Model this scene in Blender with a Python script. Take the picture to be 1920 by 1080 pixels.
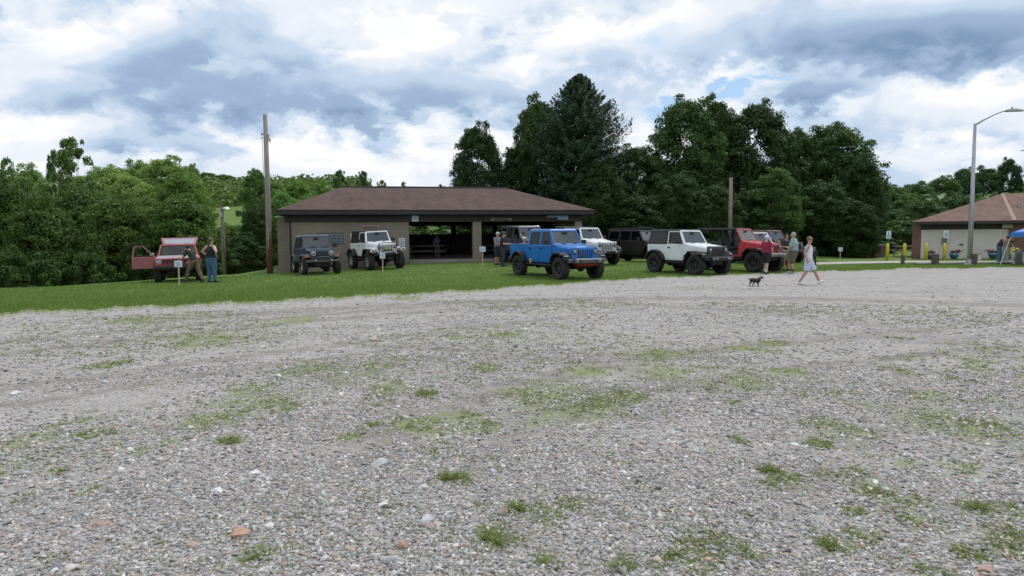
import bpy, bmesh, math, random
import numpy as np
from mathutils import Vector, Matrix

random.seed(7)
rng = np.random.default_rng(11)
sc = bpy.context.scene
for o in list(bpy.data.objects):
    bpy.data.objects.remove(o)
C = sc.collection

# ------------------------------------------------------------------ camera
F = 1280.0
PITCH = math.atan(92 / 1280)
ROLL = math.radians(0.45)
CAM = Vector((0, 0, 1.6))
_f = Vector((0, math.cos(PITCH), -math.sin(PITCH)))
_r0 = Vector((1, 0, 0))
_u0 = _r0.cross(_f)
RIGHT = _r0 * math.cos(ROLL) - _u0 * math.sin(ROLL)
UP = _u0 * math.cos(ROLL) + _r0 * math.sin(ROLL)
cam_data = bpy.data.cameras.new('camera')
cam_data.sensor_width = 36.0
cam_data.lens = 24.0
cam_data.clip_start = 0.1
cam_data.clip_end = 4000
cam = bpy.data.objects.new('camera', cam_data)
C.objects.link(cam)
m3 = Matrix((RIGHT, UP, -_f)).transposed()
cam.matrix_world = Matrix.Translation(CAM) @ m3.to_4x4()
sc.camera = cam
sc.view_settings.view_transform = 'Standard'
sc.view_settings.look = 'None'
sc.view_settings.gamma = 1.0
sc.view_settings.exposure = 0.12
sc.cycles.max_bounces = 6
sc.cycles.diffuse_bounces = 3
sc.cycles.glossy_bounces = 3
sc.cycles.transmission_bounces = 4
sc.cycles.transparent_max_bounces = 8
sc.cycles.caustics_reflective = False
sc.cycles.caustics_refractive = False
try:
    sc.cycles.use_denoising = True
except Exception:
    pass

# ------------------------------------------------------------------ node helpers
class NT:
    def __init__(self, tree):
        self.t = tree
    def n(self, kind, **kw):
        nd = self.t.nodes.new(kind)
        for k, v in kw.items():
            setattr(nd, k, v)
        return nd
    def link(self, a, b):
        self.t.links.new(a, b)
    def setin(self, sock, v):
        if hasattr(v, 'is_linked') or isinstance(v, bpy.types.NodeSocket):
            self.link(v, sock)
        elif v is not None:
            sock.default_value = v
    def math(self, op, a, b=None, c=None, clamp=False):
        nd = self.n('ShaderNodeMath', operation=op, use_clamp=clamp)
        self.setin(nd.inputs[0], a)
        if b is not None: self.setin(nd.inputs[1], b)
        if c is not None: self.setin(nd.inputs[2], c)
        return nd.outputs[0]
    def vmath(self, op, a, b=None, scale=None):
        nd = self.n('ShaderNodeVectorMath', operation=op)
        self.setin(nd.inputs[0], a)
        if b is not None: self.setin(nd.inputs[1], b)
        if scale is not None: self.setin(nd.inputs['Scale'], scale)
        return nd.outputs[0]
    def noise(self, vec, scale, detail=4, rough=.5, dist=0.0, out='Fac'):
        nd = self.n('ShaderNodeTexNoise')
        if vec is not None: self.link(vec, nd.inputs['Vector'])
        nd.inputs['Scale'].default_value = scale
        nd.inputs['Detail'].default_value = detail
        nd.inputs['Roughness'].default_value = rough
        nd.inputs['Distortion'].default_value = dist
        return nd.outputs[out]
    def voronoi(self, vec, scale, out='Color', feature='F1', rand=1.0):
        nd = self.n('ShaderNodeTexVoronoi', feature=feature)
        if vec is not None: self.link(vec, nd.inputs['Vector'])
        nd.inputs['Scale'].default_value = scale
        nd.inputs['Randomness'].default_value = rand
        return nd.outputs[out]
    def ramp(self, fac, stops, interp='LINEAR'):
        nd = self.n('ShaderNodeValToRGB')
        cr = nd.color_ramp
        cr.interpolation = interp
        while len(cr.elements) < len(stops):
            cr.elements.new(0.5)
        for e, (p, c) in zip(cr.elements, stops):
            e.position = p
            e.color = (c[0], c[1], c[2], 1) if not isinstance(c, (int, float)) else (c, c, c, 1)
        self.link(fac, nd.inputs[0])
        return nd.outputs[0]
    def smooth(self, v, a, b):
        nd = self.n('ShaderNodeMapRange', interpolation_type='SMOOTHSTEP')
        self.setin(nd.inputs[0], v)
        nd.inputs[1].default_value = a
        nd.inputs[2].default_value = b
        return nd.outputs[0]
    def mix(self, fac, a, b, blend='MIX'):
        nd = self.n('ShaderNodeMix', data_type='RGBA', blend_type=blend)
        self.setin(nd.inputs[0], fac)
        self.setin(nd.inputs[6], (*a, 1) if isinstance(a, tuple) and len(a) == 3 else a)
        self.setin(nd.inputs[7], (*b, 1) if isinstance(b, tuple) and len(b) == 3 else b)
        return nd.outputs[2]
    def bump(self, h, strength=.3, dist=.02):
        nd = self.n('ShaderNodeBump')
        nd.inputs['Strength'].default_value = strength
        nd.inputs['Distance'].default_value = dist
        self.link(h, nd.inputs['Height'])
        return nd.outputs[0]

# ------------------------------------------------------------------ world: sky and clouds
SUN_EL, SUN_AZ = math.radians(58), math.radians(35)      # azimuth measured from +Y towards +X
world = bpy.data.worlds.new('World')
sc.world = world
world.use_nodes = True
wt = world.node_tree
wt.nodes.clear()
W = NT(wt)
sky = W.n('ShaderNodeTexSky', sky_type='NISHITA')
sky.sun_disc = False
sky.sun_elevation = SUN_EL
sky.sun_rotation = SUN_AZ
skyc = W.mix(1.0, sky.outputs[0], (0.105, 0.105, 0.105), 'MULTIPLY')
gen = W.n('ShaderNodeTexCoord').outputs['Generated']
sep = W.n('ShaderNodeSeparateXYZ')
W.link(gen, sep.inputs[0])
dx, dy, dz = sep.outputs
zc = W.math('ADD', W.math('MAXIMUM', dz, 0.0), 0.42)
comb = W.n('ShaderNodeCombineXYZ')
W.link(W.math('DIVIDE', dx, zc), comb.inputs[0])
W.link(W.math('DIVIDE', dy, zc), comb.inputs[1])
cp = comb.outputs[0]
yc = W.math('MAXIMUM', dy, 0.05)
az = W.math('DIVIDE', dx, yc)
el = W.math('DIVIDE', dz, yc)
warp = W.noise(cp, 3.2, 4, .5, 0, 'Color')
wv = W.vmath('SCALE', W.vmath('SUBTRACT', warp, (.5, .5, .5)), scale=.11)
cpw = W.vmath('ADD', cp, wv)
nbig = W.noise(cpw, 1.7, 7, .46, .0)
nmed = W.noise(cpw, 4.6, 7, .50, .0)
nfine = W.noise(cpw, 11.0, 8, .60, .0)
azn = W.math('ADD', az, W.math('MULTIPLY', W.math('SUBTRACT', nmed, .5), .22))
eln = W.math('ADD', el, W.math('MULTIPLY', W.math('SUBTRACT', nfine, .5), .10))
eln = W.math('ADD', eln, W.math('MULTIPLY', W.math('SUBTRACT', nmed, .5), .05))
def blob(px, py, sx, sy, amp):
    a0 = (px - 960) / F
    e0 = (448 - (px - 960) * .0079 - py) / F
    a = W.math('DIVIDE', W.math('SUBTRACT', azn, a0), sx / F)
    e = W.math('DIVIDE', W.math('SUBTRACT', eln, e0), sy / F)
    q = W.math('ADD', W.math('MULTIPLY', a, a), W.math('MULTIPLY', e, e))
    return W.math('MULTIPLY', W.math('POWER', 2.718, W.math('MULTIPLY', q, -1.0)), amp)
def total(blobs):
    s = None
    for b in blobs:
        v = blob(*b)
        s = v if s is None else W.math('ADD', s, v)
    return s
# grey cloud bases as the photograph has them
dark = total([(820, 195, 260, 40, .85), (450, 190, 230, 35, .45), (1720, 90, 330, 55, .95), (1250, 120, 160, 42, .55),
              (1525, 182, 75, 22, .9), (1880, 60, 200, 60, .35), (200, 275, 60, 16, .55), (340, 282, 70, 16, .55),
              (120, 60, 120, 40, .30), (330, 130, 160, 40, .40), (700, 238, 60, 12, .4), (620, 120, 130, 30, .35),
              (1780, 245, 90, 15, .3), (1000, 60, 120, 50, .35), (60, 190, 130, 25, .3), (470, 60, 160, 40, .3)])
bright = total([(150, 85, 90, 30, .9), (700, 115, 60, 16, .9), (985, 125, 45, 38, .9), (1050, 80, 70, 26, .8),
                (310, 45, 90, 30, .5), (800, 75, 90, 26, .7), (1370, 140, 60, 20, .6), (1750, 180, 130, 26, .7),
                (560, 290, 200, 30, .55), (60, 250, 120, 40, .5), (1780, 300, 120, 30, .4), (1140, 60, 90, 20, .6),
                (450, 130, 50, 14, .5)])
blue = total([(1360, 182, 45, 16, .8), (1210, 225, 50, 30, .7), (1450, 150, 60, 16, .5), (0, 30, 30, 30, .8),
              (1850, 345, 120, 16, .4), (430, 325, 60, 12, .35), (1660, 330, 50, 14, .5)])
tex = W.math('ADD', W.math('MULTIPLY', nbig, .55), W.math('ADD', W.math('MULTIPLY', nmed, .32), W.math('MULTIPLY', nfine, .13)))
# cover: 1 where cloud hides the blue
cov = W.smooth(W.math('SUBTRACT', tex, W.math('MULTIPLY', blue, .30)), .33, .44)
# grey-ness of the cloud
g = W.math('ADD', W.math('MULTIPLY', W.math('SUBTRACT', tex, .5), 2.5), .25)
g = W.math('ADD', g, W.math('MULTIPLY', dark, .52))
g = W.math('SUBTRACT', g, W.math('MULTIPLY', bright, .50))
g = W.math('ADD', g, W.math('MULTIPLY', W.math('SUBTRACT', nfine, .5), .55))
ccol = W.ramp(g, [(0.0, (.92, .93, .96)), (.20, (.76, .81, .88)), (.42, (.52, .635, .79)), (.68, (.32, .435, .61)), (1.0, (.20, .30, .45))], 'EASE')
skyf = W.mix(cov, W.mix(.5, skyc, (.38, .62, .93)), ccol)
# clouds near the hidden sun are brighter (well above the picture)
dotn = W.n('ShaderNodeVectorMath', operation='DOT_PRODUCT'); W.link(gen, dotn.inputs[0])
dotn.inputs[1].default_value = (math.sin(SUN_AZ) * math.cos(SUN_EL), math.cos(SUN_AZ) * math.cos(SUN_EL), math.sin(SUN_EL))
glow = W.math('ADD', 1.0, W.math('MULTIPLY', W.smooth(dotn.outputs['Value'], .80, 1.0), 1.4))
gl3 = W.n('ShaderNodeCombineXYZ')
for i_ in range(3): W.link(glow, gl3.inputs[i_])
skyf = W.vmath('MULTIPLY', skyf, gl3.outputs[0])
bg = W.n('ShaderNodeBackground')
bg.inputs['Strength'].default_value = 1.0
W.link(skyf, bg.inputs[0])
wo = W.n('ShaderNodeOutputWorld')
W.link(bg.outputs[0], wo.inputs[0])

sun = bpy.data.lights.new('sun', 'SUN')
sun.energy = 1.5
sun.angle = math.radians(6)
sun.color = (1.0, .96, .9)
so = bpy.data.objects.new('sun', sun)
C.objects.link(so)
sdir = Vector((math.sin(SUN_AZ) * math.cos(SUN_EL), math.cos(SUN_AZ) * math.cos(SUN_EL), math.sin(SUN_EL)))
so.rotation_euler = sdir.to_track_quat('Z', 'Y').to_euler()
so.location = (0, 0, 60)

# ------------------------------------------------------------------ placing
def P(px, py, d):
    """world point seen at photo pixel (px, py) lying d metres ahead"""
    v = _f + RIGHT * ((px - 960) / F) + UP * ((540 - py) / F)
    return CAM + v * (d / v.y)

def sstep(a, b, x):
    t = np.clip((x - a) / (b - a), 0, 1)
    return t * t * (3 - 2 * t)

_cp = []
for px, py, d in [(293, 530, 28.7), (396, 531, 27.7), (335, 535, 25.6), (0, 545, 30), (250, 524.5, 32), (500, 513.5, 37), (120, 537, 31),
                  (570, 514, 31.5), (640, 511, 33), (694, 507.5, 34.5), (545, 511.5, 37.3), (765, 494, 37), (905, 505.5, 34),
                  (943, 500, 35.6), (1054, 525.4, 26.8), (972, 516, 30), (1124, 523, 27.3), (1166, 496, 36), (880, 490, 38),
                  (1233, 511, 31), (1304, 515, 29.5), (1356, 514.4, 30.4), (1411, 510.4, 32), (1459, 507.6, 33), (1000, 488, 38.5), (1090, 486, 41),
                  (1205, 493.4, 41), (1663, 487, 45), (1735, 488, 45), (1817, 496, 37.3), (1692, 494.7, 38.6), (1910, 500, 35), (1880, 496.5, 37), (1510, 534.5, 23.3)]:
    p = P(px, py, d)
    _cp.append((p.x, p.y, p.z))
for x in range(-30, 41, 5):
    for y in (-10, 0, 6, 12, 18):
        if not (x < -8 and y > 16):
            _cp.append((x, y, 0.0))
for x in (10, 20, 30, 40, 50):
    _cp += [(x, 52, .15), (x, 60, .3)]
_cp += [(-5, 50, .4), (0, 55, .4), (-25, 24, -.2), (-32, 26, -.7), (-18, 22, -.02)]
_cp = np.array(_cp)
_CR = np.array([(-60., 14.), (-45., 22.), (-32., 27.5), (-22.5, 30.), (-17.75, 32.), (-14.2, 36.8), (-15.0, 45.), (-15., 58.), (-15., 120.)])

def ground(x, y):
    x = np.atleast_1d(np.asarray(x, float)); y = np.atleast_1d(np.asarray(y, float))
    out = np.zeros(x.shape)
    flat = out.reshape(-1); xf = x.reshape(-1); yf = y.reshape(-1)
    for i in range(0, len(xf), 4000):
        X = xf[i:i + 4000, None]; Y = yf[i:i + 4000, None]
        D2 = (X - _cp[:, 0]) ** 2 + (Y - _cp[:, 1]) ** 2
        w = np.exp(-D2 / (2 * 2.3 ** 2)) + 1e-4 / (1 + D2 / 50)
        flat[i:i + 4000] = (w * _cp[:, 2]).sum(1) / (w.sum(1))
    # signed distance beyond the crest on the left
    best = np.full(xf.shape, 1e9); side = np.zeros(xf.shape)
    for a, b in zip(_CR[:-1], _CR[1:]):
        ab = b - a
        t = np.clip(((xf - a[0]) * ab[0] + (yf - a[1]) * ab[1]) / (ab @ ab), 0, 1)
        qx = a[0] + t * ab[0]; qy = a[1] + t * ab[1]
        dd = np.hypot(xf - qx, yf - qy)
        cr = ab[0] * (yf - a[1]) - ab[1] * (xf - a[0])
        m = dd < best
        best = np.where(m, dd, best); side = np.where(m, cr, side)
    s = np.where(side > 0, best, 0)
    flat -= 5.0 * sstep(0, 14, s) + .0
    # the hill far off on the left, and rising ground far right
    r = np.hypot(xf, yf)
    left = sstep(0.0, .25, -(xf / np.maximum(yf, 1)) + .0)
    flat += left * (27.0 * sstep(75, 260, yf)) + (1 - left) * 6.0 * sstep(70, 240, yf)
    return flat.reshape(x.shape)

def gz(x, y):
    return float(ground(x, y)[0])

def G(px, py, dmax=60):
    """the point of the ground seen at a photo pixel"""
    v = _f + RIGHT * ((px - 960) / F) + UP * ((540 - py) / F)
    v = v / v.y
    ds = np.arange(2.0, dmax, .05)
    zz = ground(v.x * ds, ds)
    h = 1.6 + v.z * ds - zz
    idx = np.nonzero(h <= 0)[0]
    d = ds[idx[0]] if len(idx) else dmax
    return Vector((v.x * d, d, gz(v.x * d, d)))

def at(px, d, dz=0.0):
    """ground point d metres ahead in the photo column px (read near the horizon)"""
    v = _f + RIGHT * ((px - 960) / F) + UP * ((540 - 500) / F)
    v = v / v.y
    return Vector((v.x * d, d, gz(v.x * d, d) + dz))

# ------------------------------------------------------------------ mesh helpers
class MB:
    def __init__(self):
        self.v = []; self.f = []; self.m = []
    def add(self, vs, fs, m=0):
        o = len(self.v)
        self.v += [tuple(p) for p in vs]
        self.f += [tuple(i + o for i in f) for f in fs]
        self.m += [m] * len(fs)
        return self
    def hexa(self, p, m=0):
        """p: 4 bottom points then 4 top points, both counter-clockwise seen from above"""
        return self.add(p, [(3, 2, 1, 0), (4, 5, 6, 7), (0, 1, 5, 4), (1, 2, 6, 5), (2, 3, 7, 6), (3, 0, 4, 7)], m)
    def box(self, c, s, rz=0, m=0, rot=None):
        hx, hy, hz = s[0] / 2, s[1] / 2, s[2] / 2
        pts = [Vector(q) for q in ((-hx, -hy, -hz), (hx, -hy, -hz), (hx, hy, -hz), (-hx, hy, -hz), (-hx, -hy, hz), (hx, -hy, hz), (hx, hy, hz), (-hx, hy, hz))]
        R = rot if rot is not None else Matrix.Rotation(rz, 3, 'Z')
        return self.hexa([R @ q + Vector(c) for q in pts], m)
    def span(self, x0, x1, y0, y1, z0, z1, m=0):
        return self.box(((x0 + x1) / 2, (y0 + y1) / 2, (z0 + z1) / 2), (abs(x1 - x0), abs(y1 - y0), abs(z1 - z0)), m=m)
    def prism(self, poly, y0, y1, axis='Y', m=0):
        """poly in (x,z) extruded along y (axis Y) or poly in (x,y) extruded along z (axis Z)"""
        n = len(poly)
        if axis == 'Y':
            vs = [(a, y0, b) for a, b in poly] + [(a, y1, b) for a, b in poly]
        elif axis == 'Z':
            vs = [(a, b, y0) for a, b in poly] + [(a, b, y1) for a, b in poly]
        else:
            vs = [(y0, a, b) for a, b in poly] + [(y1, a, b) for a, b in poly]
        fs = [tuple(range(n)), tuple(range(2 * n - 1, n - 1, -1))]
        for i in range(n):
            j = (i + 1) % n
            fs.append((i, i + n, j + n, j))
        return self.add(vs, fs, m)
    def tube(self, pts, r, seg=8, m=0, cap=True):
        pts = [Vector(p) for p in pts]
        n = len(pts)
        rs = r if isinstance(r, (list, tuple)) else [r] * n
        vs = []; fs = []
        prev = None
        for i, p in enumerate(pts):
            t = (pts[min(i + 1, n - 1)] - pts[max(i - 1, 0)]).normalized()
            if prev is None:
                a = Vector((0, 0, 1)) if abs(t.z) < .9 else Vector((1, 0, 0))
                u = t.cross(a).normalized()
            else:
                u = (prev - t * prev.dot(t)).normalized()
            prev = u
            w = t.cross(u)
            for k in range(seg):
                an = 2 * math.pi * k / seg
                vs.append(p + (u * math.cos(an) + w * math.sin(an)) * rs[i])
        for i in range(n - 1):
            for k in range(seg):
                k2 = (k + 1) % seg
                fs.append((i * seg + k, i * seg + k2, (i + 1) * seg + k2, (i + 1) * seg + k))
        if cap:
            fs.append(tuple(range(seg - 1, -1, -1)))
            fs.append(tuple(range((n - 1) * seg, n * seg)))
        return self.add(vs, fs, m)
    def lathe(self, prof, c=(0, 0, 0), axis='Z', seg=24, m=0, jitter=None, closed=False):
        vs = []; fs = []
        n = len(prof)
        for k in range(seg):
            an = 2 * math.pi * k / seg
            for i, (r, h) in enumerate(prof):
                if jitter: r, h = jitter(k, i, r, h)
                a, b = r * math.cos(an), r * math.sin(an)
                q = (a, b, h) if axis == 'Z' else ((a, h, b) if axis == 'Y' else (h, a, b))
                vs.append((q[0] + c[0], q[1] + c[1], q[2] + c[2]))
        rng_ = range(n) if closed else range(n - 1)
        for k in range(seg):
            k2 = (k + 1) % seg
            for i in rng_:
                j = (i + 1) % n
                fs.append((k * n + i, k2 * n + i, k2 * n + j, k * n + j))
        return self.add(vs, fs, m)
    def ball(self, c, r, seg=12, rings=8, m=0, rot=None):
        r = (r, r, r) if isinstance(r, (int, float)) else r
        vs = []; fs = []
        for i in range(rings + 1):
            th = math.pi * i / rings
            for k in range(seg):
                an = 2 * math.pi * k / seg
                q = Vector((r[0] * math.sin(th) * math.cos(an), r[1] * math.sin(th) * math.sin(an), r[2] * math.cos(th)))
                if rot is not None: q = rot @ q
                vs.append(q + Vector(c))
        for i in range(rings):
            for k in range(seg):
                k2 = (k + 1) % seg
                fs.append((i * seg + k, (i + 1) * seg + k, (i + 1) * seg + k2, i * seg + k2))
        return self.add(vs, fs, m)
    def ring(self, quad, l, r, b, t, th, m=0):
        """a flat frame in the quad (bottom-left, bottom-right, top-right, top-left) with an opening; margins as lengths"""
        q = [Vector(p) for p in quad]
        inn = inset(q, l, r, b, t)
        n = (q[1] - q[0]).cross(q[3] - q[0]).normalized() * th
        vs = q + inn + [p - n for p in q] + [p - n for p in inn]
        fs = []
        for i in range(4):
            j = (i + 1) % 4
            fs += [(i, j, j + 4, i + 4), (i + 8, i + 12, j + 12, j + 8), (i, i + 8, j + 8, j), (i + 4, j + 4, j + 12, i + 12)]
        return self.add(vs, fs, m)
    def plate(self, quad, th, m=0):
        q = [Vector(p) for p in quad]
        n = (q[1] - q[0]).cross(q[3] - q[0]).normalized() * th
        return self.add(q + [p - n for p in q], [(0, 1, 2, 3), (7, 6, 5, 4), (0, 4, 5, 1), (1, 5, 6, 2), (2, 6, 7, 3), (3, 7, 4, 0)], m)
    def build(self, name, mats, parent=None, loc=None, rz=None, bevel=0, smooth=False, seg=2):
        me = bpy.data.meshes.new(name)
        me.from_pydata(self.v, [], self.f)
        mats = mats if isinstance(mats, (list, tuple)) else [mats]
        for mm in mats: me.materials.append(mm)
        if len(mats) > 1:
            me.polygons.foreach_set('material_index', self.m)
        bm = bmesh.new(); bm.from_mesh(me)
        bmesh.ops.remove_doubles(bm, verts=bm.verts, dist=1e-5)
        bmesh.ops.recalc_face_normals(bm, faces=bm.faces)
        bm.to_mesh(me); bm.free()
        if smooth:
            me.polygons.foreach_set('use_smooth', [True] * len(me.polygons))
        me.update()
        o = bpy.data.objects.new(name, me)
        C.objects.link(o)
        if parent is not None: o.parent = parent
        if loc is not None: o.location = loc
        if rz is not None: o.rotation_euler = (0, 0, rz)
        if bevel:
            b = o.modifiers.new('bevel', 'BEVEL')
            b.width = bevel; b.segments = seg; b.limit_method = 'ANGLE'; b.angle_limit = math.radians(35)
        return o

def inset(q, l, r, b, t):
    def lerp(a, c, d):
        L = (c - a).length
        return a + (c - a) * (d / max(L, 1e-6))
    bl0, br0, tr0, tl0 = q
    LB, RB = lerp(bl0, tl0, b), lerp(br0, tr0, b)
    LT, RT = lerp(tl0, bl0, t), lerp(tr0, br0, t)
    return [lerp(LB, RB, l), lerp(RB, LB, r), lerp(RT, LT, r), lerp(LT, RT, l)]

def tag(o, label=None, cat=None, group=None, kind=None):
    if label: o['label'] = label
    if cat: o['category'] = cat
    if group: o['group'] = group
    if kind: o['kind'] = kind
    return o

def empty(name, loc=(0, 0, 0), rz=0, label=None, cat=None, group=None, parent=None):
    o = bpy.data.objects.new(name, None)
    o.empty_display_size = .2
    C.objects.link(o)
    o.location = loc
    o.rotation_euler = (0, 0, rz)
    if parent is not None: o.parent = parent
    return tag(o, label, cat, group)

def copy_tree(o, parent=None, table=None):
    c = o.copy()
    C.objects.link(c)
    if parent is not None:
        c.parent = parent
        c.matrix_parent_inverse = o.matrix_parent_inverse
    for ch in list(o.children):
        copy_tree(ch, c)
    return c

def np_mesh(name, verts, faces, mats, parent=None, attr=None):
    """verts (n,3), faces (m,k) arrays"""
    me = bpy.data.meshes.new(name)
    nv, (nf, k) = len(verts), faces.shape
    me.vertices.add(nv)
    me.vertices.foreach_set('co', np.ascontiguousarray(verts, dtype=np.float32).ravel())
    me.loops.add(nf * k)
    me.loops.foreach_set('vertex_index', np.ascontiguousarray(faces, dtype=np.int32).ravel())
    me.polygons.add(nf)
    me.polygons.foreach_set('loop_start', np.arange(0, nf * k, k, dtype=np.int32))
    me.polygons.foreach_set('loop_total', np.full(nf, k, dtype=np.int32))
    me.update(calc_edges=True)
    for mm in (mats if isinstance(mats, (list, tuple)) else [mats]):
        me.materials.append(mm)
    if attr:
        for an, vals in attr.items():
            a = me.attributes.new(an, 'FLOAT', 'POINT')
            a.data.foreach_set('value', np.asarray(vals, dtype=np.float32))
    o = bpy.data.objects.new(name, me)
    C.objects.link(o)
    if parent is not None: o.parent = parent
    return o
# ------------------------------------------------------------------ materials
MATS = {}
def mat(name, col, rough=.6, metal=0, var=.0, vscale=6, bump=0, bscale=40, spec=.5, coat=0, stops=None, bdist=.01):
    if name in MATS: return MATS[name]
    m = bpy.data.materials.new(name); m.use_nodes = True
    t = NT(m.node_tree)
    bs = m.node_tree.nodes['Principled BSDF']
    bs.inputs['Roughness'].default_value = rough
    bs.inputs['Metallic'].default_value = metal
    bs.inputs['Specular IOR Level'].default_value = spec
    bs.inputs['Coat Weight'].default_value = coat
    bs.inputs['Coat Roughness'].default_value = .04
    tc = t.n('ShaderNodeTexCoord').outputs['Object']
    nz = t.noise(tc, vscale, 5, .6)
    lo = tuple(max(0, c * (1 - var)) for c in col); hi = tuple(min(1, c * (1 + var)) for c in col)
    t.link(t.ramp(nz, stops or [(.3, lo), (.7, hi)]), bs.inputs['Base Color'])
    if bump:
        t.link(t.bump(t.noise(tc, bscale, 5, .6), bump, bdist), bs.inputs['Normal'])
    else:
        rr = t.math('ADD', t.math('MULTIPLY', t.math('SUBTRACT', nz, .5), .12), rough, clamp=True)
        t.link(rr, bs.inputs['Roughness'])
    MATS[name] = m
    return m

def glass_mat(name, tint=(.25, .3, .3), mixf=.55, base=(.01, .012, .014), ior=1.5):
    m = bpy.data.materials.new(name); m.use_nodes = True
    t = NT(m.node_tree); nt = m.node_tree
    nt.nodes.clear()
    tr = t.n('ShaderNodeBsdfTransparent'); tr.inputs[0].default_value = (*tint, 1)
    gl = t.n('ShaderNodeBsdfPrincipled'); gl.inputs['IOR'].default_value = ior
    gl.inputs['Base Color'].default_value = (*base, 1)
    gl.inputs['Roughness'].default_value = .03
    gl.inputs['Specular IOR Level'].default_value = .8
    lw = t.n('ShaderNodeLayerWeight'); lw.inputs[0].default_value = .35
    fac = t.math('ADD', t.math('MULTIPLY', lw.outputs['Facing'], .6), mixf, clamp=True)
    mx = t.n('ShaderNodeMixShader')
    t.link(fac, mx.inputs[0]); t.link(tr.outputs[0], mx.inputs[1]); t.link(gl.outputs[0], mx.inputs[2])
    out = t.n('ShaderNodeOutputMaterial')
    t.link(mx.outputs[0], out.inputs[0])
    return m

def leaf_mat(name, stops, trans=.28):
    m = bpy.data.materials.new(name); m.use_nodes = True
    t = NT(m.node_tree); nt = m.node_tree
    nt.nodes.clear()
    geo = t.n('ShaderNodeNewGeometry')
    oi = t.n('ShaderNodeObjectInfo')
    tc = t.n('ShaderNodeTexCoord').outputs['Object']
    big = t.noise(tc, .55, 3, .6)
    f = t.math('ADD', t.math('MULTIPLY', geo.outputs['Random Per Island'], .55), t.math('MULTIPLY', big, .6))
    f = t.math('SUBTRACT', f, .07)
    col = t.ramp(f, stops)
    col = t.mix(1.0, col, oi.outputs['Color'], 'MULTIPLY')
    d = t.n('ShaderNodeBsdfPrincipled')
    d.inputs['Roughness'].default_value = .55
    d.inputs['Specular IOR Level'].default_value = .25
    t.link(col, d.inputs['Base Color'])
    tl = t.n('ShaderNodeBsdfTranslucent')
    t.link(t.mix(1.0, col, (1.1, 1.25, .55), 'MULTIPLY'), tl.inputs[0])
    mx = t.n('ShaderNodeMixShader'); mx.inputs[0].default_value = trans
    t.link(d.outputs[0], mx.inputs[1]); t.link(tl.outputs[0], mx.inputs[2])
    out = t.n('ShaderNodeOutputMaterial'); t.link(mx.outputs[0], out.inputs[0])
    return m

LEAF = leaf_mat('broad_leaves', [(0, (.050, .078, .024)), (.45, (.098, .145, .042)), (.8, (.155, .215, .068)), (1, (.22, .28, .10))])
NEEDLE = leaf_mat('needles', [(0, (.024, .044, .018)), (.5, (.046, .080, .030)), (1, (.08, .12, .045))], .12)
GRASSM = leaf_mat('grass_blades', [(0, (.09, .155, .036)), (.5, (.155, .235, .058)), (1, (.27, .31, .11))], .3)
WEEDM = leaf_mat('weed_blades', [(0, (.13, .16, .055)), (.5, (.21, .255, .09)), (1, (.35, .34, .18))], .3)
BARK = mat('bark', (.09, .07, .05), .9, var=.4, vscale=4, bump=.6, bscale=14)

# gravel colours, shared by the loose stones and the packed lot
STONE_STOPS = [(0, (.18, .175, .17)), (.14, (.235, .23, .225)), (.34, (.295, .287, .28)), (.56, (.35, .345, .345)), (.72, (.44, .44, .445)), (.80, (.36, .285, .22)),
               (.86, (.41, .31, .235)), (.90, (.47, .45, .425)), (.97, (.60, .595, .58)), (1, (.36, .22, .14))]
def stone_mat():
    m = bpy.data.materials.new('loose_stone'); m.use_nodes = True
    t = NT(m.node_tree); bs = m.node_tree.nodes['Principled BSDF']
    geo = t.n('ShaderNodeNewGeometry')
    tc = t.n('ShaderNodeTexCoord').outputs['Object']
    nz = t.noise(tc, 60, 3, .6)
    col = t.ramp(geo.outputs['Random Per Island'], STONE_STOPS)
    col = t.mix(.35, col, t.ramp(nz, [(.3, .55), (.7, 1.0)]), 'MULTIPLY')
    t.link(t.mix(1.0, col, (1.17, 1.14, 1.115), 'MULTIPLY'), bs.inputs['Base Color'])
    bs.inputs['Roughness'].default_value = .85
    bs.inputs['Specular IOR Level'].default_value = .3
    return m
STONE = stone_mat()

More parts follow.
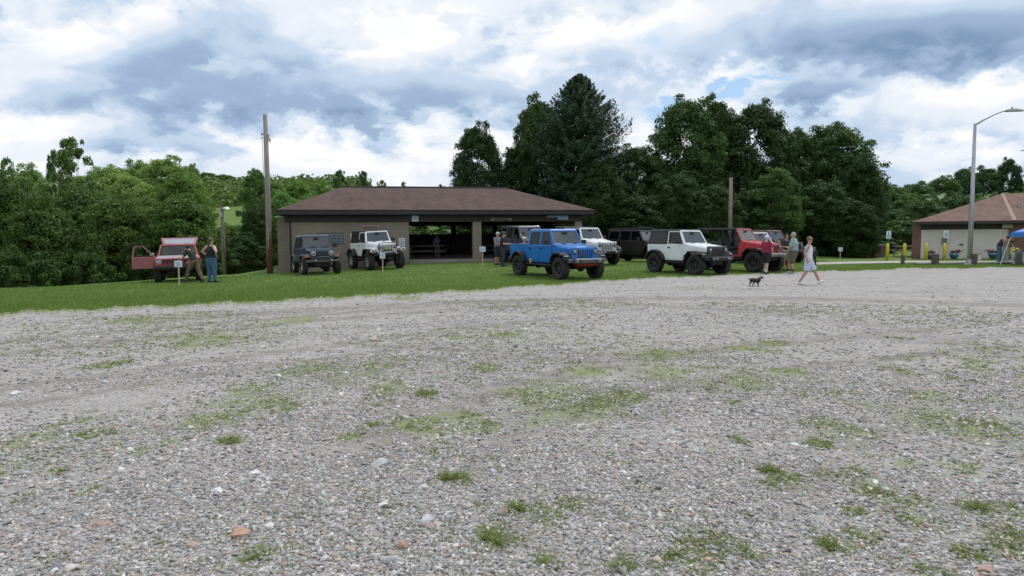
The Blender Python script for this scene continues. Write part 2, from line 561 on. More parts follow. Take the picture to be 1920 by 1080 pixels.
def gravel_mat():
    m = bpy.data.materials.new('packed_gravel'); m.use_nodes = True
    t = NT(m.node_tree); bs = m.node_tree.nodes['Principled BSDF']
    tc = t.n('ShaderNodeTexCoord').outputs['Object']
    wob = t.vmath('ADD', tc, t.vmath('SCALE', t.noise(tc, 30, 2, .5, 0, 'Color'), scale=.012))
    v1 = t.voronoi(wob, 42, 'Color'); v2 = t.voronoi(wob, 85, 'Color'); v3 = t.voronoi(wob, 15, 'Color')
    def sx(c):
        s = t.n('ShaderNodeSeparateColor'); t.link(c, s.inputs[0]); return s.outputs
    c1 = t.ramp(sx(v1)[0], STONE_STOPS); c2 = t.ramp(sx(v2)[1], STONE_STOPS)
    col = t.mix(.45, c1, c2)
    # here and there a larger pale stone
    big = t.math('GREATER_THAN', sx(v3)[2], .90)
    d3 = t.voronoi(wob, 15, 'Distance')
    big = t.math('MULTIPLY', big, t.math('LESS_THAN', d3, .42))
    col = t.mix(t.math('MULTIPLY', big, .8), col, t.ramp(sx(v3)[0], [(0, (.30, .29, .29)), (.5, (.52, .51, .50)), (1, (.62, .61, .6))]))
    # fines and dust between
    dist1 = t.voronoi(wob, 42, 'Distance')
    gap = t.smooth(dist1, .38, .62)
    col = t.mix(t.math('MULTIPLY', gap, .55), col, (.20, .185, .17))
    # broad tones: dusty, damp and stony stretches, streaked along the way the cars drive
    mp = t.n('ShaderNodeMapping'); mp.inputs['Rotation'].default_value = (0, 0, math.radians(-16)); mp.inputs['Scale'].default_value = (.10, .75, 1)
    t.link(tc, mp.inputs[0])
    streak = t.noise(mp.outputs[0], 1.3, 6, .62, .4)
    patch = t.noise(tc, .35, 6, .62, .3)
    fine = t.noise(tc, 3.2, 6, .68)
    sepd = t.n('ShaderNodeSeparateXYZ'); t.link(tc, sepd.inputs[0])
    fard = t.math('MULTIPLY', t.smooth(sepd.outputs[1], 8, 17), .10)
    dust = t.smooth(t.math('ADD', t.math('ADD', t.math('MULTIPLY', streak, .6), t.math('MULTIPLY', patch, .4)), fard), .47, .60)
    col = t.mix(t.math('MULTIPLY', dust, .72), col, t.ramp(fine, [(.25, (.27, .258, .245)), (.75, (.37, .352, .335))]))
    darkp = t.smooth(t.noise(mp.outputs[0], 2.9, 5, .65, .6), .52, .70)
    col = t.mix(t.math('MULTIPLY', darkp, .6), col, (.15, .142, .135))
    col = t.mix(.5, col, t.ramp(fine, [(.3, .72), (.7, 1.12)]), 'MULTIPLY')
    ru = t.n('ShaderNodeAttribute'); ru.attribute_name = 'rut'
    rf = t.smooth(t.math('ADD', ru.outputs['Fac'], t.math('MULTIPLY', t.math('SUBTRACT', t.noise(tc, 3.5, 5, .65), .5), .9)), .22, .62)
    col = t.mix(t.math('MULTIPLY', rf, .88), col, t.ramp(t.noise(tc, 2.6, 7, .72), [(.32, (.125, .112, .10)), (.5, (.215, .20, .182)), (.68, (.32, .30, .28))]))
    # thin green growth
    sepx = t.n('ShaderNodeSeparateXYZ'); t.link(tc, sepx.inputs[0])
    nearm = t.math('SUBTRACT', 1.0, t.smooth(sepx.outputs[1], 13, 19))
    gr = t.smooth(t.math('ADD', t.math('MULTIPLY', t.noise(tc, 1.1, 6, .7, .5), .55), t.math('MULTIPLY', t.noise(tc, 7, 4, .7), .45)), .545, .64)
    at_ = t.n('ShaderNodeAttribute'); at_.attribute_name = 'edge'
    gr = t.math('MULTIPLY', gr, t.math('ADD', t.math('MULTIPLY', nearm, .50), .08))
    ga = t.n('ShaderNodeAttribute'); ga.attribute_name = 'green'
    gpat = t.smooth(t.math('ADD', t.math('MULTIPLY', ga.outputs['Fac'], .62), t.math('ADD', t.math('MULTIPLY', t.noise(tc, 2.2, 6, .72, .4), .55), t.math('MULTIPLY', t.noise(tc, 14, 4, .7), .40))), .68, .88)
    gr = t.math('MAXIMUM', gr, t.math('MULTIPLY', gpat, .72))
    edge = t.smooth(t.math('ADD', t.math('MULTIPLY', at_.outputs['Fac'], 1.0), t.math('MULTIPLY', t.math('SUBTRACT', t.noise(tc, 2.6, 6, .7), .5), 1.9)), .50, .90)
    gr = t.math('MAXIMUM', gr, t.math('MULTIPLY', edge, .85))
    col = t.mix(gr, col, t.ramp(t.noise(tc, 26, 4, .7), [(.3, (.12, .155, .055)), (.7, (.22, .25, .105))]))
    col = t.mix(1.0, col, (1.12, 1.10, 1.08), 'MULTIPLY')
    t.link(col, bs.inputs['Base Color'])
    bs.inputs['Roughness'].default_value = .95
    bs.inputs['Specular IOR Level'].default_value = .15
    h = t.math('ADD', t.math('MULTIPLY', t.math('SUBTRACT', 1.0, dist1), .7), t.math('MULTIPLY', fine, .6))
    t.link(t.bump(h, .5, .015), bs.inputs['Normal'])
    return m

def lawn_mat():
    m = bpy.data.materials.new('mown_grass'); m.use_nodes = True
    t = NT(m.node_tree); bs = m.node_tree.nodes['Principled BSDF']
    tc = t.n('ShaderNodeTexCoord').outputs['Object']
    mp = t.n('ShaderNodeMapping'); mp.inputs['Scale'].default_value = (.35, 1.2, 1); mp.inputs['Rotation'].default_value = (0, 0, math.radians(-8))
    t.link(tc, mp.inputs[0])
    a = t.noise(mp.outputs[0], .8, 6, .6, .4); b = t.noise(tc, 9, 6, .7); c = t.noise(tc, 45, 3, .7)
    f = t.math('ADD', t.math('MULTIPLY', a, .45), t.math('ADD', t.math('MULTIPLY', b, .35), t.math('MULTIPLY', c, .2)))
    col = t.ramp(f, [(.32, (.065, .115, .03)), (.5, (.12, .19, .048)), (.62, (.175, .24, .066)), (.72, (.24, .27, .10))])
    dry = t.smooth(t.noise(tc, .55, 6, .7, .6), .52, .70)
    col = t.mix(t.math('MULTIPLY', dry, .55), col, (.20, .215, .075))
    cl = t.math('GREATER_THAN', t.noise(tc, 60, 2, .5), .74)
    col = t.mix(t.math('MULTIPLY', cl, .5), col, (.5, .52, .45))
    t.link(col, bs.inputs['Base Color'])
    bs.inputs['Roughness'].default_value = .9
    bs.inputs['Specular IOR Level'].default_value = .15
    t.link(t.bump(t.math('ADD', b, c), .6, .05), bs.inputs['Normal'])
    return m

# weeds on the gravel: pixel, half-width in pixels, how many
WP = [(205, 685, 26, 260), (170, 816, 26, 220), (110, 890, 20, 60), (60, 828, 60, 120), (55, 933, 22, 40), (175, 925, 16, 40), (265, 850, 30, 60), (395, 790, 60, 160),
      (435, 832, 14, 120), (500, 760, 40, 160), (470, 735, 45, 130), (545, 765, 26, 130), (655, 822, 22, 120), (600, 690, 55, 260), (545, 700, 30, 110), (700, 690, 50, 150),
      (385, 640, 60, 140), (460, 636, 20, 60), (335, 632, 35, 60), (945, 630, 30, 170), (905, 690, 30, 140), (850, 634, 22, 80), (800, 742, 10, 130), (775, 800, 42, 330),
      (735, 730, 40, 170), (820, 850, 30, 110), (905, 805, 36, 240), (885, 780, 20, 60), (1000, 745, 34, 190), (1130, 760, 52, 360), (1180, 745, 30, 140), (1085, 770, 30, 120),
      (855, 900, 14, 170), (930, 1008, 20, 180), (925, 1020, 14, 120), (1030, 965, 38, 180), (1075, 950, 22, 120), (970, 965, 14, 70), (1025, 985, 26, 60), (1320, 1030, 36, 360),
      (1300, 1062, 44, 260), (1240, 1050, 18, 60), (440, 1046, 16, 0), (482, 1046, 16, 150), (1442, 886, 9, 130), (1480, 902, 20, 170), (1440, 912, 22, 110), (1540, 838, 17, 260),
      (1515, 800, 16, 90), (1555, 800, 40, 160), (1600, 810, 26, 140), (1550, 890, 34, 100), (1600, 885, 16, 60), (1620, 925, 30, 210), (1600, 968, 16, 90), (1562, 1032, 14, 80),
      (1610, 1015, 18, 130), (1680, 950, 50, 160), (1720, 988, 30, 120), (1820, 805, 60, 330), (1850, 800, 26, 160), (1765, 785, 30, 120), (1745, 745, 50, 130), (1830, 692, 20, 100),
      (1825, 680, 24, 60), (1700, 700, 30, 60), (1680, 635, 16, 80), (1450, 645, 30, 110), (1390, 655, 40, 80), (1480, 700, 42, 140), (1400, 722, 50, 190), (1340, 738, 20, 60),
      (1240, 665, 45, 130), (1180, 668, 22, 60), (1560, 735, 26, 80), (1500, 742, 16, 40), (1905, 1010, 30, 320), (1880, 1030, 24, 200), (1820, 1050, 20, 160), (1830, 955, 14, 100),
      (1895, 960, 24, 130), (1740, 1075, 30, 120), (1410, 1040, 14, 40), (1390, 830, 14, 40), (1385, 760, 20, 60), (1020, 1060, 12, 40), (1170, 1075, 14, 70), (1450, 660, 30, 60),
      (700, 760, 26, 60), (690, 800, 14, 50), (990, 695, 16, 40), (160, 790, 40, 50), (30, 870, 40, 60), (105, 800, 30, 50), (330, 830, 30, 60), (1700, 870, 40, 60), (1800, 880, 50, 70),
      (1100, 700, 60, 60), (1250, 700, 60, 60), (1330, 850, 30, 20), (1860, 750, 40, 60), (1620, 760, 50, 50), (760, 560, 40, 80), (1300, 540, 60, 20), (560, 600, 60, 60), (250, 600, 60, 60)]

RUTS = [([(-60, 672), (150, 650), (350, 628), (560, 605), (800, 585), (1000, 572)], .32, .8), ([(-60, 650), (200, 625), (420, 606), (640, 588), (860, 570)], .32, .7),
        ([(-60, 738), (120, 718), (300, 690), (480, 668), (700, 640), (950, 608), (1200, 580)], .20, 1.0), ([(-60, 775), (200, 735), (400, 702), (600, 675), (800, 650)], .16, .8),
        ([(560, 700), (700, 735), (790, 800), (760, 850), (640, 880)], .22, .6), ([(640, 850), (760, 806), (900, 745), (1100, 690), (1400, 650), (1750, 620)], .28, .9), ([(880, 880), (1000, 800), (1180, 745), (1500, 690), (1900, 650)], .24, .7),
        ([(1480, 960), (1640, 840), (1710, 760), (1690, 700), (1560, 660)], .22, .55), ([(700, 650), (900, 660), (1150, 690), (1300, 720)], .35, .6), ([(300, 600), (700, 575), (1100, 560), (1500, 560), (1950, 575)], .9, .6),
        ([(1000, 560), (1400, 585), (1700, 620), (1950, 680)], .6, .5)]
_RP = []
for pl, w_, a_ in RUTS:
    q_ = []
    for (x0, y0), (x1, y1) in zip(pl[:-1], pl[1:]):
        for i_ in range(7):
            t_ = i_ / 7
            g_ = G(x0 + (x1 - x0) * t_, y0 + (y1 - y0) * t_, 50); q_.append((g_.x, g_.y))
    g_ = G(*pl[-1], 50); q_.append((g_.x, g_.y))
    _RP.append((np.array(q_), w_, a_))
def rut_at(x, y):
    out = np.zeros(len(x))
    for q_, w_, a_ in _RP:
        best = np.full(len(x), 1e9)
        for A_, B_ in zip(q_[:-1], q_[1:]):
            ab = B_ - A_; L2 = ab @ ab + 1e-9
            t = np.clip(((x - A_[0]) * ab[0] + (y - A_[1]) * ab[1]) / L2, 0, 1)
            best = np.minimum(best, np.hypot(x - A_[0] - t * ab[0], y - A_[1] - t * ab[1]))
        out = np.maximum(out, a_ * np.exp(-(best / w_) ** 2))
    return out
_WG = []
for px, py, rad, n in WP:
    g_ = G(px, py, 40); m__ = g_.y / F
    _WG.append((g_.x, g_.y, max(.12, rad * m__ * 1.1), min(1, .45 + n / 260)))
# broad thin growth the photograph shows over whole stretches
for px, py, rx, a_ in ((500, 745, 170, .55), (690, 700, 150, .55), (1050, 760, 190, .65), (850, 800, 120, .6), (150, 840, 200, .5), (1250, 690, 200, .45), (1450, 720, 170, .45), (1800, 800, 200, .6), (1700, 950, 170, .55), (1880, 1020, 120, .6), (980, 980, 120, .4), (1320, 1040, 90, .5), (430, 640, 220, .4), (950, 635, 160, .4), (1450, 650, 200, .35), (1560, 820, 120, .5), (60, 940, 140, .35), (600, 610, 200, .3), (300, 600, 200, .4)):
    g_ = G(px, py, 40); _WG.append((g_.x, g_.y, rx * g_.y / F, a_))
def green_at(x, y):
    out = np.zeros(len(x))
    for gx, gy, r_, a_ in _WG:
        ry = r_ * (1.5 if r_ > .5 else 1.2)
        out = np.maximum(out, a_ * np.exp(-((x - gx) / r_) ** 2 - ((y - gy) / ry) ** 2))
    return out

# ------------------------------------------------------------------ ground: one polar sheet for lawn and terrain, one for the gravel lot
EDGE = [(-400, 600), (-100, 591), (0, 586), (80, 583), (160, 579), (300, 573), (400, 568), (520, 563), (640, 556), (770, 550), (900, 543), (1000, 535), (1080, 530), (1150, 524),
        (1250, 519.5), (1350, 516), (1500, 510), (1600, 506.5), (1700, 503.5), (1800, 502), (1920, 501), (2100, 500), (2400, 500)]
_en = []
for px, py in EDGE:
    g_ = G(px, py, 60)
    _en.append((math.atan2(g_.x, g_.y), math.hypot(g_.x, g_.y)))
_en = np.array(_en)
_ang = np.concatenate([np.linspace(-math.pi, -.75, 40, endpoint=False), np.linspace(-.75, .85, 900, endpoint=False), np.linspace(.85, math.pi, 40)])
def edge_r(a):
    r = np.interp(a, _en[:, 0], _en[:, 1], left=_en[0, 1], right=_en[-1, 1])
    w = (.22 * np.sin(a * 61 + 1) + .16 * np.sin(a * 143 + 2) + .12 * np.sin(a * 331) + .08 * np.sin(a * 790 + 4))
    return r * (1 + w * .055)
_R = edge_r(_ang)
def polar_sheet(name, material, r_in, r_out, fr, dz, edge=False):
    na, nr = len(_ang), len(fr)
    A = np.repeat(_ang[:, None], nr, 1)
    Rr = r_in[:, None] + (r_out - r_in)[:, None] * np.asarray(fr)[None, :]
    X = Rr * np.sin(A); Y = Rr * np.cos(A)
    Z = ground(X.ravel(), Y.ravel()).reshape(X.shape) + dz
    v = np.stack([X, Y, Z], -1).reshape(-1, 3)
    i = np.arange(na - 1)[:, None]; j = np.arange(nr - 1)[None, :]
    q = np.stack([i * nr + j, i * nr + j + 1, (i + 1) * nr + j + 1, (i + 1) * nr + j], -1).reshape(-1, 4)
    at_ = None
    if edge:
        e = 1 - np.clip((_R[:, None] - Rr) / 2.2, 0, 1)
        at_ = {'edge': e.ravel(), 'rut': rut_at(X.ravel(), Y.ravel()), 'green': green_at(X.ravel(), Y.ravel())}
    o = np_mesh(name, v, q, material, attr=at_)
    o.data.polygons.foreach_set('use_smooth', [True] * len(o.data.polygons))
    return o
gravel = polar_sheet('gravel_lot', gravel_mat(), np.full(_R.shape, .02), _R, np.concatenate([[0], np.linspace(.08, 1, 210)]), .008, True)
tag(gravel, kind='structure')
lawn = polar_sheet('lawn', lawn_mat(), _R - .7, np.full(_R.shape, 900.), np.concatenate([np.linspace(0, .07, 90) , .07 + .93 * np.linspace(.01, 1, 60) ** 1.6]), 0.0)
tag(lawn, kind='structure')

def poly_sheet(name, pts, material, up, th=None, loc=None):
    """a paved sheet following the ground, pts as photo ground pixels, finely divided between its two long sides"""
    (a, b), (c, d) = pts
    n = 24
    top = []
    for i in range(n + 1):
        t_ = i / n
        p = Vector(a).lerp(Vector(b), t_); q = Vector(c).lerp(Vector(d), t_)
        top.append((p, q))
    mb = MB()
    vs = []; fs = []
    mrow = 6
    for p, q in top:
        for k in range(mrow + 1):
            w = p.lerp(q, k / mrow)
            vs.append((w.x, w.y, gz(w.x, w.y) + up))
    for i in range(n):
        for k in range(mrow):
            s = i * (mrow + 1) + k
            fs.append((s, s + 1, s + mrow + 2, s + mrow + 1))
    mb.add(vs, fs)
    o = mb.build(name, material, smooth=True)
    if th:
        sm = o.modifiers.new('thick', 'SOLIDIFY'); sm.thickness = th; sm.offset = -1
        sm.offset = 0 if False else -1
    return o

CONC = mat('concrete', (.40, .375, .35), .9, var=.15, vscale=3, bump=.3, bscale=60)
PATHM = mat('pinkish_paving', (.42, .37, .36), .9, var=.14, vscale=2, bump=.3, bscale=50)
def gp(px, py):
    g_ = G(px, py, 70); return (g_.x, g_.y, 0)
pave = poly_sheet('pavement', ((gp(1530, 492.5), gp(1760, 489.6)), (gp(1530, 497), gp(1712, 492.5))), PATHM, .03, .12)
tag(pave, kind='structure')
path = poly_sheet('footpath', ((gp(1714, 495.0), gp(2040, 492.5)), (gp(1714, 496.4), gp(2040, 494.0))), CONC, .03, .1)
tag(path, kind='structure')

# ------------------------------------------------------------------ loose stones and growth
def scatter_polar(n, r0, r1, a0=-.70, a1=.70, power=1.0):
    a = rng.uniform(a0, a1, n)
    u = rng.uniform(0, 1, n)
    r = (r0 ** power + u * (r1 ** power - r0 ** power)) ** (1 / power)
    return r * np.sin(a), r * np.cos(a)

CUBE = np.array([(-1, -1, -1), (1, -1, -1), (1, 1, -1), (-1, 1, -1), (-1, -1, 1), (1, -1, 1), (1, 1, 1), (-1, 1, 1)], float)
CF = np.array([(3, 2, 1, 0), (4, 5, 6, 7), (0, 1, 5, 4), (1, 2, 6, 5), (2, 3, 7, 6), (3, 0, 4, 7)])
def stones(x, y, size):
    n = len(x)
    v = CUBE[None] * np.array([1, 1, 1.0])
    v = np.repeat(v, n, 0)
    v = v + rng.uniform(-.55, .55, (n, 8, 3))
    v[:, 4:, :2] *= rng.uniform(.35, .95, (n, 1, 1))
    s = size[:, None] * np.stack([rng.uniform(.65, 1.25, n), rng.uniform(.4, .85, n), rng.uniform(.16, .42, n)], 1)
    v *= s[:, None, :] * .5
    # tilt then turn
    tx = rng.normal(0, .28, n); ty = rng.normal(0, .28, n); tz = rng.uniform(0, 6.28, n)
    cx, sx = np.cos(tx), np.sin(tx); cy, sy = np.cos(ty), np.sin(ty); cz, sz = np.cos(tz), np.sin(tz)
    X, Y, Z = v[..., 0].copy(), v[..., 1].copy(), v[..., 2].copy()
    Y, Z = Y * cx[:, None] - Z * sx[:, None], Y * sx[:, None] + Z * cx[:, None]
    X, Z = X * cy[:, None] + Z * sy[:, None], -X * sy[:, None] + Z * cy[:, None]
    X, Y = X * cz[:, None] - Y * sz[:, None], X * sz[:, None] + Y * cz[:, None]
    zz = ground(x, y) + .008
    V = np.stack([X + x[:, None], Y + y[:, None], Z + (zz + size * .06)[:, None]], -1).reshape(-1, 3)
    Fc = (CF[None] + (np.arange(n) * 8)[:, None, None]).reshape(-1, 4)
    return V, Fc
xs, ys, ss = [], [], []
for n, r0, r1, smin, smax in [(80000, 2.6, 5.2, .009, .036), (84000, 5.0, 9.5, .012, .042), (22000, 9.3, 17, .02, .055), (3500, 16, 26, .03, .075),
                              (1300, 2.8, 7, .032, .062), (3600, 6, 18, .035, .08)]:
    x, y = scatter_polar(n, r0, r1, power=1.4)
    xs.append(x); ys.append(y)
    ss.append(smin + (smax - smin) * rng.uniform(0, 1, n) ** 2.2)
x = np.concatenate(xs); y = np.concatenate(ys); s_ = np.concatenate(ss)
_ca, _sa = math.cos(math.radians(16)), math.sin(math.radians(16))
_u = x * _ca + y * _sa; _v = -x * _sa + y * _ca
band = np.sin(_v * 1.9 + .6 * np.sin(_u * .35)) + .7 * np.sin(_v * .83 + 1.3 + .5 * np.sin(_u * .21 + 2)) + .4 * np.sin(_u * 1.1 + _v * 2.3)
clump = 1.5 * band * np.clip((y - 3.5) / 4, 0, 1) + np.sin(x * 1.3 + .8 * np.sin(y * 1.1)) + np.sin(y * 2.1 + x * .5 + 2) + .8 * np.sin(x * 3.1 - y * 1.7)
keep = (np.hypot(x, y) < edge_r(np.arctan2(x, y)) - .1) & ((rng.uniform(-2.6, 2.6, len(x)) > clump - 2.0) | (np.hypot(x, y) < 4) & (rng.uniform(0, 1, len(x)) < .6))
keep &= rng.uniform(0, 1, len(x)) > np.clip(rut_at(x, y) * .85, 0, .85)
keep &= rng.uniform(0, 1, len(x)) > np.clip(green_at(x, y) * .45, 0, .45)
V_, F_ = stones(x[keep], y[keep], s_[keep])
gs = np_mesh('gravel', V_, F_, STONE)
tag(gs, 'loose grey and tan crushed gravel covering the lot', 'gravel', kind='stuff')

def blades(x, y, h, w, lean=.45, droop=0):
    n = len(x)
    a = rng.uniform(0, 6.283, n)
    la = rng.uniform(0, 6.283, n)
    zz = ground(x, y)
    L = h * rng.uniform(.1, lean * 2, n)
    b0 = np.stack([x + np.cos(a) * w / 2, y + np.sin(a) * w / 2, zz], -1)
    b1 = np.stack([x - np.cos(a) * w / 2, y - np.sin(a) * w / 2, zz], -1)
    tp = np.stack([x + np.cos(la) * L, y + np.sin(la) * L, zz + h], -1)
    V = np.stack([b0, b1, tp], 1).reshape(-1, 3)
    Fc = np.arange(n * 3).reshape(-1, 3)
    return V, Fc
# lawn blades
px_ = rng.uniform(-60, 1980, 330000)
ang = np.arctan((px_ - 960) / F)
u = rng.uniform(0, 1, len(ang))
Re = edge_r(ang)
r = Re + (-1.3 + 17.4 * u ** 1.7)
fall = np.where(r < Re, rng.uniform(0, 1, len(r)) < np.exp((r - Re) * 2.4) * .8, True)
x = r * np.sin(ang); y = r * np.cos(ang)
ok = fall & ~((x > 20) & (y > 39.8)) & ~((y > 36.7) & (x > -13) & (x < 6))
x, y, r, Re = x[ok], y[ok], r[ok], Re[ok]
hb = rng.uniform(.015, .055, len(x)) * np.where(r < Re + .6, .6, 1) * np.where(rng.uniform(0, 1, len(x)) < .06, 1.6, 1)
V_, F_ = blades(x, y, hb, rng.uniform(.012, .028, len(x)))
gb = np_mesh('grass', V_, F_, GRASSM)
tag(gb, 'short mown green grass blades along the lawn', 'grass', kind='stuff')

xx, yy, hh = [], [], []
for px, py, rad, n in WP:
    c = G(px, py, 40)
    sc_m = c.y / F
    ra = rad * sc_m * 2.0
    rb = ra * 1.4 if c.y > 6 else ra * 1.1
    n = int(n * 2.6)
    n = int(n * (.55 if c.y < 6 else 1))
    k = max(5, n // 9)
    cx = rng.normal(0, .45, k); cy = rng.normal(0, .45, k)
    which = rng.integers(0, k, n)
    gx = c.x + (cx[which] + rng.normal(0, .05, n)) * ra
    gy = c.y + (cy[which] + rng.normal(0, .05, n)) * rb
    xx.append(gx); yy.append(gy); hh.append(rng.uniform(.010, .036, n) * (1.0 if rad > 15 else 1.7))
ns = 9000
x, y = scatter_polar(ns, 3, 18, power=1.6)
for i in range(ns):
    if (math.sin(x[i] * .9 + 1.2) + math.sin(y[i] * .8 + x[i] * .3)) > .1:
        m_ = int(rng.integers(3, 11))
        xx.append(x[i] + rng.normal(0, .03, m_)); yy.append(y[i] + rng.normal(0, .03, m_)); hh.append(rng.uniform(.012, .04, m_))
x, y = scatter_polar(210000, 3, 21, power=1.5)
m_ = rng.uniform(0, 1, len(x)) < np.clip(green_at(x, y) - .12, 0, 1) * .8
cl_ = np.sin(x * 5.1 + 2 * np.sin(y * 3.3)) + np.sin(y * 6.7 + x * 2.1) + np.sin(x * 11 - y * 9)
m_ &= cl_ > .55
xx.append(x[m_]); yy.append(y[m_]); hh.append(rng.uniform(.010, .032, m_.sum()))
x = np.concatenate(xx); y = np.concatenate(yy); h = np.concatenate(hh)
V_, F_ = blades(x, y, h, rng.uniform(.005, .013, len(x)) * (1 + np.hypot(x, y) * .14), lean=1.3)
wd = np_mesh('weeds', V_, F_, WEEDM)
tag(wd, 'low green weeds growing in patches through the gravel', 'weeds', kind='stuff')

# the larger single rocks
def rock(px, py, wpx, col, label, tall=.5, group='larger rocks lying on the gravel'):
    c = G(px, py, 40)
    w = wpx * c.y / F
    bm = bmesh.new()
    bmesh.ops.create_icosphere(bm, subdivisions=2, radius=.5)
    sd = random.Random(px * 7 + py)
    planes = [(Vector((sd.uniform(-1, 1), sd.uniform(-1, 1), sd.uniform(-.4, 1))).normalized(), sd.uniform(.26, .40)) for _ in range(9)]
    for v in bm.verts:
        for n_, d_ in planes:
            e = v.co.dot(n_) - d_
            if e > 0: v.co -= n_ * e
        v.co += Vector((sd.uniform(-1, 1), sd.uniform(-1, 1), sd.uniform(-1, 1))) * .012
        v.co = Vector((v.co.x * w * 1.25, v.co.y * w * .95, v.co.z * w * tall * 1.3))
    me = bpy.data.meshes.new('rock'); bm.to_mesh(me); bm.free()
    me.materials.append(mat('rock_%s' % (str(col)), col, .85, var=.22, vscale=14, bump=.5, bscale=60))
    o = bpy.data.objects.new('rock', me); C.objects.link(o)
    o.location = (c.x, c.y, c.z + w * tall * .22)
    o.rotation_euler = (sd.uniform(-.15, .15), sd.uniform(-.15, .15), sd.uniform(0, 6))
    tag(o, label, 'rock', group)
PALE, ORG, GRY, DK = (.60, .60, .59), (.40, .25, .18), (.36, .36, .37), (.12, .12, .13)
for a in [(967, 653, 12, DK, 'small dark rock standing alone on bare gravel in the middle distance', .7),
          (31, 741, 20, PALE, 'pale rock at the left edge of the lot beyond the weed patches', .6),
          (447, 1013, 44, ORG, 'large orange brown rock, biggest in the left foreground', .5),
          (190, 993, 34, (.36, .24, .2), 'flat reddish rock in the left foreground, further left than the big orange rock', .35),
          (718, 955, 26, PALE, 'white rock above the pink and grey pair in the near middle', .5),
          (755, 1032, 30, ORG, 'pinkish brown rock beside a flat grey slab near the bottom edge', .7),
          (738, 1055, 44, GRY, 'flat grey slab of rock touching the pinkish brown rock', .3),
          (712, 876, 36, (.45, .44, .43), 'light grey pointed rock, topmost of the cluster left of centre', .45),
          (793, 918, 20, PALE, 'small white rock right of the light grey pointed rock', .5),
          (801, 976, 28, (.52, .52, .54), 'pale bluish rock directly above a small pink rock', .5),
          (809, 992, 24, (.42, .28, .23), 'small pink rock just below the pale bluish rock', .5),
          (856, 1027, 22, (.58, .59, .61), 'white rock right of the pinkish brown rock, beside green tufts', .5),
          (408, 927, 28, PALE, 'white angular rock up the slope from the big orange rock', .45),
          (480, 889, 24, PALE, 'white wedge rock lying furthest back in the left foreground', .4),
          (505, 997, 22, (.62, .61, .6), 'thin white shard right of the big orange rock', .7),
          (138, 1068, 26, (.62, .56, .52), 'pale rock with a pink side at the bottom left corner', .6),
          (108, 1072, 32, (.18, .19, .22), 'dark blue grey rock touching the pale one at the bottom left', .45),
          (1169, 890, 20, PALE, 'rounded pale rock alone right of centre', .4),
          (1489, 836, 20, PALE, 'white flat rock left of the round green tuft on the right', .3),
          (1440, 837, 20, (.5, .46, .43), 'beige flat rock, left neighbour of the white flat rock', .3),
          (1850, 1075, 44, (.40, .27, .22), 'reddish rock cut by the bottom edge at the right', .4),
          (1662, 925, 22, (.5, .5, .5), 'pale pointed rock between green tufts on the right', .5),
          (1318, 872, 18, (.45, .32, .26), 'small orange rock left of the tall dark weed', .4),
          (645, 900, 18, (.55, .55, .55), 'small pale rock left of the light grey pointed rock', .4),
          (700, 640, 26, (.42, .33, .29), 'low pinkish rock far back near the worn tracks', .4)]:
    rock(*a)
# ------------------------------------------------------------------ trees
def leaf_quads(P0, N, size, aspect=.6):
    """rhombic leaf sprays at points P0 with normals N"""
    n = len(P0)
    ref = rng.normal(0, 1, (n, 3))
    T = np.cross(N, ref); T /= np.linalg.norm(T, axis=1, keepdims=True) + 1e-9
    B = np.cross(N, T)
    s = size[:, None]
    a = P0 + T * s; c = P0 - T * s
    b = P0 + B * s * aspect + N * s * .18; d = P0 - B * s * aspect + N * s * .18
    V = np.stack([a, b, c, d], 1).reshape(-1, 3)
    return V, np.arange(n * 4).reshape(-1, 4)

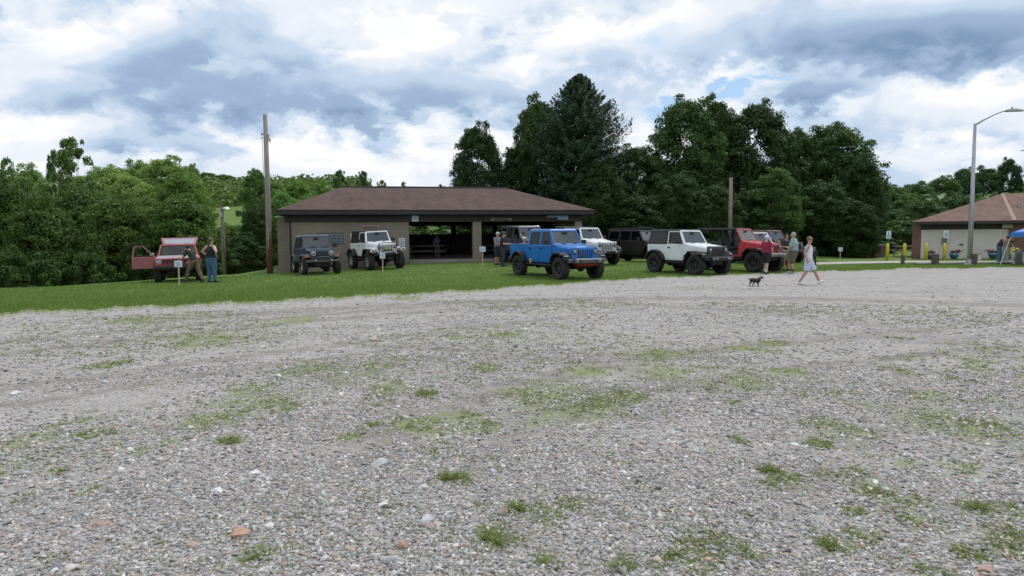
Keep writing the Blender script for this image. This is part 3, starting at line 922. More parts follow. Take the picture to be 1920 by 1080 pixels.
def crown_mesh(name, seed, H=12., W=4.2, base=.18, nclump=90, nleaf=22000, leaf=.17, shape='round', gaps=.25):
    r_ = np.random.default_rng(seed)
    cents = []; rad = []
    for i in range(nclump):
        t = r_.uniform(0, 1) ** .85
        z = (base + (1 - base) * t)
        if shape == 'round':
            w = (min(1, .55 + t * 1.6)) * max(0.0, 1 - t ** 2.6) ** .5
        elif shape == 'tall':
            w = (1 - t) ** .38 * .95 * min(1, t * 4 + .5)
        else:
            w = min(1, t * 3 + .6) * (1 - t ** 4) ** .6
        a = r_.uniform(0, 6.283)
        rr = W * w * (r_.uniform(.45, 1.0) ** .6) * .86
        cents.append((rr * math.cos(a), rr * math.sin(a), z * H - (0 if t < .9 else .3)))
        rad.append(W * r_.uniform(.15, .34) * (1.05 - .45 * t))
    # outliers that break the outline
    for i in range(nclump // 6):
        a = r_.uniform(0, 6.283); t = r_.uniform(.3, 1.03)
        w = math.sin(math.pi * min(.97, (t * .8 + .16))) ** .6 if shape != 'tall' else (1 - min(t, .98)) ** .45
        cents.append((W * w * math.cos(a) * r_.uniform(.95, 1.12), W * w * math.sin(a) * r_.uniform(.95, 1.12), H * (base + (1 - base) * t)))
        rad.append(W * r_.uniform(.07, .14))
    cents = np.array(cents); rad = np.array(rad)
    wts = rad ** 2; wts /= wts.sum()
    n = nleaf
    idx = r_.choice(len(cents), n, p=wts)
    dirs = r_.normal(0, 1, (n, 3)); dirs /= np.linalg.norm(dirs, axis=1, keepdims=True)
    dirs[:, 2] = np.where(dirs[:, 2] < -.5, -dirs[:, 2], dirs[:, 2])
    rr = rad[idx] * (r_.uniform(0, 1, n) ** .33) * r_.uniform(.8, 1.18, n)
    P0 = cents[idx] + dirs * rr[:, None] * np.array([1.15, 1.15, .8])
    wob = np.sin(P0[:, 0] * 3.1 + seed) * np.sin(P0[:, 1] * 2.7 + 1) * np.sin(P0[:, 2] * 3.3 + 2)
    keep = wob < (.66 - gaps)
    keep |= r_.uniform(0, 1, n) < .35
    P0 = P0[keep]; dirs = dirs[keep]
    N = dirs * .8 + r_.normal(0, .55, P0.shape) + np.array([0, 0, .35])
    N /= np.linalg.norm(N, axis=1, keepdims=True)
    V, Fc = leaf_quads(P0, N, r_.uniform(.55, 1.25, len(P0)) * leaf)
    me_o = np_mesh(name, V, Fc, LEAF)
    me = me_o.data
    bpy.data.objects.remove(me_o)
    # trunk and limbs
    mb = MB()
    hb = H * .72
    pts = []; rs = []
    ox = oy = 0
    for i in range(8):
        t = i / 7
        ox += r_.normal(0, .10); oy += r_.normal(0, .10)
        pts.append((ox, oy, -.5 + t * (hb + .5))); rs.append(H * .021 * (1 - t * .8) * (1.35 if i == 0 else 1))
    mb.tube(pts, rs, 9)
    for k in range(11):
        i = int(r_.integers(2, 7)); p = Vector(pts[i])
        c = Vector(cents[int(r_.integers(0, nclump))])
        if c.z < p.z: c.z = p.z + 1
        mid = p.lerp(c, .5) + Vector((0, 0, -.25))
        mb.tube([p, mid, c], [rs[i] * .55, rs[i] * .35, .02], 6)
    tr = mb.build('trunk', BARK, smooth=True)
    tm = tr.data
    bpy.data.objects.remove(tr)
    return me, tm, H, W

def spruce_mesh(name, seed, H=15., W=4.0, n=30000):
    r_ = np.random.default_rng(seed)
    Ps = []; Ns = []; Ss = []
    nb = 900
    mb = MB()
    mb.tube([(0, 0, -.5), (0, 0, H * .5), (.05, 0, H * .97)], [.26, .16, .02], 9)
    per = n // nb
    for i in range(nb):
        t = (i / nb) ** .8
        z = H * (.05 + .93 * t)
        L = W * min(1, (1 - t) * 2.7) ** .8 * r_.uniform(.72, 1.08) * (.92 + .08 * t) + .12
        a = r_.uniform(0, 6.283)
        u = r_.uniform(.05, 1, per) ** .65
        droop = -.10 * L * u + .22 * L * u ** 3 * (1 if t > .6 else .6) - .02
        side = r_.normal(0, .13, per) * L * (1.15 - u)
        hang = -np.abs(r_.normal(0, .20, per)) * (1 - t * .5)
        x = np.cos(a) * L * u - np.sin(a) * side; y = np.sin(a) * L * u + np.cos(a) * side
        Ps.append(np.stack([x, y, z + droop * 2.0 + hang], 1))
        Ns.append(np.stack([np.cos(a) * np.ones(per) * .7, np.sin(a) * np.ones(per) * .7, np.ones(per) * .5], 1) + r_.normal(0, .4, (per, 3)))
        Ss.append(r_.uniform(.09, .19, per) * (1 - .35 * t))
        if i % 6 == 0:
            mb.tube([(0, 0, z), (math.cos(a) * L * .85, math.sin(a) * L * .85, z - .12 * L)], [.04, .012], 5)
    P0 = np.concatenate(Ps); N = np.concatenate(Ns); N /= np.linalg.norm(N, axis=1, keepdims=True)
    V, Fc = leaf_quads(P0, N, np.concatenate(Ss), .38)
    o = np_mesh(name, V, Fc, NEEDLE); me = o.data; bpy.data.objects.remove(o)
    tr = mb.build('trunk', BARK, smooth=True); tm = tr.data; bpy.data.objects.remove(tr)
    return me, tm, H, W

VAR = {
    'a': crown_mesh('crown', 1, 12, 4.4, .06, 200, 74000, .12, 'round', .1),
    'b': crown_mesh('crown', 2, 12, 3.8, .04, 180, 66000, .115, 'tall', .1),
    'c': crown_mesh('crown', 3, 11, 4.6, .02, 230, 84000, .12, 'wide', .05),
    'd': crown_mesh('crown', 4, 12, 4.2, .10, 150, 54000, .12, 'round', .3),
    'e': crown_mesh('crown', 5, 5, 2.6, -.02, 70, 16000, .11, 'wide', .2),
    's': crown_mesh('crown', 6, 12, 3.6, .38, 34, 9000, .15, 'round', .45),
    'p': spruce_mesh('crown', 7, 15, 4.0, 108000),
}
def tree(px, pyt, wpx, d, v, label, col=(1, 1, 1), zb=None, name='tree', group='trees around the grounds', rz=None, cat='tree'):
    me, tm, H, W_ = VAR[v]
    g_ = at(px, d)
    zb = g_.z if zb is None else zb
    top = P(px, pyt, d)
    h = max(1.0, top.z - zb)
    wm = wpx * d / F / 2
    g_s = random.uniform(.85, 1.18); g_h = random.uniform(-.06, .06)
    if px < 620: g_s *= .88 if d < 60 else 1.25  # far left trees lightened: distance haze put into the leaf colour
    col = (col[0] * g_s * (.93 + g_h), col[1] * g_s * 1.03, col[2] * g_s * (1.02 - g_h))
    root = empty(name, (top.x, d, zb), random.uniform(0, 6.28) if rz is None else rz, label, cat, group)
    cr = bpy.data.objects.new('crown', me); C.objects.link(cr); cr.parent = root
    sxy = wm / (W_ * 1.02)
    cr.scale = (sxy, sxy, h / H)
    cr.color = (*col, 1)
    tk = bpy.data.objects.new('trunk', tm); C.objects.link(tk); tk.parent = root
    tk.scale = (min(sxy, 1.3), min(sxy, 1.3), h / H)
    return root
DKG = (.55, .60, .62); MID = (.85, .9, .8); LT = (1.75, 1.55, 1.6); BLU = (.95, 1.05, 1.15); YEL = (1.5, 1.3, .9)  # LT is a leaf tint with distance haze mixed in
TREES = [
 # behind the pavilion, from the left
 (896, 240, 118, 58, 'a', 'dark narrow tree rising over the right end of the pavilion roof', DKG, 'tree'),
 (1012, 190, 120, 60, 'a', 'light topped leafy tree peeping out left of the tall spruce', (.8, .85, .75), 'tree'),
 (975, 262, 90, 57, 'a', 'dark tree between the narrow tree and the tall spruce', DKG, 'tree'),
 (1087, 131, 196, 54, 'p', 'tall dark spruce, highest tree in the scene', (.85, .85, .9), 'spruce_tree'),
 (1120, 300, 130, 52, 'c', 'dense dark foliage tree at the right foot of the tall spruce', DKG, 'tree'),
 (1192, 282, 150, 55, 'c', 'lower dark tree between the tall spruce and the big leafy tree', (.5, .57, .52), 'tree'),
 (1290, 196, 175, 58, 'c', 'big rounded leafy tree right of the short spruce', (.62, .7, .62), 'tree'),
 (1345, 190, 110, 60, 'a', 'tree whose pointed top pokes above the big rounded tree', (.6, .66, .6), 'tree'),
 (1415, 204, 170, 60, 'c', 'big dark crowned tree behind the wooden pole', (.5, .56, .52), 'tree'),
 (1495, 250, 130, 62, 'c', 'dark middle tree of the right hand mass', (.5, .56, .52), 'tree'),
 (1565, 240, 180, 62, 'c', 'broad tree at the right end of the dark mass', (.6, .68, .6), 'tree'),
 (1612, 300, 100, 58, 'c', 'lower dark tree forming the right edge of the mass', (.5, .58, .52), 'tree'),
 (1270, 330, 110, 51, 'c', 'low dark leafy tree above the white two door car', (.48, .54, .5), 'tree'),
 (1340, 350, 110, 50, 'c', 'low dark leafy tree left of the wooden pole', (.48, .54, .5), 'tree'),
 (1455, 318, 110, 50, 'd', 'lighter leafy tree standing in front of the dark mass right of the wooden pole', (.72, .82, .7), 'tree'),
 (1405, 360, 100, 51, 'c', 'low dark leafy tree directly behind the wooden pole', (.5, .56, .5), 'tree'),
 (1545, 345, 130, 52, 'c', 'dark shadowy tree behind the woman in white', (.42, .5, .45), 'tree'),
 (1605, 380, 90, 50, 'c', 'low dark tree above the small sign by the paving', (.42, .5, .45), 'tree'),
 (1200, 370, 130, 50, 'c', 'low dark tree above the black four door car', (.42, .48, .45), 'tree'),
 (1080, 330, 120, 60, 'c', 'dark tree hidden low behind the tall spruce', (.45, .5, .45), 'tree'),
 (960, 380, 110, 55, 'e', 'dark bush seen through the pavilion behind the pickup', (.7, .8, .7), 'bush'),
 (800, 410, 160, 56, 'e', 'green bush seen through the pavilion opening behind the tables', (1, 1.1, .9), 'bush'),
 # slope on the right behind the garage
 (1668, 352, 110, 92, 'c', 'hillside tree next to the right end of the dark mass', (.75, .9, .9), 'tree'),
 (1715, 345, 100, 100, 'a', 'hillside tree above the left tip of the garage roof', (.8, .95, .9), 'tree'),
 (1765, 334, 90, 104, 'a', 'taller hillside tree left of the street lamp', (.75, .9, .85), 'tree'),
 (1812, 318, 80, 108, 'd', 'hillside tree directly behind the street lamp', (.7, .85, .85), 'tree'),
 (1850, 316, 80, 108, 'a', 'hillside tree just right of the street lamp', (.65, .8, .8), 'tree'),
 (1893, 303, 60, 108, 'c', 'dark columnar tree at the right end of the hillside row', (.42, .55, .55), 'tree'),
 (1705, 410, 100, 62, 'e', 'rounded bush spreading left of the garage wall', (.95, 1.1, .95), 'bush'),
 (1642, 440, 80, 56, 'e', 'low bush behind the brown waste bin', (.7, .85, .7), 'bush'),
 (1735, 380, 100, 66, 'c', 'dark tree close behind the left end of the garage', (.55, .68, .6), 'tree'),
 (1680, 395, 90, 70, 'c', 'dark tree behind the spreading bush by the garage', (.6, .72, .65), 'tree'),
 (1800, 370, 110, 80, 'c', 'dark tree showing over the middle of the garage roof', (.55, .7, .62), 'tree'),
 # row behind the crest at the left
 (15, 341, 175, 44, 'c', 'leafy tree at the left edge of the row below the lawn', (1.1, 1.12, .85), 'tree'),
 (80, 378, 162, 42, 'a', 'leafy tree second from the left edge of the row', (1.1, 1.12, .85), 'tree'),
 (150, 358, 175, 46, 'c', 'leafy tree under the tall half bare tree', (1.15, 1.15, .9), 'tree'),
 (215, 374, 162, 43, 'a', 'leafy tree above the open passenger door of the red wagon', (1.2, 1.18, .85), 'tree'),
 (275, 378, 162, 46, 'c', 'leafy tree directly behind the red wagon', (1.2, 1.18, .85), 'tree'),
 (335, 372, 148, 44, 'a', 'leafy tree behind the man in the black vest', (1.2, 1.2, .9), 'tree'),
 (366, 392, 80, 46, 'd', 'leafy tree left of the short lamp pole', (1, 1.1, .85), 'tree'),
 (484, 391, 76, 47, 'c', 'dark leafy tree between the short lamp pole and the tall pole', (.55, .65, .5), 'tree'),
 (455, 440, 90, 43, 'e', 'dark bush at the foot of the tall pole', (.55, .62, .5), 'bush'),
 (405, 455, 80, 41, 'e', 'green bush at the foot of the short lamp pole', (.9, 1.0, .75), 'bush'),
 (340, 450, 90, 40, 'e', 'dark bush behind the red wagon hood', (.55, .65, .5), 'bush'),
 (255, 450, 90, 40, 'e', 'dark bush behind the open wagon door', (.55, .65, .5), 'bush'),
 (170, 470, 110, 38, 'e', 'low bush on the crest left of the open wagon door', (.6, .7, .55), 'bush'),
 (90, 480, 120, 37, 'e', 'low green bush on the crest near the left edge', (.75, .85, .65), 'bush'),
 (10, 470, 120, 36, 'e', 'low bush on the crest at the left edge', (.7, .8, .6), 'bush'),
 (430, 425, 90, 52, 'c', 'low bright tree below the meadow, behind the short lamp pole', (1.25, 1.3, .9), 'tree'),
 # hillside on the left
 (130, 258, 92, 75, 's', 'tall half bare tree rising above the left row', (1.1, 1.05, .9), 'tree'),
 (100, 282, 44, 76, 's', 'ivy dark broken tree leaning beside the tall half bare tree', (.6, .7, .6), 'tree'),
 (10, 296, 50, 70, 's', 'thin topped tree at the far left edge of the skyline', (.8, .95, .95), 'tree'),
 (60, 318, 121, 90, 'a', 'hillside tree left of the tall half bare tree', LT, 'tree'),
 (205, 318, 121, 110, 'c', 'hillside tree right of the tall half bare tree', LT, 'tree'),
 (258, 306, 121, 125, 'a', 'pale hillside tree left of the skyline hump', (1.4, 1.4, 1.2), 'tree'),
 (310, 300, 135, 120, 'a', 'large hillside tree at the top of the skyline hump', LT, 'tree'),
 (160, 330, 108, 100, 'a', 'hillside tree low beside the tall half bare tree', LT, 'tree'),
 (245, 335, 121, 100, 'c', 'hillside tree filling the row below the hump', LT, 'tree'),
 (340, 328, 121, 105, 'c', 'hillside tree at the right foot of the hump', (1.1, 1.15, .9), 'tree'),
 (360, 310, 45, 130, 'd', 'small pointed hillside tree right of the hump', LT, 'tree'),
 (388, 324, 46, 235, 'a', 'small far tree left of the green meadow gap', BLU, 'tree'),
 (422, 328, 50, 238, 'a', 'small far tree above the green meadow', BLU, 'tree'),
 (368, 345, 60, 120, 'c', 'bright tree bordering the meadow on the left', YEL, 'tree'),
 (478, 320, 66, 118, 'd', 'tree left of the tall pole on the skyline', (1, 1.1, .9), 'tree'),
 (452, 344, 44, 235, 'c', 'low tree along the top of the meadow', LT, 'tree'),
 (515, 345, 67, 118, 'd', 'thin tree just right of the tall pole', (1.1, 1.2, 1.0), 'tree'),
 (555, 338, 67, 130, 'a', 'pale tree above the left slope of the pavilion roof', (1.3, 1.4, 1.1), 'tree'),
 (600, 344, 62, 130, 'a', 'pale rounded tree left of the pavilion ridge', (1.2, 1.35, 1.1), 'tree'),
 (636, 319, 44, 100, 's', 'dark small tree over the left tip of the pavilion ridge', (.7, .85, .7), 'tree'),
 (681, 321, 38, 100, 's', 'dark small tree over the ridge, right of its twin', (.7, .85, .7), 'tree'),
 (716, 338, 32, 100, 's', 'thin little tree just topping the ridge', (.8, .95, .8), 'tree'),
 (756, 341, 22, 100, 's', 'smallest thin tree top above the middle of the ridge', (.8, .95, .8), 'tree'),
 (826, 346, 26, 110, 's', 'faint tree top left of the dark narrow tree', (.9, 1.1, .9), 'tree'),
 (530, 365, 94, 95, 'c', 'bright green tree behind the left corner of the pavilion', (1.15, 1.3, 1.0), 'tree'),
 (580, 368, 94, 100, 'c', 'green tree low behind the pavilion roof slope', (1.0, 1.2, .95), 'tree'),
]
for (px, pyt, wpx, d, v, label, col, nm) in TREES:
    if px < 620:
        d_ = d
    tree(px, pyt, wpx, d, v, label, col, name=nm, cat='spruce' if nm == 'spruce_tree' else nm,
         group={'tree': 'leafy trees around the grounds', 'bush': 'bushes around the grounds', 'spruce_tree': 'spruces behind the parked cars'}[nm])
# the far wooded hillside reads as one mass
n = 60000
ang_ = rng.uniform(-.72, -.20, n); rr = rng.uniform(85, 240, n)
x = rr * np.sin(ang_); y = rr * np.cos(ang_)
pxx = 960 + F * x / y
mead = (pxx > 385) & (pxx < 475) & (rr > 95) & (rr < 190)
x, y = x[~mead], y[~mead]
hgt = 1.5 + 2.5 * np.abs(np.sin(x * .35) * np.sin(y * .3 + 1))
z = ground(x, y) + hgt * rng.uniform(.2, 1, len(x))
P0 = np.stack([x, y, z], 1); N = rng.normal(0, .6, P0.shape) + np.array([0, -.4, .7]); N /= np.linalg.norm(N, axis=1, keepdims=True)
V_, F_ = leaf_quads(P0, N, rng.uniform(.35, .8, len(x)), .7)
wo_ = np_mesh('distant_woods', V_, F_, LEAF); wo_.color = (1.1, 1.15, .95, 1)
tag(wo_, 'far wooded hillside beyond the lawn', 'woods', kind='stuff')
# right-hand far wood
n = 26000
ang_ = rng.uniform(.40, .66, n); rr = rng.uniform(110, 170, n)
x = rr * np.sin(ang_); y = rr * np.cos(ang_)
z = ground(x, y) + (4 + 3 * np.abs(np.sin(x * .3))) * rng.uniform(0, 1, n)
P0 = np.stack([x, y, z], 1); N = rng.normal(0, .6, P0.shape) + np.array([0, -.4, .7]); N /= np.linalg.norm(N, axis=1, keepdims=True)
V_, F_ = leaf_quads(P0, N, rng.uniform(.35, .8, n), .7)
wo_ = np_mesh('distant_woods', V_, F_, LEAF); wo_.color = (.75, .9, .9, 1)
tag(wo_, 'far wooded slope behind the garage', 'woods', kind='stuff')
# ------------------------------------------------------------------ buildings
def block_mat(name, c1, c2, mortar, bw, bh, rough=.9):
    m = bpy.data.materials.new(name); m.use_nodes = True
    t = NT(m.node_tree); bs = m.node_tree.nodes['Principled BSDF']
    tc = t.n('ShaderNodeTexCoord').outputs['Object']
    s = t.n('ShaderNodeSeparateXYZ'); t.link(tc, s.inputs[0])
    cb = t.n('ShaderNodeCombineXYZ')
    t.link(t.math('ADD', s.outputs[0], s.outputs[1]), cb.inputs[0]); t.link(s.outputs[2], cb.inputs[1])
    b = t.n('ShaderNodeTexBrick')
    t.link(cb.outputs[0], b.inputs['Vector'])
    b.inputs['Color1'].default_value = (*c1, 1); b.inputs['Color2'].default_value = (*c2, 1); b.inputs['Mortar'].default_value = (*mortar, 1)
    b.inputs['Scale'].default_value = 1; b.inputs['Mortar Size'].default_value = .012
    b.inputs['Brick Width'].default_value = bw; b.inputs['Row Height'].default_value = bh
    dirt = t.ramp(t.noise(tc, 1.6, 6, .65), [(.3, .72), (.7, 1.08)])
    t.link(t.mix(.7, b.outputs['Color'], dirt, 'MULTIPLY'), bs.inputs['Base Color'])
    bs.inputs['Roughness'].default_value = rough
    t.link(t.bump(t.math('ADD', b.outputs['Fac'], t.math('MULTIPLY', t.noise(tc, 50, 3), -.4)), -.5, .008), bs.inputs['Normal'])
    return m
def shingle_mat(name, stops):
    m = bpy.data.materials.new(name); m.use_nodes = True
    t = NT(m.node_tree); bs = m.node_tree.nodes['Principled BSDF']
    tc = t.n('ShaderNodeTexCoord').outputs['Object']
    b = t.n('ShaderNodeTexBrick')
    t.link(tc, b.inputs['Vector'])
    b.inputs['Color1'].default_value = (.75, .75, .75, 1); b.inputs['Color2'].default_value = (1.15, 1.15, 1.15, 1); b.inputs['Mortar'].default_value = (.6, .6, .6, 1)
    b.inputs['Scale'].default_value = 1; b.inputs['Mortar Size'].default_value = .008
    b.inputs['Brick Width'].default_value = .3; b.inputs['Row Height'].default_value = .14
    mp = t.n('ShaderNodeMapping'); mp.inputs['Scale'].default_value = (1.6, .45, 1); t.link(tc, mp.inputs[0])
    f = t.math('ADD', t.math('MULTIPLY', t.noise(mp.outputs[0], .9, 6, .65, .3), .6), t.math('MULTIPLY', t.noise(tc, 12, 4, .7), .4))
    t.link(t.mix(.8, t.ramp(f, stops), b.outputs['Color'], 'MULTIPLY'), bs.inputs['Base Color'])
    bs.inputs['Roughness'].default_value = .92; bs.inputs['Specular IOR Level'].default_value = .2
    t.link(t.bump(b.outputs['Fac'], -.4, .01), bs.inputs['Normal'])
    return m
BLOCK = block_mat('painted_block', (.285, .245, .19), (.30, .258, .202), (.25, .215, .168), .4, .2)
BRICK = block_mat('red_brick', (.155, .058, .042), (.20, .08, .055), (.20, .16, .14), .22, .075)
SH1 = shingle_mat('brown_shingles', [(.3, (.062, .038, .031)), (.5, (.098, .062, .051)), (.7, (.135, .088, .073))])
SH2 = shingle_mat('tan_brown_shingles', [(.3, (.13, .078, .060)), (.5, (.185, .115, .09)), (.7, (.24, .16, .125))])
DBROWN = mat('dark_brown_boards', (.045, .034, .030), .7, var=.3, vscale=5)
DFASC = mat('near_black_fascia', (.022, .021, .022), .5, var=.2)
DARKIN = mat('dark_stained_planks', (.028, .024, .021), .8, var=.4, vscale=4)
TANW = mat('tan_door_paint', (.25, .17, .13), .6, var=.1)
WHITEP = mat('white_paint', (.72, .72, .71), .5, var=.06)
PANELW = mat('beige_wall_panel', (.62, .57, .52), .7, var=.05, vscale=1.2)
WOODL = mat('pale_stake_wood', (.50, .40, .28), .8, var=.2, vscale=14)
WOODG = mat('weathered_wood', (.20, .165, .135), .9, var=.35, vscale=7, bump=.5, bscale=30)
STEEL = mat('galvanised_steel', (.42, .43, .44), .45, metal=.6, var=.12, vscale=3)
DSTEEL = mat('dull_dark_metal', (.06, .06, .065), .5, metal=.5, var=.2)
YEL_ = mat('yellow_bollard_paint', (.62, .50, .03), .5, var=.14, vscale=5)
GLASSB = mat('glass_block', (.16, .19, .20), .15, var=.3, vscale=8, spec=.8)

# pavilion ------------------------------------------------------------
ALF = math.atan2(3.5, 17.25)
O_ = P(517, 393, 36.5)
PO = Vector((O_.x, O_.y, 0))
pav = empty('pavilion', PO, ALF, 'long low block pavilion with brown shingle hip roof and open picnic bays', 'pavilion')
L_, D_, ZE, ZR = 17.75, 13.2, O_.z, 4.95
# roof
mb = MB()
e = [(0, 0, ZE), (L_, 0, ZE), (L_, D_, ZE), (0, D_, ZE)]
rl, rr2 = (3.1, 6.6, ZR), (13.85, 6.6, ZR)
mb.add(e + [rl, rr2] + [(x_, y_, z_ - .06) for x_, y_, z_ in e] , [(0, 1, 5, 4), (1, 2, 5), (2, 3, 4, 5), (3, 0, 4), (6, 7, 1, 0), (7, 8, 2, 1), (8, 9, 3, 2), (9, 6, 0, 3), (9, 8, 7, 6)])
roof = mb.build('roof', SH1, pav)
MB().tube([(rl[0], rl[1], ZR + .03), (rr2[0], rr2[1], ZR + .03)], .06, 6).build('ridge_cap', DBROWN, roof)
# gutter / fascia
mb = MB()
for (x0, x1, y0, y1) in ((.02, L_ - .02, .02, .14), (.02, L_ - .02, D_ - .14, D_ - .02), (.02, .14, .145, D_ - .145), (L_ - .14, L_ - .02, .145, D_ - .145)):
    mb.span(x0, x1, y0, y1, ZE - .26, ZE - .063)
mb.build('fascia', DFASC, pav, bevel=.01)
MB().span(.2, L_ - .2, .2, D_ - .2, ZE - .30, ZE - .265).build('ceiling', DBROWN, pav)
ZS = .47      # slab top
ZB = 2.60     # underside of the front beam
def beamspan(x0, x1, y0, y1): return MB().span(x0, x1, y0, y1, ZB, ZE - .31)
WX = 7.02     # where the storage room ends
beamspan(.35, 17.2, .62, .86).build('beam', DBROWN, pav, bevel=.01)
beamspan(.35, 17.2, D_ - .9, D_ - .66).build('beam', DBROWN, pav, bevel=.01)
beamspan(16.95, 17.19, .865, D_ - .905).build('beam', DBROWN, pav, bevel=.01)
# storage room walls with openings for the window and the door
mb = MB()
def wallx(x0, x1, z0, z1): mb.span(x0, x1, .7, .9, z0, z1)
wx0, wx1, wz0, wz1 = 2.05, 3.45, 1.35, 2.02       # window
dx0, dx1, dz1 = 4.42, 5.4, 2.42                    # door
wallx(.5, wx0, -.9, ZB - .002); wallx(wx0, wx1, -.9, wz0); wallx(wx0, wx1, wz1, ZB - .002); wallx(wx1, dx0, -.9, ZB - .002); wallx(dx0, dx1, dz1, ZB - .002); wallx(dx0, dx1, -.9, .28); wallx(dx1, WX, -.9, ZB - .002)
mb.span(.5, .7, .902, D_ - .92, -.9, ZB - .002)
mb.span(WX - .2, WX, .902, D_ - .92, -.9, ZE - .31)
mb.span(.5, WX, D_ - .915, D_ - .7, -.9, ZB - .002)
mb.build('wall', BLOCK, pav)
MB().span(-.15, .48, 1.55, 1.75, -.9, ZE - .36).build('wing_wall', BLOCK, pav)
MB().span(-.25, .47, 1.40, 1.52, ZE - .36, ZE - .315).build('light_strip', WHITEP, pav)
w_ = MB()
for i in range(9):
    for j in range(4):
        w_.span(wx0 + .01 + i * .154, wx0 + .155 + i * .154, .76, .84, wz0 + .01 + j * .164, wz0 + .16 + j * .164)
w_.build('window', GLASSB, pav, bevel=.012)
dr = MB().span(dx0 + .08, dx1 - .08, .76, .82, .29, dz1 - .08).build('door', TANW, pav)
fr = MB().span(dx0 + .002, dx0 + .078, .68, .86, .282, dz1 - .002).span(dx1 - .078, dx1 - .002, .68, .86, .282, dz1 - .002).span(dx0 + .08, dx1 - .08, .68, .86, dz1 - .078, dz1 - .002)
fr.build('door_frame', mat('pinkish_frame_paint', (.42, .30, .23), .6, var=.08), dr)
MB().tube([(.62, .66, -.5), (.62, .66, ZB + .2), (.62, .2, ZB + .46)], .05, 8).build('downspout', DFASC, pav)
# columns
for x_, w2 in ((10.65, .50), (16.75, .42)):
    MB().span(x_, x_ + w2, .66, 1.1, -.3, ZB - .002).build('column', BLOCK, pav, bevel=.01)
for x_ in (7.3, 10.7, 13.8, 16.75):
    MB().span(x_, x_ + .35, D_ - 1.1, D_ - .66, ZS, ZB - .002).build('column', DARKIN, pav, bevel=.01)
mb = MB()
mb.span(WX + .25, 16.9, D_ - .88, D_ - .80, ZS, 2.0)
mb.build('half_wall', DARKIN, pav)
MB().span(16.96, 17.04, 1.2, D_ - 1.2, ZS, 1.5).build('half_wall', DARKIN, pav)
MB().span(WX, L_ - .1, .25, D_ - .3, -.4, ZS).build('slab', mat('old_concrete', (.27, .235, .205), .9, var=.2, vscale=2, bump=.3, bscale=40), pav, bevel=.01)
MB().ball((9.1, 4, ZE - .42), (.12, .12, .1)).build('ceiling_lamp', DSTEEL, pav)

def pav_pt(u, v, z=0):
    return PO + Matrix.Rotation(ALF, 3, 'Z') @ Vector((u, v, z))
def lines(mb, x0, x1, z0, z1, n, y, m=1, seed=0):
    """rows of broken strokes: writing too small to read"""
    r_ = random.Random(seed)
    h = (z1 - z0) / (n * 2 - 1)
    for i in range(n):
        x = x0 + r_.uniform(0, .08) * (x1 - x0)
        zz = z1 - h * (2 * i + 1)
        while x < x1 - .02:
            w = r_.uniform(.05, .16) * (x1 - x0)
            if x + w > x1: break
            mb.span(x, x + w, y - .004, y, zz, zz + h * .8, m=m)
            x += w + .03 * (x1 - x0)
INK = mat('faded_ink', (.16, .19, .30), .7, var=.1); INKB = mat('blue_print', (.10, .22, .50), .6, var=.15)
SIGNW = mat('white_sign_board', (.66, .70, .74), .5, var=.05)
def wall_sign(name, u, v, z0, w, h, boardm, label, n=4, inkm=INK, seed=1, group='notices fixed to the pavilion'):
    mb = MB(); mb.span(-w / 2, w / 2, -.02, .02, 0, h)
    lines(mb, -w * .4, w * .4, h * .12, h * .88, n, -.021, seed=seed)
    o = mb.build(name, [boardm, inkm], None, pav_pt(u, v, z0), ALF)
    return tag(o, label, 'sign', group)
wall_sign('notice_board', 4.03, .672, 1.30, .44, .66, SIGNW, 'white notice sheet with lines of print on the block wall', 7)
wall_sign('notice_board', 6.62, .672, 1.12, .34, .58, SIGNW, 'pale notice on the wall behind the mirror of the white soft top car', 5, seed=4)
wall_sign('bay_sign', 7.38, .592, 2.62, .38, .34, mat('light_blue_sign', (.40, .56, .66), .5, var=.06), 'small light blue sign at the left end of the dark beam', 2, SIGNW, 3)
wall_sign('name_board', 12.3, .592, 2.66, 1.22, .15, mat('grey_name_board', (.27, .25, .235), .7, var=.1), 'long thin grey name board on the dark beam', 1, DBROWN, 5)
wall_sign('banner', 15.35, .590, 2.84, .66, .24, mat('cream_banner', (.52, .52, .48), .6, var=.08), 'cream banner on the beam, left of the blue and white one', 2, INK, 8)
wall_sign('banner', 15.98, .562, 2.70, .62, .38, mat('blue_white_banner', (.42, .54, .68), .6, var=.12, vscale=5), 'blue and white banner lapping over the cream one', 3, INKB, 9)

def picnic_table(loc, rz, label, mt=WOODG, L=1.9):
    root = empty('picnic_table', loc, rz, label, 'picnic table', 'picnic tables')
    mb = MB()
    for i in range(5): mb.box((0, -.3 + i * .15, .745), (L, .135, .04))
    mb.build('tabletop', mt, root, bevel=.006)
    for s in (-1, 1):
        b = MB()
        for k in (-.07, .07): b.box((0, s * .68 + k, .445), (L, .13, .04))
        b.build('bench', mt, root, bevel=.006)
    for s in (-1, 1):
        b = MB()
        x = s * L * .36
        b.tube([(x, -.2, .72), (x, -.5, 0)], .035, 6); b.tube([(x, .2, .72), (x, .5, 0)], .035, 6); b.box((x, 0, .40), (.04, 1.5, .09)); b.box((x, 0, .70), (.04, .7, .06))
        b.build('leg', mt, root)
    return root
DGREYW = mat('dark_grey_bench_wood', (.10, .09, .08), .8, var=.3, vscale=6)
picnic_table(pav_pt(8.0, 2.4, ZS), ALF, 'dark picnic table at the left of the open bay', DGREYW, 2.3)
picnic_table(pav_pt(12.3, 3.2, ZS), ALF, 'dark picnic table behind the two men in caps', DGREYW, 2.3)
picnic_table(pav_pt(9.0, 8.0, ZS), ALF, 'dark picnic table deep inside the left bay', DGREYW, 2.3)

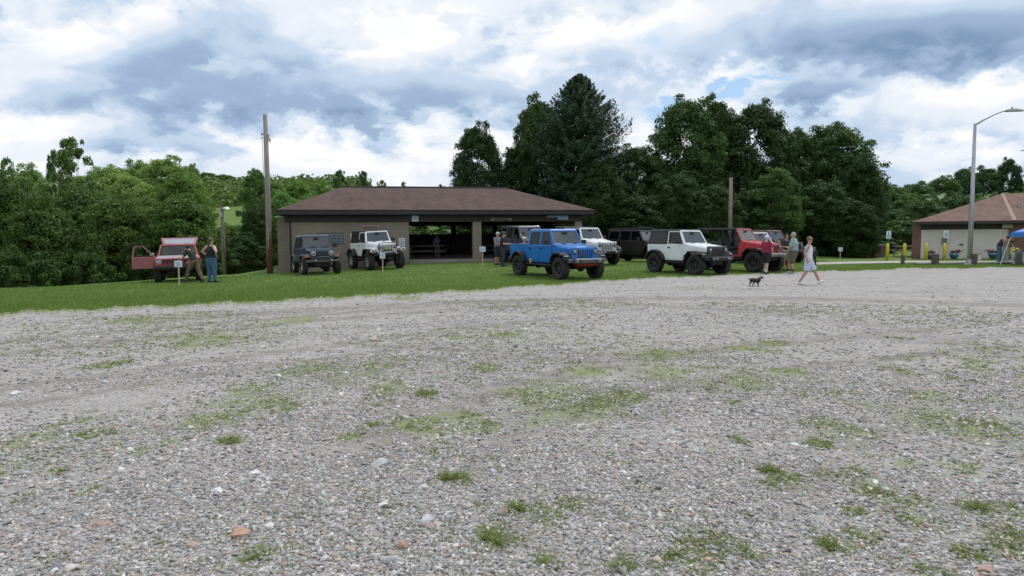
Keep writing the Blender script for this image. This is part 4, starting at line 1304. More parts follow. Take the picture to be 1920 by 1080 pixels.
# garage on the right ---------------------------------------------------
gL = P(1712, 415.5, 46.7); gC = P(1906, 411, 45.2); gP = P(1879, 363, 50.5)
gar = empty('garage', (gL.x, gL.y, 0), math.atan2(gC.y - gL.y, gC.x - gL.x), 'low brick garage with beige panelled front and brown hip roof', 'garage')
RZ = -gar.rotation_euler.z
def gl(v):
    q = Matrix.Rotation(RZ, 3, 'Z') @ (Vector(v) - Vector((gL.x, gL.y, 0)))
    return q
ze = gL.z; Lg = (gC - gL).length; pk = gl(gP)
W2 = 16.0; Dg = pk.y * 2
mb = MB()
SK = .80     # the plan is skewed: the hidden left wall runs off to the right
e = [(0, 0, ze), (W2, 0, ze), (W2 + Dg * .3, Dg, ze), (Dg * SK, Dg, ze)]
r1, r2 = (pk.x, pk.y, gP.z), (W2 - pk.x * .8, pk.y, gP.z)
mb.add(e + [r1, r2] + [(a, b, c - .06) for a, b, c in e], [(0, 1, 5, 4), (1, 2, 5), (2, 3, 4, 5), (3, 0, 4), (6, 7, 1, 0), (7, 8, 2, 1), (8, 9, 3, 2), (9, 6, 0, 3), (9, 8, 7, 6)])
groof = mb.build('roof', SH2, gar)
n_ = Vector((0, -(gP.z - ze), pk.y)).normalized() * .02
a_ = Vector(r1) + n_; b_ = Vector((Lg - .1, .02, ze)) + n_
mb = MB(); mb.add([a_ + Vector((-.08, 0, 0)), a_ + Vector((.10, 0, 0)), b_ + Vector((.14, 0, 0)), b_ + Vector((-.12, 0, 0))], [(0, 1, 2, 3)])
mb.build('hip_cap', mat('tan_cap', (.30, .21, .155), .9, var=.1), groof)
MB().tube([(pk.x - .15, pk.y * .48, ze + (gP.z - ze) * .48 - .05), (pk.x - .15, pk.y * .48, ze + (gP.z - ze) * .48 + .18)], [.09, .11], 8).build('vent', STEEL, groof)
mb = MB()
mb.span(.02, W2 - .02, .02, .12, ze - .2, ze - .062); mb.prism([(.05 + .1 * SK, .125), (.20 + .1 * SK, .125), (.15 + (Dg - .1) * SK, Dg - .1), (.0 + (Dg - .1) * SK, Dg - .1)], ze - .2, ze - .062, 'Z')
mb.build('fascia', DFASC, gar)
MB().prism([(.35, .14), (W2 - .2, .14), (W2 + .5, Dg - .2), (.2 + Dg * SK, Dg - .2)], ze - .24, ze - .205, 'Z').build('soffit', DBROWN, gar)
yw = .75
pxu = lambda px: gl(P(px, 450, 46.4)).x
colL0, colL1 = pxu(1719), pxu(1734)
colR0, colR1 = pxu(1886), pxu(1913)
MB().prism([(colL0, yw), (colL1, yw), (colL1 + .4 * SK, yw + .4), (colL0 + .25 + .4 * SK, yw + .4), (colL0 + .25 + (Dg - 1.5) * SK, Dg - .8), (colL0 + (Dg - 1.5) * SK, Dg - .8)], -.3, ze - .242, 'Z').build('brick_wall', BRICK, gar)
MB().span(colR0, colR1, yw - .12, yw + .4, -.3, ze - .242).build('brick_pillar', BRICK, gar)
MB().span(W2 - 1, W2 - .6, yw, Dg - .8, -.3, ze - .242).build('brick_wall', BRICK, gar)
MB().span(colL1 + .002, colR0 - .002, yw + .03, yw + .2, ze - .56, ze - .243).build('header', DBROWN, gar)
mb = MB(); mb.span(colL1 + .002, colR0 - .002, yw + .06, yw + .2, .02, ze - .562)
for i in range(1, 9):
    x = colL1 + (colR0 - colL1) * i / 9
    mb.span(x - .012, x + .012, yw + .052, yw + .0598, .05, ze - .57)
mb.build('wall_panel', PANELW, gar)
mb = MB(); mb.span(colR1 + .002, W2 - 1.002, yw + .06, yw + .2, .02, ze - .243); mb.build('wall_panel', PANELW, gar)
MB().span(colL1, colR0, yw - .1, yw + .3, -.3, .018).build('base_kerb', DBROWN, gar)
mb = MB(); mb.span(pxu(1872), pxu(1889), yw - .17, yw - .13, ze - .50, ze - .12); 
o = mb.build('wall_sign', mat('pale_green_grey_sign', (.36, .38, .36), .6, var=.1), None, (gL.x, gL.y, 0), -RZ)
tag(o, 'pale grey sign under the garage eave beside the brick pillar', 'sign')
MB().box((pxu(1806), yw + .03, .98), (.22, .05, .09)).build('wall_bracket', DSTEEL, gar)
mb = MB(); mb.span(pxu(1776), pxu(1780), yw - .02, yw + .05, 0.0, 1.55); mb.box((pxu(1776), yw, 1.2), (.28, .1, .5))
mb.build('meter_pipe', mat('grey_brown_metal', (.22, .19, .16), .7, var=.2), gar, bevel=.01)

# ------------------------------------------------------------------ poles and lamps
g_ = at(506.5, 36.2)
t_ = P(499, 215, 36.2)
pole = empty('utility_pole', g_, 0, 'tall wooden utility pole with reddish stained foot beside the pavilion corner', 'utility pole', 'wooden poles')
H_ = t_.z - g_.z
def pole_mat():
    m = bpy.data.materials.new('pole_wood'); m.use_nodes = True
    t = NT(m.node_tree); bs = m.node_tree.nodes['Principled BSDF']
    tc = t.n('ShaderNodeTexCoord').outputs['Object']
    s = t.n('ShaderNodeSeparateXYZ'); t.link(tc, s.inputs[0])
    mp = t.n('ShaderNodeMapping'); mp.inputs['Scale'].default_value = (6, 6, .6); t.link(tc, mp.inputs[0])
    nz = t.noise(mp.outputs[0], 3, 5, .7)
    base = t.ramp(nz, [(.3, (.20, .17, .15)), (.7, (.36, .31, .28))])
    red = t.ramp(nz, [(.3, (.11, .045, .03)), (.7, (.24, .10, .06))])
    f = t.math('SUBTRACT', 1.0, t.smooth(t.math('ADD', s.outputs[2], t.math('ADD', t.math('MULTIPLY', s.outputs[0], -6), t.math('MULTIPLY', nz, .8))), 1.6, 2.1))
    t.link(t.mix(f, base, red), bs.inputs['Base Color']); bs.inputs['Roughness'].default_value = .9
    t.link(t.bump(nz, .5, .01), bs.inputs['Normal'])
    return m
MB().tube([(0, 0, -.3), (0, 0, H_ * .5), (0, 0, H_)], [.165, .14, .108], 14).build('shaft', pole_mat(), pole, smooth=True)
mb = MB(); mb.tube([(-.16, 0, H_ - 1.0), (.16, 0, H_ - 1.15)], .03, 6); mb.ball((-.2, 0, H_ - .98), (.05, .05, .09)); mb.ball((.2, 0, H_ - 1.3), (.05, .05, .12)); mb.box((.15, 0, H_ - 1.15), (.05, .08, .3)); mb.ball((-.2, 0, H_ - 1.2), (.04, .04, .06))
mb.build('insulator_bracket', STEEL, pole)
MB().tube([(-.2, 0, H_ - 1.3), (-.19, .02, H_ - 3.2), (-.17, 0, H_ - 4.4)], .012, 5).build('wire', DSTEEL, pole)
g_ = at(1368, 45); t_ = P(1366, 333, 45)
pole = empty('utility_pole', g_, 0, 'plain wooden pole standing behind the red open sided car', 'utility pole', 'wooden poles')
MB().tube([(0, 0, -.3), (0, 0, t_.z - g_.z)], [.15, .11], 12).build('shaft', mat('pole_wood_grey', (.21, .17, .145), .9, var=.3, vscale=5, bump=.5, bscale=20), pole, smooth=True)
g_ = at(420, 38); t_ = P(418, 388, 38)
pole = empty('lamp_pole', (g_.x, g_.y, g_.z), 0, 'short weathered lamp pole with a small hooded lamp below the lawn', 'lamp pole')
H_ = t_.z - g_.z
MB().tube([(0, 0, -.3), (0, 0, H_)], [.12, .09], 10).build('shaft', mat('pole_wood_dull', (.16, .13, .10), .9, var=.3, vscale=5), pole, smooth=True)
MB().tube([(0, 0, H_ - .35), (.22, -.05, H_ - .1)], .02, 6).lathe([(.02, .05), (.12, .02), (.2, -.06), (.19, -.07), (.02, .0)], (.26, -.06, H_ - .05), seg=14).build('lamp_hood', mat('pale_metal', (.62, .66, .7), .3, metal=.4, var=.05), pole)
MB().box((0, -.12, H_ - .45), (.14, .1, .24)).build('lamp_box', STEEL, pole, bevel=.01)

def street_lamp(px, pyt, pyb, d, label, arm=2.3, flip=1):
    g = at(px, d); H = P(px, pyt, d).z - g.z
    root = empty('street_lamp', g, 0, label, 'street lamp', 'street lamps')
    MB().tube([(0, 0, 0), (0, 0, H * .5), (0, 0, H)], [.13, .105, .075], 14).build('pole', STEEL, root, smooth=True)
    MB().lathe([(0, 0), (.26, 0), (.26, .04), (.17, .07), (.15, .3), (0, .3)], (0, 0, 0), seg=16).build('base_collar', STEEL, root)
    pts = [(0, 0, H - .08), (.5 * flip, 0, H + .22), (1.05 * flip, 0, H + .5), (1.45 * flip, 0, H + .64), (arm * .74 * flip, 0, H + .68)]
    MB().tube(pts, [.055, .05, .045, .04, .035], 8).build('arm', STEEL, root, smooth=True)
    hd = MB().prism([(arm * .72 * flip, H + .62), (arm * .74 * flip, H + .75), (arm * .9 * flip, H + .77), (arm * 1.12 * flip, H + .68), (arm * 1.12 * flip, H + .64)], -.15, .15).build('lamp_head', STEEL, root, bevel=.02)
    MB().tube([(arm * .85 * flip, 0, H + .76), (arm * .85 * flip, 0, H + .86)], .035, 8).build('sensor', DSTEEL, hd)
    return root
street_lamp(1817.5, 232, 496, 37.2, 'tall grey steel street lamp with one curved arm in front of the garage')
street_lamp(2012, 300, 492, 46, 'far street lamp whose head tip shows at the right edge', 3.4, -1)

# ------------------------------------------------------------------ small street furniture
for px, pyt, pyb, lab in ((1663, 456.5, 487, 'leftmost yellow bollard, a sign rising behind it'), (1695, 457, 487, 'yellow bollard behind the leaning dark post'),
                          (1735.5, 456, 488, 'yellow bollard right of the garage corner'), (1770, 456, 489, 'rightmost yellow bollard, a sign rising behind it')):
    g = at(px, 44.8)
    r = empty('bollard', g, 0, lab, 'bollard', 'yellow bollards')
    MB().lathe([(0, -.1), (.105, -.1), (.105, 1.0), (.09, 1.05), (.05, 1.085), (0, 1.09)], seg=18).build('post', YEL_, r, smooth=True)
    MB().lathe([(.1055, .9), (.108, .9), (.108, .94), (.1055, .94)], seg=18, closed=True).build('band', mat('pale_yellow', (.75, .68, .2), .5), r)
def parking_sign(px, pyt, d, label):
    g = at(px, d); H = P(px, pyt, d).z - g.z
    r = empty('parking_sign', g, 0, label, 'sign', 'disabled parking signs')
    MB().box((0, 0, H / 2), (.05, .04, H)).build('post', mat('green_grey_post', (.09, .11, .10), .6), r)
    b = MB().box((0, -.03, H - .26), (.32, .012, .50)).build('sign_board', mat('sign_white', (.62, .72, .76), .4), r, bevel=.02)
    s = MB(); y = -.040
    s.lathe([(.0, -.002), (.035, -.002), (.035, .002), (0, .002)], (-.01, y, H - .12), 'Y', 12)
    s.box((-.01, y, H - .22), (.035, .004, .14)); s.box((.035, y, H - .29), (.09, .004, .03)); s.box((.085, y, H - .34), (.03, .004, .11))
    s.lathe([(.075, -.002), (.10, -.002), (.10, .002), (.075, .002)], (0, y - .003, H - .35), 'Y', 18, closed=True)
    s.build('wheelchair_symbol', mat('sign_blue_black', (.03, .06, .16), .5), b)
parking_sign(1664, 433, 45.3, 'white disabled parking sign over the leftmost bollard')
parking_sign(1771, 432, 45.4, 'white disabled parking sign against the beige garage front')
for px, d, h, w, tilt, lab in ((1692, 38.4, .50, .15, .04, 'thin dark wooden post on the lawn below a yellow bollard'), (1753, 37.5, .58, .27, 0, 'thick square wooden post in front of the blue planter'),
                               (1826, 37.0, .60, .20, .02, 'square wooden post touching the foot of the street lamp'), (1909.5, 36.0, .66, .17, 0, 'wooden post in front of the white tank')):
    g = at(px, d)
    o = MB().prism([(-w / 2, -w / 2), (w / 2, -w / 2), (w / 2, w / 2), (-w / 2, w / 2)], -.2, h, 'Z').build('wooden_post', mat('dark_old_post', (.11, .085, .07), .95, var=.4, vscale=9, bump=.7, bscale=25), None, g, .3, bevel=.012)
    o.rotation_euler = (0, tilt, .3)
    tag(o, lab, 'post', 'old wooden posts along the lawn edge')
PLB = mat('blue_glazed_pot', (.03, .12, .19), .25, var=.25, coat=.4); PLL = mat('light_blue_rim', (.18, .36, .46), .3); FLR = leaf_mat('reddish_foliage', [(0, (.10, .05, .04)), (.5, (.20, .09, .07)), (1, (.16, .17, .06))], .2)
for px, lab, sp in ((1744.5, 'blue planter with dark red plants half behind the thick post', 0), (1788, 'blue planter with reddish plants right of the last bollard', 1), (1861, 'blue planter with spreading red leaves near the two men', 2)):
    g = at(px, 45.3); g.z = max(g.z, 0.05)
    r = empty('planter', g, 0, lab, 'planter', 'blue glazed planters by the garage')
    MB().lathe([(0, 0), (.14, 0), (.22, .10), (.27, .24), (.28, .28), (0, .25)], seg=20).build('pot', PLB, r, smooth=True)
    MB().lathe([(.275, .27), (.30, .28), (.30, .36), (.25, .36), (.25, .27)], seg=20, closed=True).build('rim', PLL, r, smooth=True)
    k = 260
    q = rng.normal(0, 1, (k, 3)); q /= np.linalg.norm(q, axis=1, keepdims=True); q[:, 2] = abs(q[:, 2])
    P0 = q * rng.uniform(.1, 1, (k, 1)) * np.array([.30 + .12 * (sp == 2), .25, .24]) + np.array([0, 0, .36])
    if sp: P0[:40, 0] = (1 if sp == 1 else -1) * rng.uniform(.2, .5, 40); P0[:40, 2] = .45 + .15 * rng.uniform(0, 1, 40)
    V_, F_ = leaf_quads(P0, q, rng.uniform(.04, .08, k), .5)
    np_mesh('plants', V_, F_, FLR, r)
# white pipe and small white hydrant by the wall
g = at(1836, 44.9)
r = empty('standpipe', g, 0, 'little white capped standpipe on the strip before the garage', 'standpipe')
MB().lathe([(0, 0), (.09, 0), (.07, .05), (.07, .34), (0, .35)], seg=12).build('pipe', WHITEP, r)
MB().lathe([(.0, .34), (.12, .36), (.12, .42), (.04, .47), (0, .47)], seg=12).build('cap', mat('tan_cap_paint', (.4, .32, .22), .6), r)
# waste bin with sloped lid
g = at(1644, 50)
r = empty('waste_bin', g, .1, 'brown waste bin with a pale sloping lid among the bushes', 'waste bin')
MB().prism([(-.42, 0), (.42, 0), (.42, .75), (-.42, .75)], -.3, .3).build('body', mat('brown_bin', (.16, .12, .095), .8, var=.15), r, bevel=.02)
MB().prism([(-.47, .755), (.47, .755), (.40, .90), (-.32, .90)], -.34, .34).build('lid', mat('bin_lid', (.25, .22, .20), .7, var=.1), r, bevel=.015)
g = at(1700, 49.5)
picnic_table(g, .1, 'wooden picnic table left of the garage corner', mat('picnic_wood', (.34, .29, .23), .8, var=.2, vscale=6), 1.9)

# stake signs
def stake_sign(px, py0, py1, wpx, pyb, d, label, seed=1, blue=0):
    g = at(px, d); m_ = d / F
    top = P(px, py0, d).z - g.z; bot = P(px, py1, d).z - g.z; w = wpx * m_
    r = empty('stake_sign', g, 0, label, 'sign', 'paper signs on wooden stakes')
    MB().box((.0, .012, (top - .08) / 2), (.05, .02, top - .08 + .2)).build('stake', WOODL, r, bevel=.003)
    mb = MB(); mb.box((0, -.006, (top + bot) / 2), (w, .012, top - bot))
    lines(mb, -w * .38, w * .38, bot + (top - bot) * .2, bot + (top - bot) * .8, 3, -.0125, seed=seed)
    mb.build('sign_board', [mat('paper_white', (.70, .74, .82), .6, var=.03), INKB], r)
stake_sign(334.5, 489, 500.5, 14.5, 535, 25.4, 'white paper sign on a stake in front of the red wagon', 1)
stake_sign(717.5, 474, 484.5, 10, 513.5, 31.6, 'white paper sign on a stake in front of the white soft top car', 2)
stake_sign(905, 462.5, 472, 11, 505.5, 33.6, 'white paper sign on a stake in the gap left of the blue pickup', 3)
stake_sign(1575, 464, 471, 8, 489, 45.8, 'white paper sign on a stake beyond the paving, right of the woman', 4)

# canopy, tank and flowers at the right edge
cx_, cy_ = 26.55, 36.4
g = Vector((cx_, cy_, gz(cx_, cy_)))
r = empty('canopy_tent', g, math.radians(-38), 'blue pop up canopy half raised at the right edge', 'canopy')
BLC = mat('blue_canopy_cloth', (.025, .17, .55), .6, var=.12, vscale=3)
mb = MB(); S = 3.0; zt = 1.55
N_ = 10
vs = []; fs = []
for i in range(N_ + 1):
    for j in range(N_ + 1):
        u, v = i / N_, j / N_
        pk_ = (1 - abs(2 * u - 1)) ; pv = (1 - abs(2 * v - 1))
        z = zt + .16 + .62 * min(pk_, pv) ** .9 - .05 * math.sin(math.pi * u) * (1 - pv)
        vs.append((u * S, v * S - .3, z))
for i in range(N_):
    for j in range(N_):
        s = i * (N_ + 1) + j
        fs.append((s, s + N_ + 1, s + N_ + 2, s + 1))
mb.add(vs, fs)
o = mb.build('canopy_cover', BLC, r, smooth=True); sm = o.modifiers.new('t', 'SOLIDIFY'); sm.thickness = .01
mb = MB()
for a, b in (((0, -.3), (S, -.3)), ((S, -.3), (S, S - .3)), ((S, S - .3), (0, S - .3)), ((0, S - .3), (0, -.3))):
    d_ = Vector((b[0] - a[0], b[1] - a[1], 0)).normalized().cross(Vector((0, 0, 1))) * .015
    mb.plate([(a[0] + d_.x, a[1] + d_.y, zt - .04), (b[0] + d_.x, b[1] + d_.y, zt - .04), (b[0] + d_.x, b[1] + d_.y, zt + .17), (a[0] + d_.x, a[1] + d_.y, zt + .17)], .012)
mb.build('valance', BLC, r)
for (a, b, k) in ((0.02, -.28, -.42), (S, -.28, 0), (S, S - .32, 0), (0.02, S - .32, 0)):
    MB().tube([(a, b, zt), (a + k, b - abs(k) * .3, 0)], .022, 6).build('leg', mat('white_leg', (.62, .60, .58), .4, metal=.3), r)
g = at(1909, 37.6)
r = empty('gas_tank', g, 0, 'white rounded gas tank standing beside the canopy', 'tank')
MB().ball((0, 0, .44), (.36, .30, .30), 20, 12).build('vessel', WHITEP, r, smooth=True)
for s in (-.22, .22): MB().box((s, 0, .1), (.06, .3, .2)).build('foot', WHITEP, r)
MB().tube([(0, 0, .72), (0, 0, .82)], .07, 8).build('valve', STEEL, r)
g = at(1919, 36.8)
r = empty('folding_table', g, 0, 'folding table with a pale cloth under the canopy', 'table')
MB().box((.25, .1, .70), (1.0, .6, .04)).build('tabletop', mat('purple_cloth', (.10, .09, .22), .8, var=.2), r)
MB().box((.25, -.18, .42), (.9, .03, .52)).build('cloth', mat('pale_blue_cloth', (.45, .58, .68), .8, var=.1), r)
for a in (-.2, .7):
    for b in (-.15, .35): MB().tube([(a, b, 0), (a, b, .69)], .015, 6).build('leg', DSTEEL, r)
g = at(1902, 43.5)
r = empty('flower_bush', g, 0, 'bush of yellow flowers by the brick pillar', 'flowers', 'plants by the garage')
k = 500
q = rng.normal(0, 1, (k, 3)); q /= np.linalg.norm(q, axis=1, keepdims=True); q[:, 2] = abs(q[:, 2])
V_, F_ = leaf_quads(q * rng.uniform(.3, 1, (k, 1)) * np.array([.38, .3, .55]) + np.array([0, 0, .25]), q, rng.uniform(.04, .08, k), .5)
np_mesh('foliage', V_, F_, LEAF, r)
k = 90
q = rng.normal(0, 1, (k, 3)); q /= np.linalg.norm(q, axis=1, keepdims=True); q[:, 2] = abs(q[:, 2])
V_, F_ = leaf_quads(q * np.array([.40, .34, .58]) + np.array([0, 0, .27]), q, rng.uniform(.05, .07, k), .9)
np_mesh('blossoms', V_, F_, mat('yellow_petals', (.75, .52, .03), .6), r)
# a far house on the hill
g = P(428, 373, 205)
r = empty('farmhouse', (g.x, 205, g.z - 2.0), .5, 'tiny pale roofed farmhouse far off at the top of the meadow', 'house')
MB().span(-5, 5, -3, 3, 0, 2.2).build('wall', WHITEP, r)
MB().add([(-5.4, -3.4, 2.2), (5.4, -3.4, 2.2), (5.4, 3.4, 2.2), (-5.4, 3.4, 2.2), (-5.4, 0, 4.2), (5.4, 0, 4.2)], [(0, 1, 5, 4), (2, 3, 4, 5), (0, 4, 3), (1, 2, 5), (3, 2, 1, 0)]).build('roof', STEEL, r)
# ------------------------------------------------------------------ vehicles
def paint(name, col, rough=.36, coat=.35):
    return mat(name, col, rough, var=.05, vscale=2, coat=coat)
P_BLUE = paint('bright_blue_paint', (.004, .155, .50)); P_WHITE = paint('white_car_paint', (.80, .81, .82)); P_NAVY = paint('dark_blue_grey_paint', (.035, .055, .085))
P_RED = paint('red_orange_paint', (.46, .022, .032)); P_BLACK = paint('black_paint', (.018, .017, .017)); P_OLDRED = mat('faded_red_paint', (.28, .018, .03), .45, var=.12, vscale=3, coat=.2)
P_PINK = mat('sun_faded_red_paint', (.31, .105, .115), .7, var=.12, vscale=4); P_GREYHOOD = mat('chalky_hood', (.32, .26, .27), .6, var=.18, vscale=5)
P_GREYTOP = paint('slate_grey_paint', (.07, .08, .095)); P_MAROON = paint('maroon_paint', (.085, .012, .014)); P_TRIM = mat('black_trim', (.020, .020, .021), .65, var=.15)
P_TOP = mat('black_top_fabric', (.020, .021, .023), .8, var=.2, vscale=8); P_HARD = mat('black_hardtop', (.026, .028, .032), .5, var=.1)
TYRE = mat('tyre_rubber', (.022, .022, .022), .85, var=.25, vscale=10, bump=.3, bscale=60); RIMD = mat('dark_rim', (.07, .07, .075), .35, metal=.7, var=.1); RIML = mat('silver_rim', (.55, .56, .57), .3, metal=.8, var=.08)
CHROME = mat('bright_metal', (.62, .64, .66), .2, metal=.9); LENS = mat('headlamp_glass', (.22, .25, .27), .08, spec=1.0, coat=1); AMBER = mat('amber_lens', (.65, .13, .02), .2, coat=.6)
SEAT = mat('grey_seat_cloth', (.13, .13, .14), .8, var=.15); SEATT = mat('tan_seat_leather', (.42, .36, .28), .6, var=.1); UNDER = mat('underbody', (.015, .015, .015), .8)
GL_D = glass_mat('dark_side_glass', (.12, .13, .13), .50, (.008, .009, .010)); GL_W = glass_mat('windscreen_glass', (.5, .56, .54), .5, (.05, .06, .065), 1.95); GL_C = glass_mat('clear_side_glass', (.45, .5, .5), .30)
SKIDR = mat('red_skid_plate', (.22, .012, .015), .5, var=.1)

_wheel_cache = {}
def wheel(parent, x, y, R, tw, rimm, seed=0, name='wheel'):
    side = 1 if y > 0 else -1
    key = (R, tw, rimm.name)
    root = empty(name, (x, y, R), 0 if side > 0 else math.pi, parent=parent)
    root.rotation_euler = (0, random.uniform(0, 1), 0 if side > 0 else math.pi)
    if key in _wheel_cache:
        for me, nm, ms in _wheel_cache[key]:
            o = bpy.data.objects.new(nm, me); C.objects.link(o); o.parent = root
        return root
    res = []
    h = tw / 2; Ri = R * .56
    def jit(k, i, r, z):
        if i in (3, 4, 5, 6):
            ph = (k % 3 == 0)
            if i in (3, 6): return (r - (.022 if ph else 0), z)
            return (r - (.018 if (k + (1 if i == 5 else 0)) % 3 == 0 else 0), z)
        return r, z
    prof = [(Ri, -h * .7), (Ri + .03, -h * .92), (R * .80, -h * 1.04), (R * .965, -h * .92), (R, -h * .55), (R, h * .55), (R * .965, h * .92), (R * .80, h * 1.04), (Ri + .03, h * .92), (Ri, h * .7)]
    o = MB().lathe(prof, (0, 0, 0), 'Y', 54, jitter=jit, closed=True).build('tyre', TYRE, root)
    res.append((o.data, 'tyre', None))
    mb = MB()
    mb.lathe([(Ri, -h * .7), (Ri + .004, h * .72), (Ri * .92, h * .66), (Ri * .88, h * .30), (Ri * .86, -h * .5)], (0, 0, 0), 'Y', 32)
    mb.lathe([(0, h * .1), (Ri * .88, h * .02), (Ri * .88, -h * .02), (0, -h * .1)], (0, 0, 0), 'Y', 24)
    ns = 6
    for k in range(ns):
        a = 2 * math.pi * k / ns
        Rm = Matrix.Rotation(a, 3, 'Y')
        pts = [Rm @ Vector(p) for p in ((.05, h * .1, -.055), (.05, h * .1, .055), (Ri * .93, h * .1, .035), (Ri * .93, h * .1, -.035), (.05, h * .46, -.045), (.05, h * .46, .045), (Ri * .93, h * .56, .028), (Ri * .93, h * .56, -.028))]
        mb.hexa(pts)
    mb.lathe([(0, h * .58), (.045, h * .56), (.06, h * .46), (.06, 0), (0, 0)], (0, 0, 0), 'Y', 14)
    o = mb.build('rim', rimm, root, smooth=False)
    res.append((o.data, 'rim', None))
    _wheel_cache[key] = res
    return root

def arc(cx, cz, r, a0, a1, n):
    return [(cx + r * math.cos(a0 + (a1 - a0) * i / n), cz + r * math.sin(a0 + (a1 - a0) * i / n)) for i in range(n + 1)]

def seat(parent, x, y, zf, m):
    mb = MB()
    mb.box((x + .05, y, zf + .12), (.48, .46, .16)); mb.box((x - .22, y, zf + .46), (.14, .46, .62), rot=Matrix.Rotation(-.18, 3, 'Y')); mb.box((x - .30, y, zf + .86), (.10, .26, .2), rot=Matrix.Rotation(-.18, 3, 'Y'))
    mb.build('seat', m, parent, bevel=.04)

def offroader(name, label, cat, loc, heading, wb=2.46, R=.42, tw=.28, t=.79, zr=.56, body=P_WHITE, top='hard', doors=2, style='modern', topm=None, rim=RIMD, flare=None, grille=None,
              group='off road vehicles parked on the lawn', bumper=P_TRIM, seatm=SEAT, doorless=False, skid=None, tow=True, extra=None, spare=True, gmix=GL_D, hood=None, sc_=1.0):
    flare = flare or P_TRIM; grille = grille or body; topm = topm or P_HARD; hood = hood or body
    r = empty(name, loc, heading, label, cat, group)
    r.scale = (sc_, sc_, sc_)
    mod = style == 'modern'
    xf = wb / 2; bw = .76 if mod else .72
    belt = zr + (.71 if mod else .68); cowl = belt + (.04 if mod else .03)
    rz_ = zr + (1.34 if mod else 1.27)
    xw = xf - (.74 if mod else .64); xt = xw - (.36 if mod else .22)
    xc = xf - .58; xg = xf + (.42 if mod else .40)
    xr = -xf - (.52 if mod else .50)
    if top == 'bed': xr = -xf - 1.02
    ra = R + .11
    # tub with rear wheel arches
    dz = zr - R
    a = math.asin(max(-1, min(1, dz / ra)))
    rear = arc(-xf, R, ra, math.pi - a, a, 12)
    if xr > -xf - ra * math.cos(a): xr = -xf - ra * math.cos(a) - .05
    poly = [(xc, cowl), (xw + .02, cowl), (xw - .06, belt), (xr, belt), (xr, zr + .04)] + [(min(p[0], 99), p[1]) for p in rear] + [(xc, zr)]
    if doorless:
        s0, s1 = xw - .12, xw - 1.05
        poly = [(xc, cowl), (xw + .02, cowl), (s0, belt), (s0 - .05, belt - .25), (s0 - .05, zr + .12), (s1, zr + .12), (s1, belt), (xr, belt), (xr, zr + .04)] + rear + [(xc, zr)]
        MB().prism([(s1 - .001, belt + .004), (xr, belt + .004), (xr, zr + .04)] + rear + [(s1 - .001, zr)], -bw - .012, bw + .012).build('rear_tub', P_HARD, r, bevel=.02)
        poly = [(xc, cowl), (xw + .02, cowl), (s0, belt), (s0 - .05, belt - .25), (s0 - .05, zr + .12), (s1, zr + .12), (s1, zr), (xc, zr)]
    MB().prism(poly, -bw, bw).build('body', body, r, bevel=.025)
    # nose: hood over inner wings
    hz = cowl - (.08 if mod else .06)
    gw = .60 if mod else .50
    cw = bw - .02 if mod else bw - .09
    h0 = zr + .30
    MB().hexa([(xc - .002, -cw, h0), (xg, -gw * .96, h0), (xg, gw * .96, h0), (xc - .002, cw, h0), (xc - .002, -cw, cowl - .10), (xg, -gw, hz - .12), (xg, gw, hz - .12), (xc - .002, cw, cowl - .10)]).build('inner_wing', body, r)
    hd = MB()
    y1, y2 = cw * .99, gw * .99
    hd.hexa([(xc - .0, -y1, cowl - .098), (xg - .02, -y2, hz - .118), (xg - .02, y2, hz - .118), (xc, y1, cowl - .098), (xc, -y1 * .90, cowl - .005), (xg - .06, -y2 * .86, hz - .02), (xg - .06, y2 * .86, hz - .02), (xc, y1 * .90, cowl - .005)])
    ho = hd.build('hood', hood, r, bevel=.03, seg=3)
    if mod:
        MB().hexa([(xc + .08, -.36, cowl - .012), (xg - .14, -.24, hz - .03), (xg - .14, .24, hz - .03), (xc + .08, .36, cowl - .012), (xc + .12, -.32, cowl + .014), (xg - .2, -.21, hz + .005), (xg - .2, .21, hz + .005), (xc + .12, .32, cowl + .014)]).build('hood_bulge', hood, ho, bevel=.01)
    for s in (-1, 1):
        MB().box((xg - .1, s * gw * .9, hz - .09), (.07, .03, .05)).build('latch', P_TRIM, ho)
    # grille
    gz0 = zr + .17; gz1 = hz - .015
    gr = MB().prism([(gz0 * 0 + xg, gz0), (xg + .055, gz0), (xg + .075, gz1 - .12), (xg + .05, gz1), (xg, gz1)], -gw - .01, gw + .01).build('grille', grille, r, bevel=.015)
    hr = .092; hy = gw - .125 if mod else gw - .10; hzz = gz1 - .17
    nsl = 7; span_ = (hy - hr) * 2 - .05
    for i in range(nsl):
        yy = -span_ / 2 + span_ * (i + .5) / nsl
        w = span_ / nsl * (.52 if mod else .55)
        MB().hexa([(xg + .03, yy - w / 2, gz0 + .07), (xg + .066, yy - w / 2, gz0 + .07), (xg + .066, yy + w / 2, gz0 + .07), (xg + .03, yy + w / 2, gz0 + .07),
                   (xg + .03, yy - w / 2, gz1 - .07), (xg + .0775, yy - w / 2, gz1 - .09), (xg + .0775, yy + w / 2, gz1 - .09), (xg + .03, yy + w / 2, gz1 - .07)]).build('slot', UNDER, gr)
